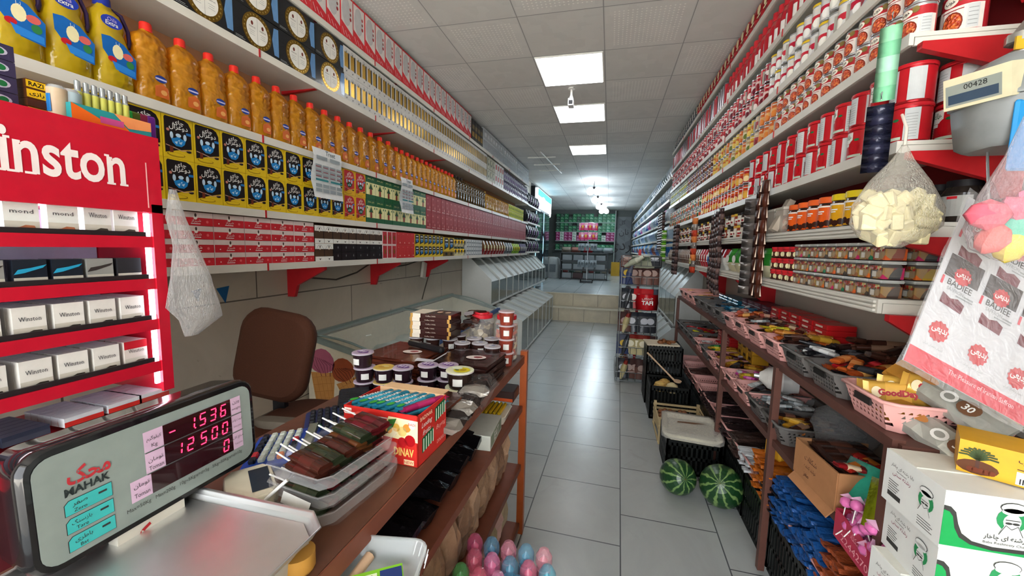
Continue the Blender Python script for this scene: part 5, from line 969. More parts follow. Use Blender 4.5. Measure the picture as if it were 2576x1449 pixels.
# plastic bag hanging on the cabinet side
t = empty('plastic_bag', (-1.2, .9, 1.63)); tag(t, 'thin clear plastic bag hanging on the right side of the red cabinet', 'bag')
def bag_loft(prof, seg=14, ph=0, amp=.12):
    return [[(cx+rx*cos(2*pi*i/seg)*(1+amp*sin(i*2.3+k*1.7+ph)), cy+ry*sin(2*pi*i/seg)*(1+amp*sin(i*3.1+k*2.1+ph)), z) for i in range(seg)] for k, (z, cx, cy, rx, ry) in enumerate(prof)]
MB().loft(bag_loft([(0, 0, -.03, .004, .01), (-.08, .0, -.025, .012, .025), (-.16, .01, -.012, .02, .032), (-.25, .01, 0, .03, .055), (-.33, .01, .005, .035, .07), (-.375, .01, .02, .03, .06), (-.42, .01, -.01, .008, .02)]), film('e8e6e4', .28, .25, 25)).build('bag_body', t)
# socket, cables and stickers on the left wall
b = MB(); b.box((0, 0, 0), (.03, .17, .07), OFF); o = b.build('power_strip'); put(tag(o, 'small white power strip hanging on the left wall', 'power strip'), (-1.975, 3.98, 1.22), 0, (radians(75), 0, 0))
for nm, pts, lab in (('cable', [(-1.98, 2.15, 1.33), (-1.98, 2.3, 1.25), (-1.98, 2.55, 1.22), (-1.98, 2.8, 1.26), (-1.98, 3.0, 1.33)], 'dark cable sagging below the lowest shelf between two brackets'), ('cable', [(-1.98, 3.1, 1.33), (-1.98, 3.35, 1.28), (-1.98, 3.6, 1.29), (-1.98, 3.9, 1.33)], 'dark cable sagging near the white power strip'), ('cable', [(-1.975, 4.02, 1.3), (-1.96, 4.1, 1.2), (-1.97, 4.0, 1.02), (-1.98, 3.95, .9)], 'cable dropping from the power strip to the freezer')): tag(MB().tube(pts, .006, mat('4a443c', .6), 6).build(nm), lab, 'cable')
for k, (y, w) in enumerate(((1.53, .05), (1.67, .075))):
    b = MB(); fr = F((-1.9985, y, 1.24), (0, 1, 0), (0, 0, 1)); b.poly(fr, [(-w/2, .0), (w/2, .008), (w*.1+w*.05, -.085 if k else -.06)], mat('1f5f96', .4), 1); tag(b.build('sticker'), ('smaller' if k == 0 else 'larger')+' torn blue triangular sticker on the left wall', 'sticker')
# ---------------------------------------------------------------- right-hand rack with baskets of sweets
rb = mat('5a3a32', .45)
t = empty('basket_rack', (0, 0, 0)); tag(t, 'long brown three-tier rack along the right wall, filled with baskets', 'rack')
for z in (1.01, .66): MB().box((.93, 2.9, z-.018), (.36, 3.44, .03), rb).build('shelf_board', t)
for y in (1.952, 2.8, 4.6):
    for x in (.752, 1.09): MB().box((x, y, .5), (.028, .028, .97), rb).build('leg', t)
MB().box((.752, 1.21, .825), (.03, .03, .38), rb).build('leg', t)
def basket_mat(col):
    m, nt, p = nodes_mat('perforated_plastic'); L = nt.links; N = nt.nodes.new; p.inputs['Base Color'].default_value = lin(col); p.inputs['Roughness'].default_value = .4
    tc = N('ShaderNodeTexCoord'); sp = N('ShaderNodeSeparateXYZ'); L.new(tc.outputs['Object'], sp.inputs[0])
    def mt(op, a, b=None):
        q = N('ShaderNodeMath'); q.operation = op
        for i, v in enumerate((a, b)):
            if v is None: continue
            if isinstance(v, (int, float)): q.inputs[i].default_value = v
            else: L.new(v, q.inputs[i])
        return q.outputs[0]
    u = mt('MULTIPLY', mt('ADD', sp.outputs[0], sp.outputs[1]), 55); v = mt('MULTIPLY', sp.outputs[2], 70)
    fu = mt('FRACT', mt('ADD', mt('ADD', u, 100), mt('MULTIPLY', mt('FLOOR', v), .5))); fv = mt('FRACT', v)
    tri = mt('LESS_THAN', mt('ADD', mt('MULTIPLY', mt('ABSOLUTE', mt('SUBTRACT', fu, .5)), 2.2), fv), .85); ok = mt('MULTIPLY', tri, mt('GREATER_THAN', fv, .18))
    z = sp.outputs[2]; band = mt('MULTIPLY', mt('GREATER_THAN', z, .014), mt('LESS_THAN', z, .066)); hole = mt('MULTIPLY', ok, band)
    tr = N('ShaderNodeBsdfTransparent'); mx = N('ShaderNodeMixShader'); L.new(hole, mx.inputs[0]); L.new(p.outputs[0], mx.inputs[1]); L.new(tr.outputs[0], mx.inputs[2]); L.new(mx.outputs[0], nt.nodes['Material Output'].inputs[0])
    return m
BP, BG, BD = basket_mat('e0a6a0'), basket_mat('63605e'), basket_mat('d8a0a0')
def basket(m, plain, L_=.32, W_=.225, h=.085):
    """long side along x (away from the aisle), opening up"""
    t = empty('plastic_basket'); b = MB()
    R = [sq_ring(L_*s, W_*s2, z, .18) for z, s, s2 in ((0, .84, .8), (h*.5, .92, .9), (h, 1, 1))]
    b.loft(R, m, caps=False, smooth=False); b.build('perforated_wall', t)
    b = MB(); b.add(sq_ring(L_*.84, W_*.8, .002, .18), [tuple(range(8))], plain); b.build('bottom', t)
    b = MB(); b.loft([sq_ring(L_*s, W_*s2, z, .18) for z, s, s2 in ((h-.004, 1, 1), (h-.004, 1.04, 1.06), (h+.004, 1.04, 1.06), (h+.004, .98, .98), (h-.004, .98, .98))], plain, caps=False); b.build('rim', t)
    b = MB(); x = -L_*.49; b.box((x, 0, h-.022), (.006, .075, .02), mat('2c2624' if plain is not PGY else '171513', .6)); b.build('handle_opening', t)
    return t
PPK, PGY = mat('e0a6a0', .4), mat('63605e', .4)
B_P, B_G = proto(basket(BP, PPK)), proto(basket(BG, PGY))
def candy(L_, W_, H_, m1, m2, crimp=None, band=None):
    b = MB(); c = crimp or m1
    def ring(x, s, q): return [(x, -W_/2*s, 0), (x, 0, -H_/2*q), (x, W_/2*s, 0), (x, 0, H_/2*q)] if q < .5 else [(x, -W_/2*s, -H_*.2*q), (x, -W_*.35*s, -H_/2*q), (x, W_*.35*s, -H_/2*q), (x, W_/2*s, -H_*.2*q), (x, W_/2*s, H_*.2*q), (x, W_*.35*s, H_/2*q), (x, -W_*.35*s, H_/2*q), (x, -W_/2*s, H_*.2*q)]
    h = L_/2; k = .82
    b.loft([ring(-h*k, 1, .8), ring(-h*.35, 1, 1)], m1); b.loft([ring(-h*.35, 1, 1), ring(h*.35, 1, 1)], m2, False); b.loft([ring(h*.35, 1, 1), ring(h*k, 1, .8)], m1)
    for s in (-1, 1): b.quad([(s*h*k*.98, -W_*.46, 0), (s*h, -W_*.5, 0), (s*h, W_*.5, 0), (s*h*k*.98, W_*.46, 0)][::s], c)
    return b
def kind(nm, L_, W_, H_, *cols):
    return [proto(candy(L_, W_, H_, mat(a, .25, .15, coat=.4), mat(c, .3)).build(nm)) for a, c in cols]
K = dict(
 gold=kind('biscuit_packet', .13, .04, .022, ('b98a2a', 'd8a83a'), ('a8641e', 'c98a3a')),
 brown=kind('chocolate_bar', .12, .035, .016, ('3a231c', '57362a'), ('2c1c1a', '6b4638'), ('4a2a20', '8a6a54')),
 white=kind('candy_bar', .1, .03, .015, ('c9cccc', 'dfe2e2'), ('9aa4a8', 'c6ccd0')),
 blue=kind('candy_packet', .1, .035, .015, ('1f5a7a', '3a8aa8'), ('1a3f5a', '2a6a8a')),
 dark=kind('dark_candy_bar', .13, .032, .016, ('1c1c20', '33343a'), ('15171c', 'a8a8a8'), ('2a2426', '4a4a50')),
 red=kind('red_candy_bar', .11, .035, .016, ('b01c22', 'c8343a'), ('8a1a1e', 'd8c0a0'), ('a8281e', 'c8742a')),
 pink=kind('candy_roll', .09, .03, .022, ('c8786a', 'd89a8a'), ('b85a4a', 'c9a08a')),
 orange=kind('caramel_candy', .11, .035, .018, ('c8642a', 'd98a4a'), ('a84a1e', 'e0a85c')),
 yellow=kind('sweet_packet', .09, .04, .018, ('d8c02a', 'c9d03a'), ('c9a02a', 'e0c84a')),
 purple=kind('wafer_packet', .12, .04, .02, ('45222e', '6b3a48'), ('3a1c28', '5a3040')),
 magenta=kind('pink_candy', .08, .035, .02, ('c0409a', 'd878b8'), ('d0d0d0', 'c85aa0')),
 green=kind('green_candy_bar', .1, .035, .018, ('2a7a3a', '4aa85a')),
 goodday=[])
b = candy(.15, .06, .03, mat('c79a3e', .25, .2, coat=.5), mat('d8a64a', .3)); fr = F((0, 0, .0155), (1, 0, 0), (0, 1, 0)); b.text(fr, 'GoodDay', 0, -.014, .024, mat('a8242c'), 3, w=.085, bold=.05); b.ell(fr, -.045, 0, .012, .016, mat('e8d8b0'), 1)
K['goodday'] = [proto(b.build('biscuit_packet'))]
NM = dict(gold='gold', brown='brown', white='white', blue='blue', dark='black and silver', red='red', pink='salmon pink', orange='orange', yellow='yellow', purple='dark purple', magenta='magenta', green='green', goodday='golden biscuit')
WD = dict(gold='packet', brown='chocolate bar', white='candy bar', blue='candy packet', dark='candy bar', red='candy bar', pink='candy roll', orange='caramel', yellow='sweet packet', purple='wafer', magenta='candy', green='candy bar', goodday='packet')
def drop(key, x, y, z, a, where, tilt=.15, sc=1):
    g = random.choice(K[key]); o = g if not g.get('_used') else dup(g, (0, 0, 0)); g['_used'] = 1
    put(o, (x, y, z), rot=(random.uniform(-tilt, tilt), random.uniform(-tilt, tilt), a), sc=sc)
    tag(o, '%s %s %s' % (NM[key], WD[key], where), WD[key], '%s %ss %s' % (NM[key], WD[key], where)); return o
def fill(keys, x0, x1, y0, y1, z0, nx, ny, nz, where, along=None, dz=.018):
    for k in range(nz):
        for i in range(nx):
            for j in range(ny):
                x = x0+(x1-x0)*(i+.5)/nx+random.uniform(-.01, .01); y = y0+(y1-y0)*(j+.5)/ny+random.uniform(-.008, .008)
                a = (random.uniform(-1, 1)*1.2 if along is None else along+random.uniform(-.25, .25)); drop(random.choice(keys), x, y, z0+dz*k+random.uniform(0, .008), a, where, .2)
TOP = [(1.24, 'P', ['goodday']), (1.49, 'G', ['dark', 'red', 'orange']), (1.72, 'G', ['dark', 'dark', 'white']), (1.95, 'P', ['orange', 'brown', 'gold']), (2.19, 'P', ['brown', 'yellow', 'red']), (2.42, 'P', ['brown', 'pink', 'white']), (2.65, 'P', ['pink', 'orange']), (2.88, 'G', ['white', 'blue']), (3.12, 'G', ['blue', 'dark']), (3.36, 'G', ['blue', 'white']), (3.60, 'G', ['white', 'brown']), (3.84, 'P', ['brown', 'gold']), (4.08, 'P', ['gold', 'orange', 'brown']), (4.32, 'P', ['gold', 'brown'])]
MID = [(1.86, 'G', ['gold', 'brown']), (2.09, 'G', ['white']), (2.30, 'P', ['white', 'dark']), (2.53, 'P', ['magenta', 'yellow']), (2.76, 'P', ['dark', 'gold', 'blue']), (2.99, 'P', ['gold', 'purple', 'magenta']), (3.22, 'G', ['green', 'yellow', 'gold']), (3.46, 'P', ['red', 'white']), (3.70, 'G', ['red', 'brown']), (3.93, 'G', ['yellow']), (4.16, 'G', ['dark', 'red']), (4.38, 'G', ['dark', 'brown'])]
HUE = dict(P='pink', G='grey')
for tier, zb, lst in (('top', 1.01, TOP), ('middle', .66, MID)):
    for n, (y, c, keys) in enumerate(lst):
        g = B_P if c == 'P' else B_G; o = g if not g.get('_used') else dup(g, (0, 0, 0)); g['_used'] = 1; yc = y+.112
        put(o, (.905, yc, zb-.002)); lab = '%s plastic basket on the %s rack tier, %s from the near end' % (HUE[c], tier, ORD[n]); tag(o, lab, 'basket', '%s baskets on the %s rack tier' % (HUE[c], tier))
        if keys == ['goodday']: continue
        wh = 'in the %s basket of the %s tier' % (ORD[n], tier)
        fill(keys, .80, 1.0, yc-.085, yc+.085, zb+.06, 2, 3 if y < 3.3 else 2, (3 if tier == 'top' and y < 2.9 else 2) if y < 3.3 else 1, wh)
# biscuits standing in the nearest pink basket
for k in range(7):
    g = K['goodday'][0]; o = g if not g.get('_used') else dup(g, (0, 0, 0)); g['_used'] = 1
    put(o, (.82+.035*k, 1.33-.012*k+.02*(k % 2), 1.10+.012*(k % 3)), rot=(radians(78), radians(-8+9*(k % 3)), radians(-28+6*k))); tag(o, 'golden biscuit packet standing in the nearest pink basket, %s' % (ORD[k]+' from the aisle'), 'biscuit packet', 'golden biscuit packets in the nearest pink basket')
for k in range(3):
    o = dup(g, (.84+.07*k, 1.40+.03*k, 1.08), rot=(radians(60), 0, radians(-20+30*k))); tag(o, 'golden biscuit packet lying behind the standing ones', 'biscuit packet', 'biscuit packets behind the standing ones')
# stacked packets at the back of the top tier
def pile(nm, cat, lab, grp, x, y0, n, pitch, levels, dims, cm, band, z=1.012, rzz=0):
    b = MB(); b.rbox((0, 0, dims[2]/2), dims, cm, .004); b.rect(F((-dims[0]/2, 0, 0), (0, -1, 0), (0, 0, 1)), -dims[1]*.3, dims[2]*.3, dims[1]*.5, dims[2]*.35, band, 1); g = proto(b.build(nm))
    for i in range(n):
        for k in range(levels):
            o = g if not g.get('_used') else dup(g, (0, 0, 0)); g['_used'] = 1; put(o, (x+random.uniform(-.004, .004), y0+pitch*i, z+k*dims[2]*1.02), rzz+random.uniform(-.04, .04)); tag(o, lab, cat, grp)
pile('chocolate_box', 'chocolate box', 'flat red chocolate box in the stacks at the back of the top tier', 'red chocolate boxes at the back of the rack', 1.03, 2.12, 5, .13, 6, (.12, .12, .026), mat('bf1f22', .3), mat('e8d8c8'))
pile('wafer_packet', 'wafer packet', 'dark purple wafer packet stacked at the back of the top tier', 'dark purple wafers at the back of the rack', 1.03, 2.80, 4, .13, 6, (.12, .12, .024), mat('4a2632', .35), mat('8a6a74'))
pile('blue_packet', 'packet', 'blue foil packet stacked at the back of the top tier', 'blue foil packets at the back of the rack', 1.02, 3.36, 4, .13, 5, (.13, .12, .022), mat('246a88', .25, .3), mat('b8d0d8'))
pile('yellow_box', 'box', 'small mustard box on the middle tier beside the black candy', 'mustard boxes on the middle tier', 1.0, 2.92, 3, .11, 2, (.1, .1, .06), mat('b98a24', .4), mat('3a2410'), .75)
pile('red_box', 'box', 'flat red candy box stacked on the middle tier', 'red candy boxes on the middle tier', 1.0, 3.4, 3, .12, 4, (.12, .11, .022), mat('b02024', .35), mat('e0b0a0'), .74)
for k in range(16):
    o = drop('brown', .98+.04*(k % 3), 1.42+.07*(k//2 % 7), 1.125+.016*(k % 3), radians(10*(k % 5)-20), 'in the heap by the wall, top tier', .3, 1.5)
for k in range(5): drop('red', .88+.02*k, 4.0-.03*k, .77, .2*k, 'on the far end of the middle tier')
# big bulb on the middle tier
t = empty('light_bulb', (.815, 2.25, .853), rot=(0, radians(90), radians(-20))); tag(t, 'big frosted white light bulb lying among the middle tier baskets', 'light bulb')
b = MB(); b.lathe([(.02, -.03), (.028, -.02), (.055, .01), (.062, .035), (.062, .075)], mat('d2d1cd', .35), 20); b.build('globe', t)
MB().lathe([(.062, .0752), (.06, .11), (.055, .14), (.001, .142)], mat('a9a9a8', .3), 20).build('housing', t)
MB().lathe([(.001, -.055), (.012, -.052), (.013, -.03)], SIL, 12).build('screw_base', t)
# lower tier: pink baskets on black crates, heaps of crinkled bags
for k in range(9):
    c = crate(.3, .36, .27, bk); put(tag(c, 'black crate under the lowest baskets, %s from the near end' % ORD[k], 'crate', 'black crates under the lowest baskets'), (.94, 1.24+.375*k, 0))
for n, y in enumerate((1.24, 1.47, 1.70, 1.93, 2.16, 2.39, 2.62, 2.85, 3.08, 3.31, 3.54, 3.77, 4.0, 4.23)):
    o = dup(B_P, (.925, y+.112, .288), sc=(.98, 1, 1.15)); tag(o, 'pink basket on the lowest rack level, %s from the near end' % ORD[n], 'basket', 'pink baskets on the lowest rack level')
def crisp(L_, W_, H_, m1, m2, crinkle=.006):
    b = MB(); n = 9; R = []
    for i in range(n):
        x = -L_/2+L_*i/(n-1); q = sin(pi*(.12+.76*i/(n-1))); R.append([(x, W_/2*cos(2*pi*k/8)*(.9+.1*random.random()), H_/2*q*sin(2*pi*k/8)+random.uniform(-crinkle, crinkle)) for k in range(8)])
    for i in range(n-1): b.loft(R[i:i+2], m1 if 1 < i else m2, caps=False, smooth=False)
    b.add(R[0][::-1], [tuple(range(8))], m2); b.add(R[-1], [tuple(range(8))], m1); return b
LOW = [('rust-orange', 'rust', ('8f4526', 'a85a34'), 1.26, 3, 9), ('deep blue', 'blue', ('1b4a86', '3f7fb8'), 1.47, 6, 9), ('black', 'black', ('15171c', '22242c'), 1.84, 2, 5), ('orange', 'orange', ('b8621c', 'cf7f2c'), 1.92, 3, 8), ('blue and white', 'bw', ('c8ccd0', '2a5a9a'), 2.2, 2, 4), ('dark brown', 'db', ('3a2a26', '57443e'), 2.4, 2, 5), ('silver', 'silver', ('2c1f20', '8f9296'), 2.62, 10, 3), ('brown and pink', 'bp', ('4a302c', '9a7a70'), 3.75, 4, 3)]
for nm, _, (a, c), y0, ny, nz in LOW:
    g = [proto(crisp(.36, .075, .035, mat(a, .25, bump=.7, scale=60), mat(c, .25, bump=.7, scale=60)).build('sweet_bag')) for _i in range(2)]
    for i in range(ny):
        for k in range(nz):
            q = g[(i+k) % 2]; o = q if not q.get('_used') else dup(q, (0, 0, 0)); q['_used'] = 1; up = max(0, nz-4)
            put(o, (.93+.006*(k % 3), y0+.05+.07*i+random.uniform(-.012, .012)+(.03 if k % 2 else 0), .335+.022*k), rot=(random.uniform(-.2, .2), random.uniform(-.06, .06), pi+random.uniform(-.12, .12))); tag(o, '%s bag heaped on the lowest rack level' % nm, 'sweet bag', '%s bags on the lowest rack level' % nm)
b = MB(); b.rbox((0, 0, .07), (.12, .09, .14), mat('dba62a', .35), .01); o = b.build('snack_pack'); put(tag(o, 'plain yellow snack pack standing on the orange bags', 'snack pack'), (.86, 2.11, .50), .5)
# brown carton, lollipop box and bags on the near middle tier
t = empty('open_carton', (.86, 1.56, .66), radians(4)); tag(t, 'open brown cardboard carton on the middle tier holding chocolate rolls', 'carton'); cbm = mat('a5754f', .7)
MB().box((-.12, 0, .065), (.006, .25, .13), cbm).text(F((-.1235, .02, 0), (0, -1, 0), (0, 0, 1)), fa('شکلات'), .0, .08, .02, BRN, 1).text(F((-.1235, .02, 0), (0, -1, 0), (0, 0, 1)), fa('تولید کننده'), 0, .05, .016, BRN, 1).text(F((-.1235, .02, 0), (0, -1, 0), (0, 0, 1)), fa('مغز'), -.02, .015, .02, BRN, 1).build('front_panel', t)
MB().box((0, .125, .065), (.24, .006, .13), cbm).build('side_panel', t); MB().box((0, -.125, .065), (.24, .006, .13), cbm).build('side_panel', t); MB().box((0, 0, .004), (.24, .25, .008), cbm).build('bottom', t)
o = MB().box((-.17, 0, .0), (.1, .24, .004), cbm).build('open_flap', t); o.location = (.0, 0, .14); o.rotation_euler = (0, radians(-50), 0)
for k in range(8):
    o = drop('brown', .86, 1.47+.027*k, .775+.008*(k % 2), 0, 'in the open brown carton', .03, 1.6)
for k in range(5): drop('red', .80+.02*k, 1.46+.012*k, .80, .5*k, 'in the open brown carton')
t = empty('lollipop_box', (.80, 1.27, .60), radians(-2)); tag(t, 'pink cardboard box of wrapped lollipops with a printed telephone number', 'box'); pk = mat('b8324f', .4)
F2 = F((-.0685, .0, 0), (0, -1, 0), (0, 0, 1)); MB().box((-.066, 0, .045), (.004, .25, .09), pk).text(F2, fa('شکلات')+' 09', 0, .055, .018, mat('f0a8b4'), 2).text(F2, '22442705', .0, .015, .022, mat('f0a8b4'), 2, w=.16).build('front_panel', t)
for s in (-1, 1): MB().box((0, .125*s, .045), (.13, .004, .09), pk).build('side_panel', t)
MB().box((0, 0, .002), (.13, .25, .004), pk).build('bottom', t)
lp = MB(); lp.loft([sq_ring(.032*s, .032*s, z, .5) for z, s in ((0, .5), (.008, 1), (.022, 1), (.03, .5))], mat('cf6aa4', .3, bump=.4)); lp.add([(-.02, 0, .03), (.0, .012, .045), (.02, 0, .03), (0, -.012, .045)], [(0, 1, 2), (0, 2, 3)], film('f0c0e0', .5)); lpo = lp.build('lollipop'); MB().tube([(0, 0, 0), (.0, .0, -.04)], .0018, WHT, 5).build('stick', lpo); lpo = proto(lpo)
for k in range(70):
    o = lpo if not lpo.get('_used') else dup(lpo, (0, 0, 0)); lpo['_used'] = 1; put(o, (.80-.055+.027*(k % 5)+random.uniform(-.006, .006), 1.16+.031*(k//5 % 8)+random.uniform(-.008, .008), .655+.028*(k % 3)+.024*(k//40)), rot=(random.uniform(-.6, .6), random.uniform(-.6, .6), random.random()*6)); o.scale = (.95,)*3; tag(o, 'pink wrapped lollipop heaped in the pink box', 'lollipop', 'pink lollipops in the pink box')
for nm, c, x, y, z, w, h, r in (('teal', '2fa48c', .80, 1.40, .72, .17, .12, -pi/2+.5), ('lime green', 'a6b81e', .79, 1.20, .735, .17, .14, -pi/2+.9)):
    b = MB(); b.loft([[(-w/2, 0, 0), (0, -.012, 0), (w/2, 0, 0), (0, .012, 0)], [(-w/2, 0, h*.5), (0, -.02, h*.5), (w/2, 0, h*.5), (0, .02, h*.5)], [(-w/2, 0, h), (0, -.004, h), (w/2, 0, h), (0, .004, h)]], mat(c, .25, bump=.5)); put(tag(b.build('candy_bag'), '%s candy bag leaning over the pink lollipop box' % nm, 'candy bag'), (x, y, z), rot=(radians(-35), 0, r))
t = MB(); t.loft(bag_loft([(0, 0, 0, .09, .1), (.05, 0, 0, .11, .12), (.1, 0, .02, .08, .1), (.14, .01, .03, .03, .05)], 12), film('9a9c9e', .35, .2, 20)); put(tag(t.build('plastic_bag'), 'crumpled grey clear bag on the middle tier behind the brown carton', 'bag'), (.95, 1.8, .745))
# ---------------------------------------------------------------- white cookie boxes, saffron sheet, bags and gas meter on the right
wb = mat('dfe2df', .5, var=.03); gb = mat('1f9a50', .45); kt = mat('3c3c3a', .5)
def cookie_box():
    t = empty('cookie_box'); w, d, h = .34, .185, .131
    MB().box((w/2, d/2, h/2), (w, d, h), wb).box((w/2, d*.72, h+.0015), (w-.004, d*.5, .003), mat('d6d6cc', .6)).build('carton_body', t)
    fr = F((0, 0, 0), (1, 0, 0), (0, 0, 1)); b = MB()
    b.poly(fr, [(0, .008), (0, .098), (.012, .096), (.022, .085), (.028, .06), (.036, .04), (.055, .026), (.09, .02), (.14, .022), (.2, .032), (.25, .05), (.34, .05), (.34, .008)], kt, 1)
    b.poly(fr, [(0, .008), (0, .088), (.01, .085), (.017, .075), (.022, .05), (.032, .03), (.052, .018), (.09, .012), (.14, .014), (.2, .024), (.25, .042), (.34, .04), (.34, .008)], gb, 2)
    def emblem(fr, x, z, k):
        b.ell(fr, x, z, .026*k, .026*k, mat('2f8f57', .5), 3).ell(fr, x, z-.004*k, .015*k, .017*k, wb, 4).ell(fr, x, z+.018*k, .02*k, .008*k, wb, 5).ell(fr, x, z+.026*k, .023*k, .012*k, kt, 4).ell(fr, x, z+.026*k, .0215*k, .0105*k, wb, 5)
        b.line(fr, [(x-.012*k, z), (x+.012*k, z)], .0016*k, kt, 6).ell(fr, x-.006*k, z-.007*k, .006*k, .0025*k, kt, 6).ell(fr, x+.006*k, z-.007*k, .006*k, .0025*k, kt, 6).poly(fr, [(x-.012*k, z-.012*k), (x+.012*k, z-.012*k), (x+.02*k, z-.034*k), (x-.02*k, z-.034*k)], wb, 5).line(fr, [(x-.02*k, z-.034*k), (x-.01*k, z-.012*k), (x, z-.02*k), (x+.01*k, z-.012*k), (x+.02*k, z-.034*k)], .0012*k, kt, 6)
    emblem(fr, .115, .085, 1.0); b.text(fr, fa('بابا رشته ای چاخار'), .115, .035, .014, kt, 3, w=.085, bold=.01).text(fr, 'Baba Reshteeiy Chakhar', .115, .026, .007, kt, 3, w=.085)
    b.text(fr, fa('سنتی'), .26, .08, .03, mat('8a4a5a'), 3)
    fs = F((0, d, 0), (0, -1, 0), (0, 0, 1)); b.text(fs, fa('بابا رشته ای چاخار'), .06, .095, .011, kt, 1, w=.075).text(fs, fa('رشته سنتی'), .06, .075, .012, mat('8a3050'), 1, w=.06).text(fs, 'Baba Reshteeiy', .06, .088, .005, kt, 1)
    b.rect(fs, .02, .02, .045, .012, kt, 1); [b.rect(fs, .02, .036+.006*k, .03+.004*(k % 3), .0018, kt, 1) for k in range(5)]; [b.rect(fs, .12, .012+.006*k, .045-.006*(k % 2), .0016, kt, 1) for k in range(4)]
    emblem(fs, .14, .075, .85); b.build('printed_emblem', t); return t
cbx = cookie_box()
for k in range(5):
    o = cbx if k == 0 else dup(cbx, (0, 0, 0)); off = (0, .012, -.006, .01, -.008)[k]
    put(o, (.717+off*.8, .992+off, .868-.1335*k), radians((0, -3, 2, -2, 1)[k])); tag(o, 'white and green cookie box, %s of the stack at the lower right' % ('topmost', 'second', 'third', 'fourth', 'lowest')[k], 'cookie box')
c = crate(.4, .24, .33, bk); put(tag(c, 'black crate under the stack of white and green boxes', 'crate'), (.89, .96, 0))
# yellow date box and two gold packets above
t = empty('date_box', (.80, 1.09, 1.003), radians(-32)); tag(t, 'yellow date box with a palm print lying on the white boxes', 'box')
MB().box((.13, .055, .0375), (.26, .11, .075), mat('dba527', .4)).build('carton_body', t)
b = MB(); fr = F((0, 0, 0), (1, 0, 0), (0, 0, 1)); b.ell(fr, .03, .018, .032, .016, mat('5a3014', .5), 1)
for k in range(11): a = pi*(.05+.09*k); b.line(fr, [(.03, .035), (.03+.016*cos(a), .04+.02*sin(a)), (.03+.03*cos(a), .038+.024*sin(a))], .004, mat('3a4a24', .5), 2)
b.rect(fr, .027, .015, .006, .025, BRN, 2); [b.ell(fr, .02+.008*k, .012, .006, .006, mat('6a2e14'), 3, 8) for k in range(5)]
b.text(fr, fa('خرمای کبکاب'), .13, .048, .016, BRN, 2, w=.09).rect(fr, .085, .036, .08, .002, BRN, 1).rect(fr, .085, .004, .07, .028, WHT, 1); [b.rect(fr, .09+.004*k, .006, .002, .012, BLK, 2) for k in range(9)]; b.text(fr, fa('تولید'), .14, .016, .01, kt, 2)
F3 = F((0, .11, .0755), (1, 0, 0), (0, -1, 0)); b.poly(F3, [(.12, .02), (.2, .02), (.22, .06), (.14, .06)], mat('3a5a34'), 1); b.build('printed_panel', t)
for k, (pa, pb) in enumerate((((.80, 1.315, 1.065), (.885, 1.13, .995)), ((.845, 1.375, 1.16), (.93, 1.17, 1.075)))):
    pa, pb = Vector(pa), Vector(pb); L_ = (pb-pa).length*1.15; b = crisp(L_, .085, .045, mat('a9aaa2', .22, .3, bump=.4), mat('b07a2a', .3, .2), .003); fr = F((0, 0, .0235), (1, 0, 0), (0, 1, 0)); b.ell(fr, .06, 0, .024, .02, mat('6b4a34'), 3).text(fr, '30', .06, -.01, .018, WHT, 5, bold=.02).ell(fr, .015, 0, .018, .016, mat('d8d8d4'), 3).ell(fr, .015, 0, .011, .009, mat('8a8a84'), 4); b.ell(fr, -.05, .01, .03, .012, mat('a8703a'), 3)
    o = b.build('snack_bag'); tag(o, '%s long silver and gold bag marked 30 under the saffron sheet' % ('front' if k == 0 else 'rear'), 'snack bag')
    X = (pb-pa).normalized(); N_ = Vector((-.55, -.45, .7)); N_ = (N_-X*N_.dot(X)).normalized(); Y_ = N_.cross(X); m4 = Matrix((X, Y_, N_)).transposed().to_4x4(); m4.translation = (pa+pb)/2; o.matrix_world = m4
q = pack(.2, .05, .1, [mat('2c2028', .35)], 'bag'); put(tag(q, 'dark purple plastic bag tucked below the nearest pink basket', 'bag'), (.86, 1.22, 1.0), -.6)
# saffron packaging sheet
B_, T_, R_ = Vector((.66, 1.068, 1.256)), Vector((.835, 1.201, 1.622)), Vector((.934, 1.12, 1.112))
u = (R_-B_).normalized(); v = (T_-B_); v = (v-u*v.dot(u)).normalized()
t = empty('packaging_sheet', B_); tag(t, 'big white and red saffron packaging sheet in clear film hanging at the right', 'packaging')
FP = F((0, 0, 0), u, v); SW, SH = .32, .44
b = MB(); b.add([FP.p(x, y, d) for d in (0, -.003) for x, y in ((0, 0), (SW, 0), (SW, SH), (0, SH))], [(0, 1, 2, 3), (7, 6, 5, 4), (0, 4, 5, 1), (1, 5, 6, 2), (2, 6, 7, 3), (3, 7, 4, 0)], mat('c4c4c9', .35, coat=.5)); b.build('printed_card', t)
b = MB(); rs = mat('c4243c', .35); b.rect(FP, 0, 0, SW, .042, rs, 1).text(FP, 'The Pleasure of Iranian Saffron', .19, .022, .011, mat('f0b8c0'), 2, w=.17)
db_, rd2 = mat('3a2f2f', .3), mat('b8242e', .35)
def burst(x, y, r, l): 
    b.poly(FP, [(x+r*(1 if k % 2 else .86)*cos(2*pi*k/26), y+r*(1 if k % 2 else .86)*sin(2*pi*k/26)) for k in range(26)], rd2, l); b.text(FP, fa('بدیعی'), x, y-.006, r*.62, WHT, l+1, w=r*1.5, bold=.02)
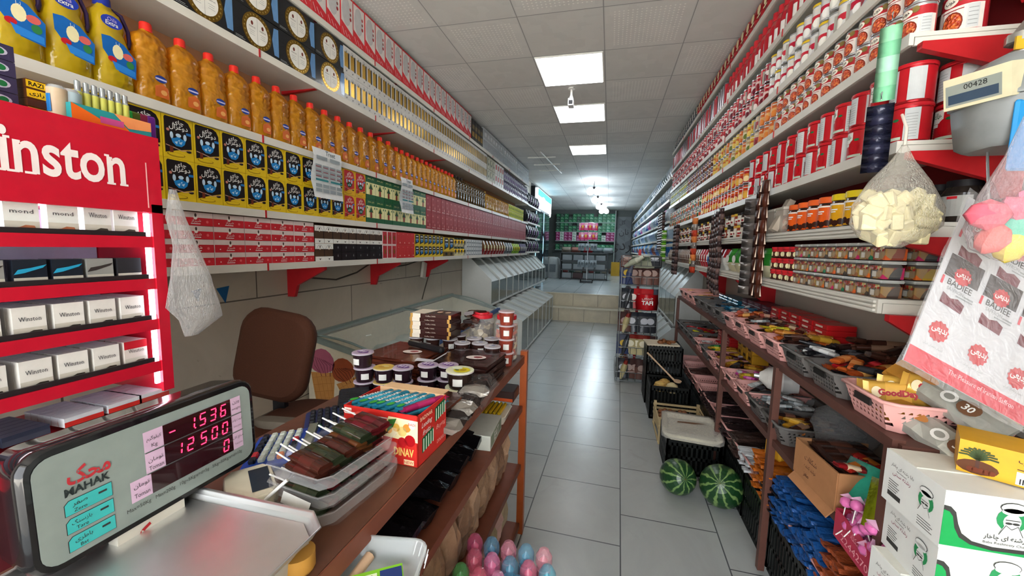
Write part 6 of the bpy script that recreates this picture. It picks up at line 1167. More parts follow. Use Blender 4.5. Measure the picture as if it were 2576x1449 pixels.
def pouch_print(x, y, w, h):
    b.rect(FP, x, y+h*.55, w, h*.45, db_, 2); burst(x+w*.5, y+h*.66, w*.26, 3); b.rect(FP, x-.002, y+h*.36, .006, h*.17, rs, 2)
    b.text(FP, 'BADIEE', x+w*.52, y+h*.4, h*.12, kt, 2, w=w*.72, bold=.01).text(FP, 'SAFFRON', x+w*.45, y+h*.3, h*.07, GRY, 2, w=w*.5).rect(FP, x+w*.72, y+h*.3, w*.28, h*.03, GRY, 2).rect(FP, x+w*.5, y+h*.25, w*.5, h*.025, GRY, 2)
    b.poly(FP, [(x+w*.15, y+h*.02), (x+w*.8, y-h*.02), (x+w*.82, y+h*.16), (x+w*.6, y+h*.22), (x+w*.4, y+h*.17), (x+w*.15, y+h*.23)], mat('6b2433', .4), 2)
for cx, oy in ((.012, 0), (.115, .0), (.218, 0)):
    for r in range(2): pouch_print(cx, .165+.125*r+oy, .088, .125)
for k in range(3): burst(.05+.105*k, .10-.004*k, .026, 3); b.text(FP, fa('اعتبار زعفران ایران'), .05+.105*k, .058, .007, GRY, 2, w=.05)
b.build('print', t)
b = MB(); n, m_ = 8, 8; V = [FP.p(-.02+(SW+.03)*i/n, -.02+(SH+.03)*j/m_, .006+.008*abs(sin(i*2.1+j*1.3))) for j in range(m_+1) for i in range(n+1)]
b.add(V, [(j*(n+1)+i, j*(n+1)+i+1, (j+1)*(n+1)+i+1, (j+1)*(n+1)+i) for j in range(m_) for i in range(n)], film('f2f2f4', .1, .06, 14), True); b.build('clear_film', t)
MB().tube([T_-B_+Vector((.05, .02, 0)), T_-B_+Vector((.09, .1, .14)), T_-B_+Vector((.12, .2, .24))], .003, SIL, 5).build('hanging_wire', t)
# bag of cheese cubes hung from the shelf corner
t = empty('cheese_bag', (.79, 1.375, 1.80), radians(14)); tag(t, 'clear plastic bag of pale yellow cubes hanging from the right shelf corner', 'bag')
MB().loft(bag_loft([(0, 0, 0, .006, .006), (-.04, 0, 0, .03, .015), (-.1, .0, 0, .085, .035), (-.17, 0, 0, .128, .05), (-.22, .0, 0, .125, .052), (-.255, -.005, 0, .09, .045), (-.285, -.01, 0, .03, .02)], 18, amp=.05), film('efe9dc', .25, .18, 22)).build('bag_body', t)
MB().tube([(0, 0, 0), (.01, .01, .05), (.03, .05, .1)], .004, film('efe9dc', .5), 6).build('twisted_neck', t)
cu = proto(MB().rbox((0, 0, 0), (.048, .03, .036), mat('ece2b4', .5), .004).build('cheese_cube')); ca = radians(14)
for k, (x, z) in enumerate([(x*.036, -.14-.034*r) for r, n in ((0, 5), (1, 6), (2, 6), (3, 4)) for x in [i-(n-1)/2 for i in range(n)]]*2):
    o = cu if not cu.get('_used') else dup(cu, (0, 0, 0)); cu['_used'] = 1; y = .018 if k >= 21 else -.014; q = Vector((.79, 1.375, 1.80))+Vector((x*cos(ca)-y*sin(ca), x*sin(ca)+y*cos(ca), z-.01))
    put(o, q+Vector((random.uniform(-.006, .006), 0, random.uniform(-.008, .008))), rot=(random.random()*3, random.random()*3, random.random()*3), sc=.92); tag(o, 'pale yellow cube inside the clear hanging bag', 'cube', 'pale yellow cubes in the hanging bag')
# bag of coloured sponges at the right edge
t = empty('sweets_bag', (.81, 1.05, 1.78), radians(10)); tag(t, 'clear bag of pink, green and yellow pieces hanging at the right edge', 'bag')
MB().loft(bag_loft([(0, 0, 0, .01, .01), (-.08, 0, 0, .035, .02), (-.16, 0, 0, .07, .035), (-.23, 0, 0, .09, .04), (-.27, 0, 0, .08, .035), (-.295, .01, 0, .03, .02)], 16, amp=.06), film('f2e6ea', .2, .15, 22)).build('bag_body', t)
for k, (x, z, c, s) in enumerate(((-.055, -.2, 'e0687a', .04), (-.04, -.25, 'ea7a74', .035), (.0, -.19, 'd8728a', .035), (.02, -.225, '62c8ae', .045), (-.005, -.265, 'e6d25a', .035), (.05, -.26, 'e6c84a', .035), (.05, -.19, 'e07a94', .04), (.065, -.225, '5ac0a4', .035), (.03, -.165, 'f07aa0', .03))):
    a = radians(10); q = MB(); q.lathe([(.001, -s*.8), (s*.7, -s*.5), (s, 0), (s*.7, s*.5), (.001, s*.8)], mat(c, .7, bump=.3), 9); put(tag(q.build('soft_sweet'), '%s soft piece in the hanging bag, %s' % (['rose', 'coral', 'dusty pink', 'mint green', 'yellow', 'golden', 'pink', 'sea green', 'bright pink'][k], 'upper part' if z > -.23 else 'lower part'), 'sweet'), (.81+x*cos(a), 1.05+x*sin(a), 1.78+z), rot=(k, k*2, 0), sc=(1, .6, 1))
# gas meter and pipes
t = empty('gas_meter', (.98, 1.28, 1.875)); tag(t, 'grey gas meter with a cream dial box on the right wall', 'gas meter'); gm = mat('85898a', .4)
b = MB(); b.loft([[(x, y, z) for x, y, _ in sq_ring(w, d, 0, .35)] for z, w, d in ((-.115, .19, .13), (-.105, .215, .15), (-.03, .235, .17), (-.005, .24, .175))], gm); b.build('lower_case', t)
b = MB(); b.loft([[(x, y, z) for x, y, _ in sq_ring(w, d, 0, .35)] for z, w, d in ((-.004, .25, .185), (.004, .25, .185), (.01, .235, .17), (.07, .225, .16), (.1, .17, .12))], gm); b.build('upper_case', t)
b = MB(); b.box((0, 0, 0), (.06, .12, .075), mat('d6cfae', .4)); fr = F((-.0305, 0, 0), (0, -1, 0), (0, 0, 1)); b.rect(fr, -.055, -.03, .1, .05, mat('8f968f', .3), 1).rect(fr, -.05, -.025, .09, .022, mat('3a4a5c', .3), 2).text(fr, '00428', 0, .004, .012, BLK, 2)
o = b.build('dial_box', t); o.location = (-.115, -.03, .03); o.rotation_euler = (radians(0), radians(-12), radians(28))
pm = mat('a5a39c', .35, .6)
MB().lathe([(.03, 0), (.036, .004), (.036, .02), (.024, .024), (.024, .04)], pm, 14, (.06, 0, .095)).tube([(.06, 0, .13), (.06, 0, .19), (.09, .01, .25), (.09, .01, .5)], .022, pm, 10).build('pipe', t)
MB().lathe([(.026, 0), (.026, .015), (.02, .02)], pm, 14, (-.03, 0, .1)).tube([(-.03, 0, .11), (-.03, .0, .15), (-.0, .0, .2), (.05, .02, .23), (.08, .05, .26), (.08, .05, .5)], .024, pm, 10).build('pipe', t)
for a, z in (((-.03, 0), .148), ((.06, 0), .18)): MB().lathe([(.024, -.012), (.031, -.01), (.031, .01), (.024, .012)], pm, 8, (a[0], a[1], z)).build('pipe_collar', t)
MB().tube([(.05, .03, -.11), (.05, .03, -.75)], .014, mat('8b8f90', .4), 10).build('down_pipe', t)
MB().box((-.03, -.02, .13), (.06, .005, .03), mat('c9a02a', .5)).build('yellow_tag', t)
MB().box((.115, .0, .0), (.05, .06, .05), gm).build('wall_mount', t)
q = MB(); q.rbox((0, 0, 0), (.05, .012, .16), mat('2a8ac8', .3), .005); put(tag(q.build('card_pack'), 'blue hanging card at the right edge below the meter', 'card'), (.915, 1.2, 1.775), .1)
sachet_strip('sachet_strip', 'mint green paper strip hanging in front of the right shelves', .78, 1.475, 2.17, 1.955, .05, [mat('8fd0a8', .35), mat('7cc49a', .35), mat('a6dcc0', .35)], 5, rz=-pi/2+1.0, d=.004)
sachet_strip('sachet_strip', 'blue-black coffee sachet strip hanging below the green strip', .775, 1.475, 1.945, 1.745, .062, [mat('3f7fae', .3), mat('22243a', .2, .3, bump=.6), mat('2a2c44', .2, .3), mat('1f2034', .2, .3)][1:], 7, rz=-pi/2+1.0, d=.014)
# ---------------------------------------------------------------- goods on the sales counter
T0 = TZ+.0005
# scale: platter, display head on a pole
t = empty('shop_scale', (-.60, .43, T0)); tag(t, 'electronic shop scale with a steel platter and a red digit display', 'scale')
MB().loft([sq_ring(.26*s, .22*s, z, .2) for z, s in ((0, 1), (.03, 1.02), (.045, .9))], mat('c4c0b4', .4)).build('base', t)
st = mat('eceeef', .42, 1, var=.03)
b = MB(); b.loft([sq_ring(w, d, z, .22) for z, w, d in ((.05, .30, .22), (.052, .33, .25), (.066, .345, .265), (.07, .35, .27), (.067, .352, .272), (.05, .32, .24))], st, False); b.add(sq_ring(.32, .24, .055, .2), [tuple(range(8))], st); o = b.build('platter', t); o.location = (-.015, -.02, .0)
MB().box((-.165, .06, .045), (.05, .07, .08), mat('1c1c1e', .4)).build('pole', t)
b = MB(); b.box((-.132, .03, .052), (.02, .10, .045), mat('d8d4c8', .4)); fr = F((-.1215, .03, .03), (0, 1, 0), (0, 0, 1)); b.text(fr, fa('محک'), 0, .008, .028, mat('b8262c'), 1, bold=.04); b.build('name_plate', t)
hd = empty('display_head'); hd.parent = t; hd.location = (-.722+.60, .488-.43, 1.116-T0); hd.rotation_euler = (0, radians(-2), 0)
t.name = 'shop_scale'
bl = mat('161618', .12, coat=.6)
def rr2(w, h, r): return rr(w, h, r, 5)
P = rr2(.35, .178, .03)
o = MB().loft([[(x, y*s, z*s) for y, z in P] for x, s in ((-.075, .9), (-.07, .96), (-.012, 1), (-.003, .985), (0, .965))], bl).build('display_housing', hd)
g = mat('8b9692', .3); fr = F((.0005, 0, 0), (0, 1, 0), (0, 0, 1)); b = MB(); P = rr2(.325, .155, .022); b.poly(fr, P, g, 1)
dk_ = mat('2a0c12', .15, coat=.6); lb = mat('d3b4cf', .4); tq = mat('3fb5b3', .4); wx, ww = .145, .137
# panel coordinates: y along the face, z up
def row_(y0, z0, z1, yl, yr, l=2): b.rect(fr, yl, z0, yr-yl, z1-z0, lb, l); b.rect(fr, y0, z0, .118-y0+.0, z1-z0, dk_, l+1)
row_(-.005, .026, .060, -.034, .140); row_(-.005, -.010, .0245, -.034, .140); row_(-.028, -.046, -.0115, -.0575, .140)
for z in (.0252, -.0107): b.line(fr, [(-.034, z), (.140, z)], .0012, kt, 6)
for s, y, z, h in ((fa('کیلوگرم'), -.0195, .042, .009), ('Kg', -.0195, .030, .008), (fa('تومان'), -.0195, .006, .009), ('Toman', -.0195, -.006, .007), (fa('تومان'), -.043, -.026, .009), ('Toman', -.043, -.040, .007), (fa('وزن'), .129, .046, .008), ('weight', .129, .034, .006), (fa('قیمت واحد'), .129, .010, .007), ('Unit price', .129, -.002, .005), (fa('مبلغ کل'), .129, -.026, .007), ('Total price', .129, -.038, .005)): b.text(fr, s, y, z, h, kt, 5, w=min(.022, h*3.2) if len(s) > 3 else None)
b.text(fr, 'Max=50Kg   Min=200g   10g~5Kg:e=d=5g   5Kg~50Kg:e=d=10g', .035, -.060, .008, kt, 3, w=.20)
b.text(fr, 'MAHAK', -.107, .012, .012, mat('2c3434'), 3, w=.052, bold=.03).text(fr, fa('محک'), -.104, .026, .025, mat('b8323a'), 3, w=.05, bold=.03)
for k, (a, e) in enumerate((('صفر', 'Zero'), ('بازسنگ', 'Tare'), ('باطری', 'Bat'))):
    z = -.016-.0265*k; b.poly(fr, [(-.135, z), (-.08, z), (-.08, z+.022), (-.13, z+.022), (-.135, z+.017)], kt, 2); b.poly(fr, [(-.1343, z+.0007), (-.0807, z+.0007), (-.0807, z+.0213), (-.1297, z+.0213), (-.1343, z+.0166)], tq, 3); b.text(fr, fa(a), -.118, z+.010, .008, kt, 4).text(fr, e, -.118, z+.003, .005, kt, 4).rect(fr, -.097, z+.012, .010, .003, kt, 4)
b.build('face_plate', hd)
led = emit('ff2346', 5); SEG = {'0': 'abcdef', '1': 'bc', '2': 'abged', '3': 'abgcd', '5': 'afgcd', '6': 'afgedc', '-': 'g'}
def digit(ch, y, z, w=.0095, h=.021):
    k = .0019; sl = lambda yy, zz: (yy+(zz-z)*.12, zz); S = {'a': [(y, z+h), (y+w, z+h)], 'g': [(y, z+h/2), (y+w, z+h/2)], 'd': [(y, z), (y+w, z)], 'f': [(y, z+h/2+k), (y, z+h-k)], 'e': [(y, z+k), (y, z+h/2-k)], 'b': [(y+w, z+h/2+k), (y+w, z+h-k)], 'c': [(y+w, z+k), (y+w, z+h/2-k)]}
    for q in SEG[ch]: b.line(fr, [sl(*p) for p in S[q]], k, led, 5)
b = MB()
for s, z in (('- 1536', .033), ('12500 ', -.003), ('     0', -.039)):
    if s == '12500 ': ys = dict(zip(range(5), (.008, .029, .050, .071, .092)))
    for k, ch in enumerate(s):
        if ch == ' ': continue
        y = (.003, 0, .036, .056, .076, .096)[k] if z > 0 else ((.011, .031, .055, .076, .097)[k] if s[0] == '1' else .097)
        digit(ch, y, z)
b.ell(fr, .0475, .033, .0013, .0013, led, 5, 8); b.build('red_digits', hd)
# lollipop trays
clr = film('f4f4f6', .05, .05); wrap = film('f4f2f0', .05, .06, 30)
LAV = [proto(candy(.105, .032, .02, mat(a, .12, coat=.8), mat(c, .12, coat=.8)).build('fruit_leather_lollipop')) for a, c in (('3a1a12', '45201a'), ('22291a', '2c3322'), ('4a1216', '60161e'), ('5a341a', '45201a'))]
for o in LAV:
    o['_used'] = 0; MB().tube([(-.04, 0, 0), (-.1, 0, .004)], .0019, WHT, 6).build('stick', o)
AR = radians(-8)
for q in range(3):
    z = T0+.001+.036*q; t = empty('clear_tray', (-.545, .695, z), AR); tag(t, 'clear plastic tray of fruit leather lollipops, %s of the stack on the counter' % LEV[3][q], 'tray')
    R = [sq_ring(.155*s, .215*s2, zz, .2) for zz, s, s2 in ((.001, .9, .93), (.03, 1, 1), (.031, 1.06, 1.05), (.033, 1.06, 1.05))]
    b = MB(); b.loft(R, clr, caps=False); b.add(R[0], [tuple(range(8))], clr); b.build('tray_wall', t)
    b = MB(); R = [sq_ring(.155*s, .215*s, zz, .2) for zz, s in ((.0, .95), (.02, 1.05), (.036, 1.03))]; R = [[(x+random.uniform(-.004, .004), y+random.uniform(-.004, .004), zz+random.uniform(-.003, .003)) for x, y, zz in r] for r in R]; b.loft(R, wrap, caps=False)
    if q < 2: b.build('cling_film', t)
    if q == 1: MB().poly(F((0, -.113, 0), (1, 0, 0), (0, 0, 1)), [(-.03, .0), (.04, -.004), (.05, .02), (-.02, .026)], WHT, 1).build('paper_label', t)
    lay = [(0, 3, 3, 1)] if q < 2 else []
    for i in range(7 if q < 2 else 0):
        for k in range(1):
            g = LAV[(1, 2, 1, 2, 1, 2, 2)[i]]; o = g if not g.get('_used') else dup(g, (0, 0, 0)); g['_used'] = 1
            lx, ly = .0, -.082+.027*i; put(o, (-.545+lx*cos(AR)-ly*sin(AR), .695+lx*sin(AR)+ly*cos(AR), z+.018), AR); tag(o, 'wrapped green or red fruit leather lollipop in the %s tray' % LEV[3][q], 'lollipop', 'fruit leather lollipops in the %s tray' % LEV[3][q])
z = T0+.001+.072
for i, (ly, kinds, n) in enumerate(((-.075, (0, 0), 2), (-.045, (0, 1), 2), (-.012, (1, 0), 2), (.02, (0, 3, 1), 3), (.05, (3, 1, 2), 3), (.08, (2, 0, 2), 3))):
    for k in range(n):
        g = LAV[kinds[k % len(kinds)]]; o = g if not g.get('_used') else dup(g, (0, 0, 0)); g['_used'] = 1; lx = -.005+.008*k
        put(o, (-.545+lx*cos(AR)-ly*sin(AR), .695+lx*sin(AR)+ly*cos(AR)+.006*k, z+.014+.017*k), AR-.12, (random.uniform(-.15, .15), .05, AR-.12)); tag(o, 'dark fruit leather lollipop lying in the open top tray', 'lollipop', 'fruit leather lollipops in the top tray')
# candy box BADINAR
t = empty('candy_box', (-.634, .835, T0), radians(-3)); tag(t, 'red printed candy display box with blue sticks, open on the counter', 'candy box'); rc = mat('c92c26', .35); cb2 = mat('d9b48a', .6)
w, d, h = .21, .15, .128
b = MB(); b.box((w/2, .0015, h/2), (w, .003, h), rc); fr = FR()
b.rect(fr, 0, h*.86, w*.6, h*.02, WHT, 1).poly(fr, [(w*.5, h*.52), (w, h*.48), (w, h*.9), (w*.62, h*.92)], mat('eedfae', .4), 1)
for x, z, r, c in ((.62, .66, .05, 'e8a53a'), (.72, .72, .05, 'e0b050'), (.8, .66, .06, 'e6c87a'), (.86, .74, .05, 'd98a3a'), (.9, .5, .07, 'a8141c'), (.8, .45, .06, 'b01c22')): b.ell(fr, w*x, h*z, w*r, w*r, mat(c, .3), 2)
b.poly(fr, [(w*.6, h*.6), (w*.68, h*.72), (w*.73, h*.9), (w*.62, h*.86)], mat('2f6a2c'), 3).text(fr, 'BADINAR', w*.3, h*.48, h*.2, WHT, 3, w=w*.5, bold=.04).text(fr, 'BADINAR', w*.3, h*.485, h*.17, rc, 4, w=w*.47)
b.ell(fr, w*.22, h*.78, w*.085, h*.14, mat('d8564a'), 2).text(fr, fa('بادینار'), w*.22, h*.72, h*.1, WHT, 4, w=w*.14).text(fr, fa('رنگینک'), w*.42, h*.82, h*.07, WHT, 2).rect(fr, w*.01, h*.84, w*.1, h*.12, mat('f2e6d8'), 1).text(fr, 'NEW', w*.06, h*.87, h*.06, rc, 3).ell(fr, w*.93, h*.82, w*.045, h*.09, mat('f2d8c8'), 3).text(fr, 'BADI', w*.93, h*.8, h*.05, rc, 4)
b.text(fr, 'DINAV', w*.82, h*.18, h*.16, mat('f0c06a'), 2, w=w*.26, bold=.03).rect(fr, w*.82, h*.02, w*.13, h*.1, mat('f2d8a8'), 1).text(fr, 'NEW', w*.885, h*.04, h*.06, rc, 2)
b.build('front_panel', t)
b = MB(); b.box((w-.0015, d/2, h/2), (.003, d, h), rc); fs = F((w+.0003, 0, 0), (0, 1, 0), (0, 0, 1)); mg = mat('cfe3cf', .4); dg = mat('17663c', .4)
for y, z in ((.02, .2), (.085, .6)):
    b.poly(fs, [(y, h*z), (y+.055, h*(z+.08)), (y+.055, h*(z+.36)), (y, h*(z+.3))], dg, 1); [b.poly(fs, [(y+.004+.012*k, h*(z+.02)+.001*k), (y+.009+.012*k, h*(z+.02)+.001*k), (y+.009+.012*k, h*(z+.28)+.001*k), (y+.004+.012*k, h*(z+.28)+.001*k)], mg, 2) for k in range(5)]
b.text(fs, 'BADINAR', .04, h*.86, .010, mat('f6d8b8'), 2, w=.06).text(fs, 'Leading', .04, h*.68, .016, WHT, 2, w=.05, slant=.3).text(fs, 'fruits', .04, h*.55, .013, WHT, 2, slant=.3).text(fs, 'Buying', .115, h*.4, .016, mat('f6a8a0'), 2, w=.05, slant=.3).text(fs, 'DINARIC', .12, h*.12, .010, mat('f6a8a0'), 2, w=.05)
b.build('side_panel', t); MB().box((.0015, d/2, h/2), (.003, d-.006, h), rc).build('side_panel', t); MB().box((w/2, d-.0015, h/2), (w-.006, .003, h), cb2).build('back_panel', t); MB().box((w/2, d/2, .002), (w-.006, d-.006, .004), cb2).build('bottom', t)
MB().box((w/2, d+.02, h-.002), (w*.9, .04, .002), cb2).build('top_flap', t)
bs = candy(.15, .02, .014, mat('1f7f9a', .15, .3, coat=.6), mat('2f9fba', .15, .3, coat=.6)); fr = F((0, 0, .0075), (1, 0, 0), (0, 1, 0)); bs.text(fr, 'BADINAR', .0, -.005, .011, WHT, 1, w=.07, bold=.02).ell(fr, -.05, 0, .012, .007, mat('3aa03a'), 2); g = proto(bs.build('candy_stick'))
b2 = candy(.15, .02, .014, mat('a01f5a', .2, .2), mat('b8306a', .2, .2)); g2 = proto(b2.build('candy_stick'))
for k in range(14):
    q = g2 if k in (0, 13) else g; o = q if not q.get('_used') else dup(q, (0, 0, 0)); q['_used'] = 1; r = k//7; i = k % 7
    put(o, (-.634+.026+.026*i, .918, T0+h-.02+.013*r), rot=(.0, .0, radians(62+4*(i % 3)))); tag(o, '%s candy stick lying in the open red candy box' % ('magenta' if q is g2 else 'blue'), 'candy stick', '%s candy sticks in the red box' % ('magenta' if q is g2 else 'blue'))
MB()
# card reader, pen, calculators
t = empty('card_reader', (-.675, .60, T0), radians(-38)); tag(t, 'worn cream card payment terminal between the scale and the blue calculator', 'card reader'); cr = mat('cfc9b4', .5, var=.2, scale=14)
MB().loft([sq_ring(.13*s, .085*s2, z, .3) for z, s, s2 in ((0, .55, .6), (.018, .9, .9), (.03, 1, 1), (.052, 1, 1), (.056, .95, .94))], cr).build('housing', t)
b = MB(); fr = F((0, 0, .0565), (1, 0, 0), (0, 1, 0)); b.rect(fr, -.045, .0, .09, .035, mat('2c3440', .15), 1); b.build('screen', t)
b = MB(); f4 = F((0, -.0432, .03), (1, 0, 0), (0, 0, 1)); b.rect(f4, -.05, .002, .075, .016, mat('b5ae97'), 1).rect(f4, -.045, .006, .05, .002, kt, 2).rect(f4, -.045, .011, .04, .002, kt, 2).ell(f4, .045, .0, .006, .004, kt, 2); b.build('printed_label', t)
b = MB(); b.tube([(0, 0, 0), (.075, .045, .075)], .0035, mat('d8d8d4', .3), 8); put(tag(b.build('pen'), 'thin white pen leaning on the card terminal', 'pen'), (-.655, .55, T0+.004))
b = MB(); b.tube([(0, 0, 0), (.03, -.02, .006), (.05, -.05, .006)], .004, mat('2a7aa8', .4), 6); put(tag(b.build('cable'), 'short blue cable end lying before the card terminal', 'cable'), (-.64, .545, T0+.002))
def calculator(name, lab, loc, rz, w, d, shell, kcols, tilt=.25):
    t = empty(name, loc, rot=(radians(5), 0, rz)); tag(t, lab, 'calculator'); sm = mat(shell, .35)
    MB().loft([sq_ring(w*s, d*s, z, .12) for z, s in ((0, .95), (.006, 1), (.018, 1), (.022, .97))], sm).build('case', t)
    MB().box((0, d*.40, .028), (w*.9, d*.14, .014), mat('6d7568', .2)).build('display', t)
    b = MB(); nx, ny = 6, 5
    for j in range(ny):
        for i in range(nx):
            c = kcols[(j, i)] if (j, i) in kcols else kcols['d']
            k = MB(); k.rbox((-w*.42+w*.84*(i+.5)/nx, -d*.42+d*.66*(j+.5)/ny, .026), (w*.11, d*.095, .012), mat(c, .4), .003); k.build('key', t)
    return t
pc, ok_, bk2, rk = 'c3cfc6', 'd9712a', '1e2230', 'b82a34'
kc = {'d': pc}; [kc.__setitem__((0, i), bk2) for i in range(6)]; kc[(0, 4)] = rk; kc[(4, 2)] = rk; kc[(4, 3)] = bk2; kc[(4, 4)] = bk2; kc[(3, 5)] = ok_; kc[(4, 5)] = 'aeb6dc'
calculator('calculator', 'bright blue desk calculator with pale green keys on the counter', (-.775, .79, T0), radians(-58), .17, .15, '2348a8', kc)
kc = {'d': '1b2028'}; kc[(0, 5)] = '2f7a66'; kc[(1, 5)] = '2f7a66'; kc[(4, 4)] = '7a5a6a'
calculator('calculator', 'dark keyed grey calculator behind the blue one', (-.77, .965, T0), radians(-52), .17, .15, '2c3a6a', kc)
b = MB(); b.box((0, 0, .015), (.14, .1, .03), mat('1b1c22', .3)); [b.box((-.055+.012*k, 0, .034), (.008, .09, .008), mat('23242a', .4)) for k in range(10)]; put(tag(b.build('receipt_printer'), 'black ribbed device behind the calculators at the counter edge', 'device'), (-.80, 1.11, T0), radians(-55))
t = empty('clear_tray', (-.665, .87, T0), radians(-60)); tag(t, 'empty ribbed clear tray beside the calculators', 'tray'); MB().loft([sq_ring(.14*s, .06*s, z, .2) for z, s in ((.001, .9), (.02, 1), (.022, 1.06))], clr, caps=False).build('tray_wall', t)
# fruit-paste cups
def cup(r, h, fill_, lidc, deco=None, seg=18):
    b = MB(); b.lathe([(r*.78, 0), (r*.8, .002), (r*.95, h*.9)], mat(fill_, .18, coat=.7), seg, mats=None, caps=True)
    b.lathe([(r*.96, h*.9), (r*1.04, h*.9), (r*1.04, h*.95), (r*.97, h*.97)], film('e6e0e6', .55, .1), seg, caps=False)
    o = b.build('paste_cup'); l = MB(); l.lathe([(r*1.03, h*.955), (r*1.03, h*.985), (r*.93, h), (.001, h)], mat(lidc, .25, coat=.5), seg)
    ft = F((0, 0, h+.0003), (1, 0, 0), (0, 1, 0))
    if deco: [l.ell(ft, x*r, y*r, a*r, b_*r, mat(c, .4), 1+k, 10) for k, (x, y, a, b_, c) in enumerate(deco)]
    l.build('lid', o); MB().rect(CY(r*.93, (0, 0, 0), .25), -r*.35, h*.25, r*.7, h*.4, mat('d8d8d4', .5), 2).build('paper_label', o); return o
LID1 = [(0, 0, .72, .45, '6a3f8a'), (-.4, .0, .1, .3, 'e6e0ee'), (-.05, .0, .1, .32, 'e6e0ee'), (.35, .0, .1, .3, 'e6e0ee')]
LID2 = [(0, 0, .9, .9, 'cfa94a'), (.1, .1, .4, .2, 'e6d89a'), (-.2, -.2, .3, .2, 'b88a2a')]
LID3 = [(.2, -.1, .62, .62, 'd8c81e'), (-.3, .2, .4, .3, 'd8e0c8'), (.3, -.1, .25, .3, 'b89a1a'), (-.1, -.3, .2, .1, '3a5a3a')]
CU = [proto(cup(.036, .052, '2a1a22', 'b9a8be', LID1)), proto(cup(.036, .052, '2a1a22', 'd8c47a', LID2)), proto(cup(.046, .06, '2c1f1a', 'd6d8b8', LID3)), proto(cup(.035, .055, '3a2420', 'b9b6bc', [(0, 0, .5, .4, 'c8ccd4'), (.1, .1, .3, .2, '5a6a9a')]))]
zc = T0
cups = [(0, -.825, 1.20, 3, 'purple-lidded'), (1, -.758, 1.215, 2, 'yellow-lidded'), (0, -.695, 1.235, 2, 'purple-lidded'), (0, -.625, 1.29, 2, 'purple-lidded'), (0, -.555, 1.31, 2, 'purple-lidded'), (2, -.475, 1.22, 2, 'large yellow-lidded'), (3, -.86, 1.66, 2, 'white-lidded'), (3, -.78, 1.66, 2, 'white-lidded'), (3, -.70, 1.67, 2, 'white-lidded'), (3, -.62, 1.62, 2, 'white-lidded'), (3, -.545, 1.64, 2, 'white-lidded'), (3, -.475, 1.60, 2, 'white-lidded'), (3, -.60, 1.72, 2, 'white-lidded'), (3, -.52, 1.74, 2, 'white-lidded'), (3, -.69, 1.76, 2, 'white-lidded')]
for q, (kd, x, y, n, nm) in enumerate(cups):
    for k in range(n):
        g = CU[kd]; o = g if not g.get('_used') else dup(g, (0, 0, 0)); g['_used'] = 1; hh = .0605 if kd == 2 else (.0555 if kd == 3 else .0525)
        put(o, (x+.004*(k % 2), y-.003*k, zc+hh*k), random.uniform(-.5, .5)); tag(o, '%s fruit paste cup, %s of its stack, %s' % (nm, 'bottom' if k == 0 else 'top' if k == n-1 else 'middle', 'front row on the counter' if q < 6 else 'rear group on the counter'), 'cup', '%s cups %s, %s layer' % (nm, 'in the front row' if q < 6 else 'in the rear group', 'bottom' if k == 0 else 'upper'))
sp_ = proto(cup(.036, .062, '8a3a2c', 'c2a8ae')); 
for k in range(4):
    o = sp_ if k == 0 else dup(sp_, (0, 0, 0)); sp_['_used'] = 1; put(o, (-.437, 1.70, T0+.0625*k)); tag(o, 'cup of red spice, %s in the tall stack by the counter edge' % LEV[4][k], 'cup')
# fruit leather sheets in piles
def leather(nm, lab, loc, w, d, n, c, rz=0, paper=True):
    z = 0
    for k in range(n):
        b = MB(); wj, dj = w*random.uniform(.96, 1.0), d*random.uniform(.96, 1); hh = .011
        V = [[(x*wj/2+random.uniform(-.003, .003), y*dj/2+random.uniform(-.003, .003), zz) for x, y in ((-1, -1), (-.5, -1.01), (0, -1), (.5, -1.01), (1, -1), (1, 0), (1, 1), (0, 1), (-1, 1), (-1, 0))] for zz in (0, hh*.5, hh)]
        b.loft(V, mat(c, .25, coat=.6, bump=.5, scale=25), smooth=False); put(tag(b.build('fruit_leather'), '%s fruit leather sheet %s' % (nm, lab), 'fruit leather', '%s fruit leather sheets %s' % (nm, lab)), (loc[0]+random.uniform(-.004, .004), loc[1]+random.uniform(-.004, .004), loc[2]+.012*k), rz+random.uniform(-.04, .04))
    z = .012*n+loc[2]
    if paper: b = MB(); b.ell(F((0, 0, 0), (1, 0, 0), (0, 1, 0)), 0, 0, .04, .026, mat('dcd0cc', .4), 2, 20).ell(F((0, 0, 0), (1, 0, 0), (0, 1, 0)), .008, 0, .018, .012, mat('8a2a34', .4), 3, 14); put(tag(b.build('paper_label'), 'round label on %s fruit leather %s' % (nm, lab), 'label'), (loc[0]+w*.12, loc[1]-d*.05, z+.001), .2)
    return z
leather('reddish brown', 'at the back left of the counter', (-.80, 1.46, T0), .26, .24, 8, '5a2a1c', radians(-6))
leather('dark brown', 'at the right edge of the counter', (-.52, 1.46, T0), .22, .22, 8, '2e1714', radians(-4))
leather('long brown', 'behind the red candy box', (-.56, 1.085, T0), .27, .13, 6, '472317', radians(-8), False)
for k in range(4):
    b = MB(); fr = F((0, 0, 0), (1, 0, 0), (0, 1, 0)); b.box((0, 0, .001), (.026, .03, .002), WHT).rect(F((0, 0, .0022), (1, 0, 0), (0, 1, 0)), -.009, -.012, .018, .006, kt, 1).rect(F((0, 0, .0022), (1, 0, 0), (0, 1, 0)), -.009, .002, .012, .006, kt, 1); put(tag(b.build('paper_label'), 'small white printed label on the long brown sheets behind the candy box', 'label', 'printed labels on the long brown sheets'), (-.575+.014*k, 1.045+.027*k, T0+.073+.0005*k), radians(-12))
b = MB(); b.rbox((0, 0, .012), (.03, .21, .022), mat('1d1d1f', .35), .008); put(tag(b.build('remote_control'), 'slim black remote lying on the reddish brown sheets', 'remote control'), (-.735, 1.50, T0+.098), radians(68))
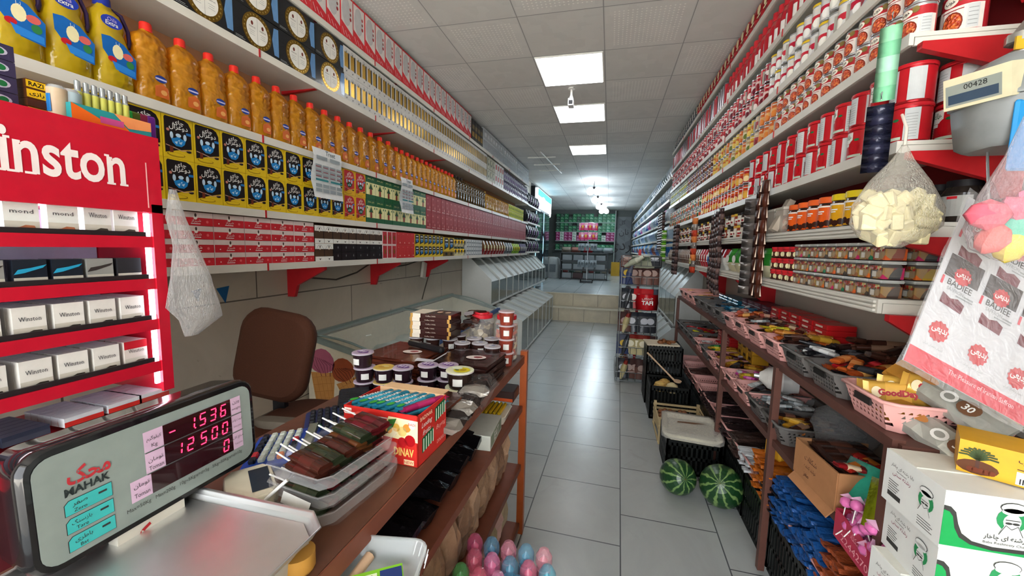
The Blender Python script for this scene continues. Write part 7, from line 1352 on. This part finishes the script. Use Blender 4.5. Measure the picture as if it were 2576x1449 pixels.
b = MB(); b.add([(0, -.02, 0), (.07, -.03, .0), (.12, -.02, .03), (.15, -.01, .075), (.15, .02, .075), (.12, .01, .03), (.07, .0, .0), (0, .02, 0)], [(0, 1, 6, 7), (1, 2, 5, 6), (2, 3, 4, 5)], mat('c9c8d0', .3)); put(tag(b.build('paper_slip'), 'curled white paper slip between the two sheet piles', 'paper'), (-.70, 1.345, T0+.10), .2)
# chocolate boxes stack
for k in range(6):
    b = MB(); b.box((0, 0, .0095), (.2, .12, .018), mat('3a1f1c', .25, coat=.4)); fr = F((0, -.0603, 0), (1, 0, 0), (0, 0, 1)); b.rect(fr, -.1, 0, .05, .0185, mat('e6dccb', .4), 1).rect(fr, -.1, 0, .012, .0185, mat('d8a85a', .3, .4), 2).rect(fr, .088, 0, .012, .0185, mat('d8a85a', .3, .4), 2).text(fr, 'Coffee 100%', .0, .006, .0055, mat('e0d0c0'), 2, w=.05, res=1)
    ft = F((0, 0, .0187), (1, 0, 0), (0, 1, 0)); b.rect(ft, -.1, -.06, .05, .12, mat('e6dccb', .4), 1); b.poly(ft, [(-.05, -.06), (-.03, -.06), (-.01, .06), (-.05, .06)], mat('e6dccb', .4), 1); [b.ell(ft, x, 0, .013, .02, mat('c9a890', .4), 2) for x in (.02, .06)]
    put(tag(b.build('chocolate_box'), 'dark chocolate box with cream end, %s in the stack on the rear cups' % ('bottom', 'second', 'third', 'fourth', 'fifth', 'topmost')[k], 'chocolate box'), (-.775+.003*(k % 2), 1.685, T0+.1125+.0187*k), radians(-3+2*(k % 2)))
for k in range(8):
    o = drop('brown', -.66+.02*(k % 3), 1.80+.012*k, T0+.155+.016*(k % 4), radians(80+8*k), 'on the rear cups of the counter', .2, 1.3)
# lidded jars
def big_jar(lab, x, y, r, h, mix, lidc, z0=0):
    t = empty('candy_jar', (x, y, T0+z0)); tag(t, lab, 'jar')
    MB().lathe([(r*.9, 0), (r, .01), (r, h*.82), (r*.85, h*.9), (r*.78, h*.93)], film('e8e8ea', .16, .05), 22).build('glass_body', t); MB().lathe([(r*.86, .004), (r*.95, .012), (r*.95, h*.78), (.001, h*.8)], mix, 20).build('contents', t)
    MB().lathe([(r*.84, h*.9), (r*.86, h*.92), (r*.86, h*.99), (r*.6, h), (r*.58, h*1.03), (.001, h*1.03)], mat(lidc, .35), 22).build('lid', t)
big_jar('clear jar of mixed nuts and candies with a red lid at the counter end', -.462, 1.80, .055, .215, confetti(['c8502a', 'd8c8a0', '3a3a2a', 'c9702a', 'e0d8c8', '8a3a24'], 55, .3, .8), 'c42430')
big_jar('red-lidded jar behind the rear cups', -.60, 1.845, .062, .205, confetti(['8a7a5a', 'b8a88a', '5a4a34'], 50), 'c42430')
t = MB(); t.loft([[(x+random.uniform(-.012, .012), y, z+random.uniform(-.012, .012)) for x, z in ((0, .0), (.015, -.03), (.03, -.06), (.012, -.085))] for y in [0, .04, .08, .12, .17, .22]], wrap, caps=False, closed=False); put(tag(t.build('plastic_wrap'), 'loose crinkled plastic wrap hanging off the counter edge', 'plastic wrap'), (-.42, 1.2, T0+.06))
for k in range(3):
    q = crisp(.2, .1, .05, mat('2e2624', .15, bump=.6), mat('8a847c', .15, .3, bump=.6), .006); put(tag(q.build('wrapped_pack'), 'dark pack in crinkled film beside the candy box, %s from the front' % ORD[k], 'pack'), (-.425+.004*k, 1.06+.09*k, T0+.03+.02*k), rot=(0, 0, pi/2+.1*k))
# tub with wafer packet, wooden lid, bubble bottles
c = MB().box((0, 0, .42), (.12, .17, .84), mat('5a3d30', .6)); put(tag(c.build('wooden_stand'), 'narrow brown stand before the counter carrying the clear tub', 'stand'), (-.365, .56, 0))
t = empty('clear_tub', (-.375, .56, .845), radians(10)); tag(t, 'clear frosted plastic tub with green packet at the bottom edge', 'tub')
P_ = lambda w, d, z: [(x, y, z) for x, y in rr(w, d, .03, 4)]
tubm = film('dfe6e8', .35, .2); b = MB(); b.loft([P_(.13, .13, .0), P_(.15, .15, .07), P_(.16, .16, .074), P_(.162, .162, .082), P_(.152, .152, .083)], tubm, caps=False); b.add(P_(.13, .13, .001), [tuple(range(20))], tubm); b.build('tub_wall', t)
b = MB(); [b.tube([P_(.166, .166, .074)[k], P_(.155, .155, .05)[k]], .0012, mat('e8eef0', .3), 4) for k in range(20)]; b.build('rim_ribs', t)
b = MB(); b.box((0, 0, 0), (.12, .07, .012), mat('7ab82a', .3)); fr = F((0, 0, .0063), (1, 0, 0), (0, 1, 0)); b.text(fr, 'WAFER', .0, -.03, .022, mat('d82a2a'), 2, w=.1, bold=.05).rect(fr, -.055, .004, .07, .024, mat('d6e0c0'), 1).rect(fr, .02, .0, .038, .03, mat('23346a'), 1).rect(fr, -.05, .008, .03, .014, kt, 2); [b.rect(fr, -.015+.004*k, .007, .002, .018, kt, 2) for k in range(6)]
put(tag(b.build('wafer_packet'), 'green wafer packet inside the clear tub', 'packet'), (-.38, .555, .885), rot=(radians(15), 0, radians(35)))
b = MB(); b.tube([(0, 0, 0), (.01, .1, .02)], .01, mat('c9a88a', .5), 8); put(tag(b.build('roll'), 'beige rolled paper inside the clear tub', 'roll'), (-.43, .52, .875))
b = MB(); b.lathe([(.024, 0), (.026, .004), (.026, .03), (.001, .032)], mat('b5843a', .5), 18); put(tag(b.build('wooden_disc'), 'round tan wooden disc at the near counter corner', 'disc'), (-.472, .50, T0), 0)
c = MB().box((0, 0, .2325), (.26, .34, .465), mat('8a8078', .6)); put(tag(c.build('cardboard_box'), 'grey box standing before the counter under the bubble bottles', 'box'), (-.275, .99, 0))
for k, (x, y, cc, nm) in enumerate([(-.372+.056*i+.02*(j % 2), 1.12-.062*j, c_, n_) for j, rw_ in enumerate(((('d8608a', 'pink'), ('5f9ac0', 'blue'), ('e89ab0', 'rose'), ('7ab8d8', 'sky blue'), ('f0a8b8', 'light pink')), (('e0708a', 'coral'), ('f08ab8', 'bright pink'), ('68a8c8', 'blue'), ('e87a9a', 'pink'), ('5ab0c8', 'turquoise')), (('5aa860', 'green'), ('e8708a', 'coral'), ('e89ac0', 'pink'), ('58a8d0', 'sky blue'), ('e86a80', 'red-pink')), (('68b070', 'green'), ('e0608a', 'pink'), ('e8a0b8', 'rose'), ('6ab0d8', 'blue'), ('60b8c0', 'turquoise')))) for i, (c_, n_) in enumerate(rw_)]):
    b = MB(); b.lathe([(.015, 0), (.016, .03), (.012, .034)], mat(cc, .3), 12, caps=True); o = b.build('toy_bottle'); put(tag(o, '%s egg-topped toy bottle, %s row from the back at the bottom edge' % (nm, ORD[k//5]), 'toy bottle', 'egg-topped toy bottles'), (x-.005, y, .466), 0, sc=1.4)
    MB().lathe([(.014, .032), (.0185, .045), (.018, .06), (.011, .073), (.001, .077)], film(cc, .35, .1), 14).build('clear_egg_cap', o); MB().lathe([(.006, .034), (.009, .05), (.001, .06)], mat(cc, .4), 10).build('inner_figure', o)
# goods on the open shelves of the counter
for k in range(10):
    q = crisp(.30, .11, .06, mat('141216', .15, .2, bump=.5), mat('2a272c', .12, .3, bump=.7), .006); q.text(F((.06, 0, .031), (0, 1, 0), (-1, 0, 0)), 'CHIVAN', 0, 0, .02, mat('b8b8bc'), 1) if k % 4 == 1 else None
    put(tag(q.build('black_pack'), 'shiny black bag on the upper counter shelf', 'bag', 'shiny black bags on the upper counter shelf'), (-.60, .62+.085*k, .735+.012*(k % 2)), rot=(random.uniform(-.2, .2), 0, random.uniform(-.15, .15)))
b = MB(); b.box((0, 0, .03), (.1, .2, .06), mat('c9cdc4', .4)); b.rect(F((.0503, 0, 0), (0, 1, 0), (0, 0, 1)), -.09, .01, .18, .045, mat('8a9a84'), 1).text(F((.0505, 0, 0), (0, 1, 0), (0, 0, 1)), 'EAT', 0, .015, .035, WHT, 2, bold=.03); put(tag(b.build('carton'), 'white and grey-green carton on the upper counter shelf', 'carton'), (-.47, 1.50, .701), radians(3))
b = MB(); b.rbox((0, 0, .03), (.14, .16, .06), mat('b81e22', .3), .01).rbox((.02, .02, .072), (.09, .1, .022), mat('1f3f7a', .3), .006); put(tag(b.build('packet'), 'red packet with a blue top beside the white carton', 'packet'), (-.60, 1.49, .701))
b = MB(); b.loft([sq_ring(.16*s, .16*s, z, .2) for z, s in ((0, .9), (.035, 1), (.038, 1.05), (.036, .95))], mat('ddd8c8', .4)); o = b.build('white_tray'); [MB().rbox((-.05+.02*k, 0, .045), (.014, .13, .016), mat('d2b01e', .4), .004).build('yellow_bar', o) for k in range(6)]; put(tag(o, 'white tray of yellow bars on the upper counter shelf', 'tray'), (-.50, 1.70, .701))
b = MB(); b.rbox((0, 0, .03), (.15, .12, .05), mat('3a2a28', .3), .006).rect(F((0, -.0603, 0), (1, 0, 0), (0, 0, 1)), -.07, .008, .14, .015, mat('b84a1e'), 1); put(tag(b.build('packet'), 'dark packet with an orange edge at the far end of the upper counter shelf', 'packet'), (-.48, 1.80, .76))
for lv, z0, cc, nm, lab in ((0, .392, ('9a7a60', 'b8967a', '8a6a54', 'a8866c'), 'crinkled brown', 'middle'), (1, .072, ('c8a098', 'b8a88a', 'd8b0a8', 'a89878'), 'pale pink and beige', 'lowest')):
    for r in range(2):
        for k in range(12):
            c = cc[(k*3+r) % 4]; q = MB(); R = []
            for j in range(7):
                zz = .19*j/6; s = sin(pi*(.15+.7*j/6)); R.append([(.045*s*cos(2*pi*i/9)*random.uniform(.7, 1.25), .06*s*sin(2*pi*i/9)*random.uniform(.75, 1.2), zz+random.uniform(-.007, .007)) for i in range(9)])
            q.loft(R, mat(c, .4, bump=.9, scale=45), smooth=False); put(tag(q.build('snack_bag'), '%s bag on the %s shelf of the counter, %s row' % (nm, lab, ('front', 'rear')[r]), 'snack bag', '%s bags on the %s counter shelf, %s row' % (nm, lab, ('front', 'rear')[r])), (-.475-.1*r, .55+.112*k, z0+.006), random.uniform(-.3, .3), sc=(1, 1, 1.15 if lv == 0 else 1.1))
for o in PROTO:
    if not o.get('_used', 0):
        for c in list(o.children): bpy.data.objects.remove(c)
        bpy.data.objects.remove(o)
for o in SC.objects:
    for k in ('_used', '_what', '_r'):
        if k in o.keys(): del o[k]
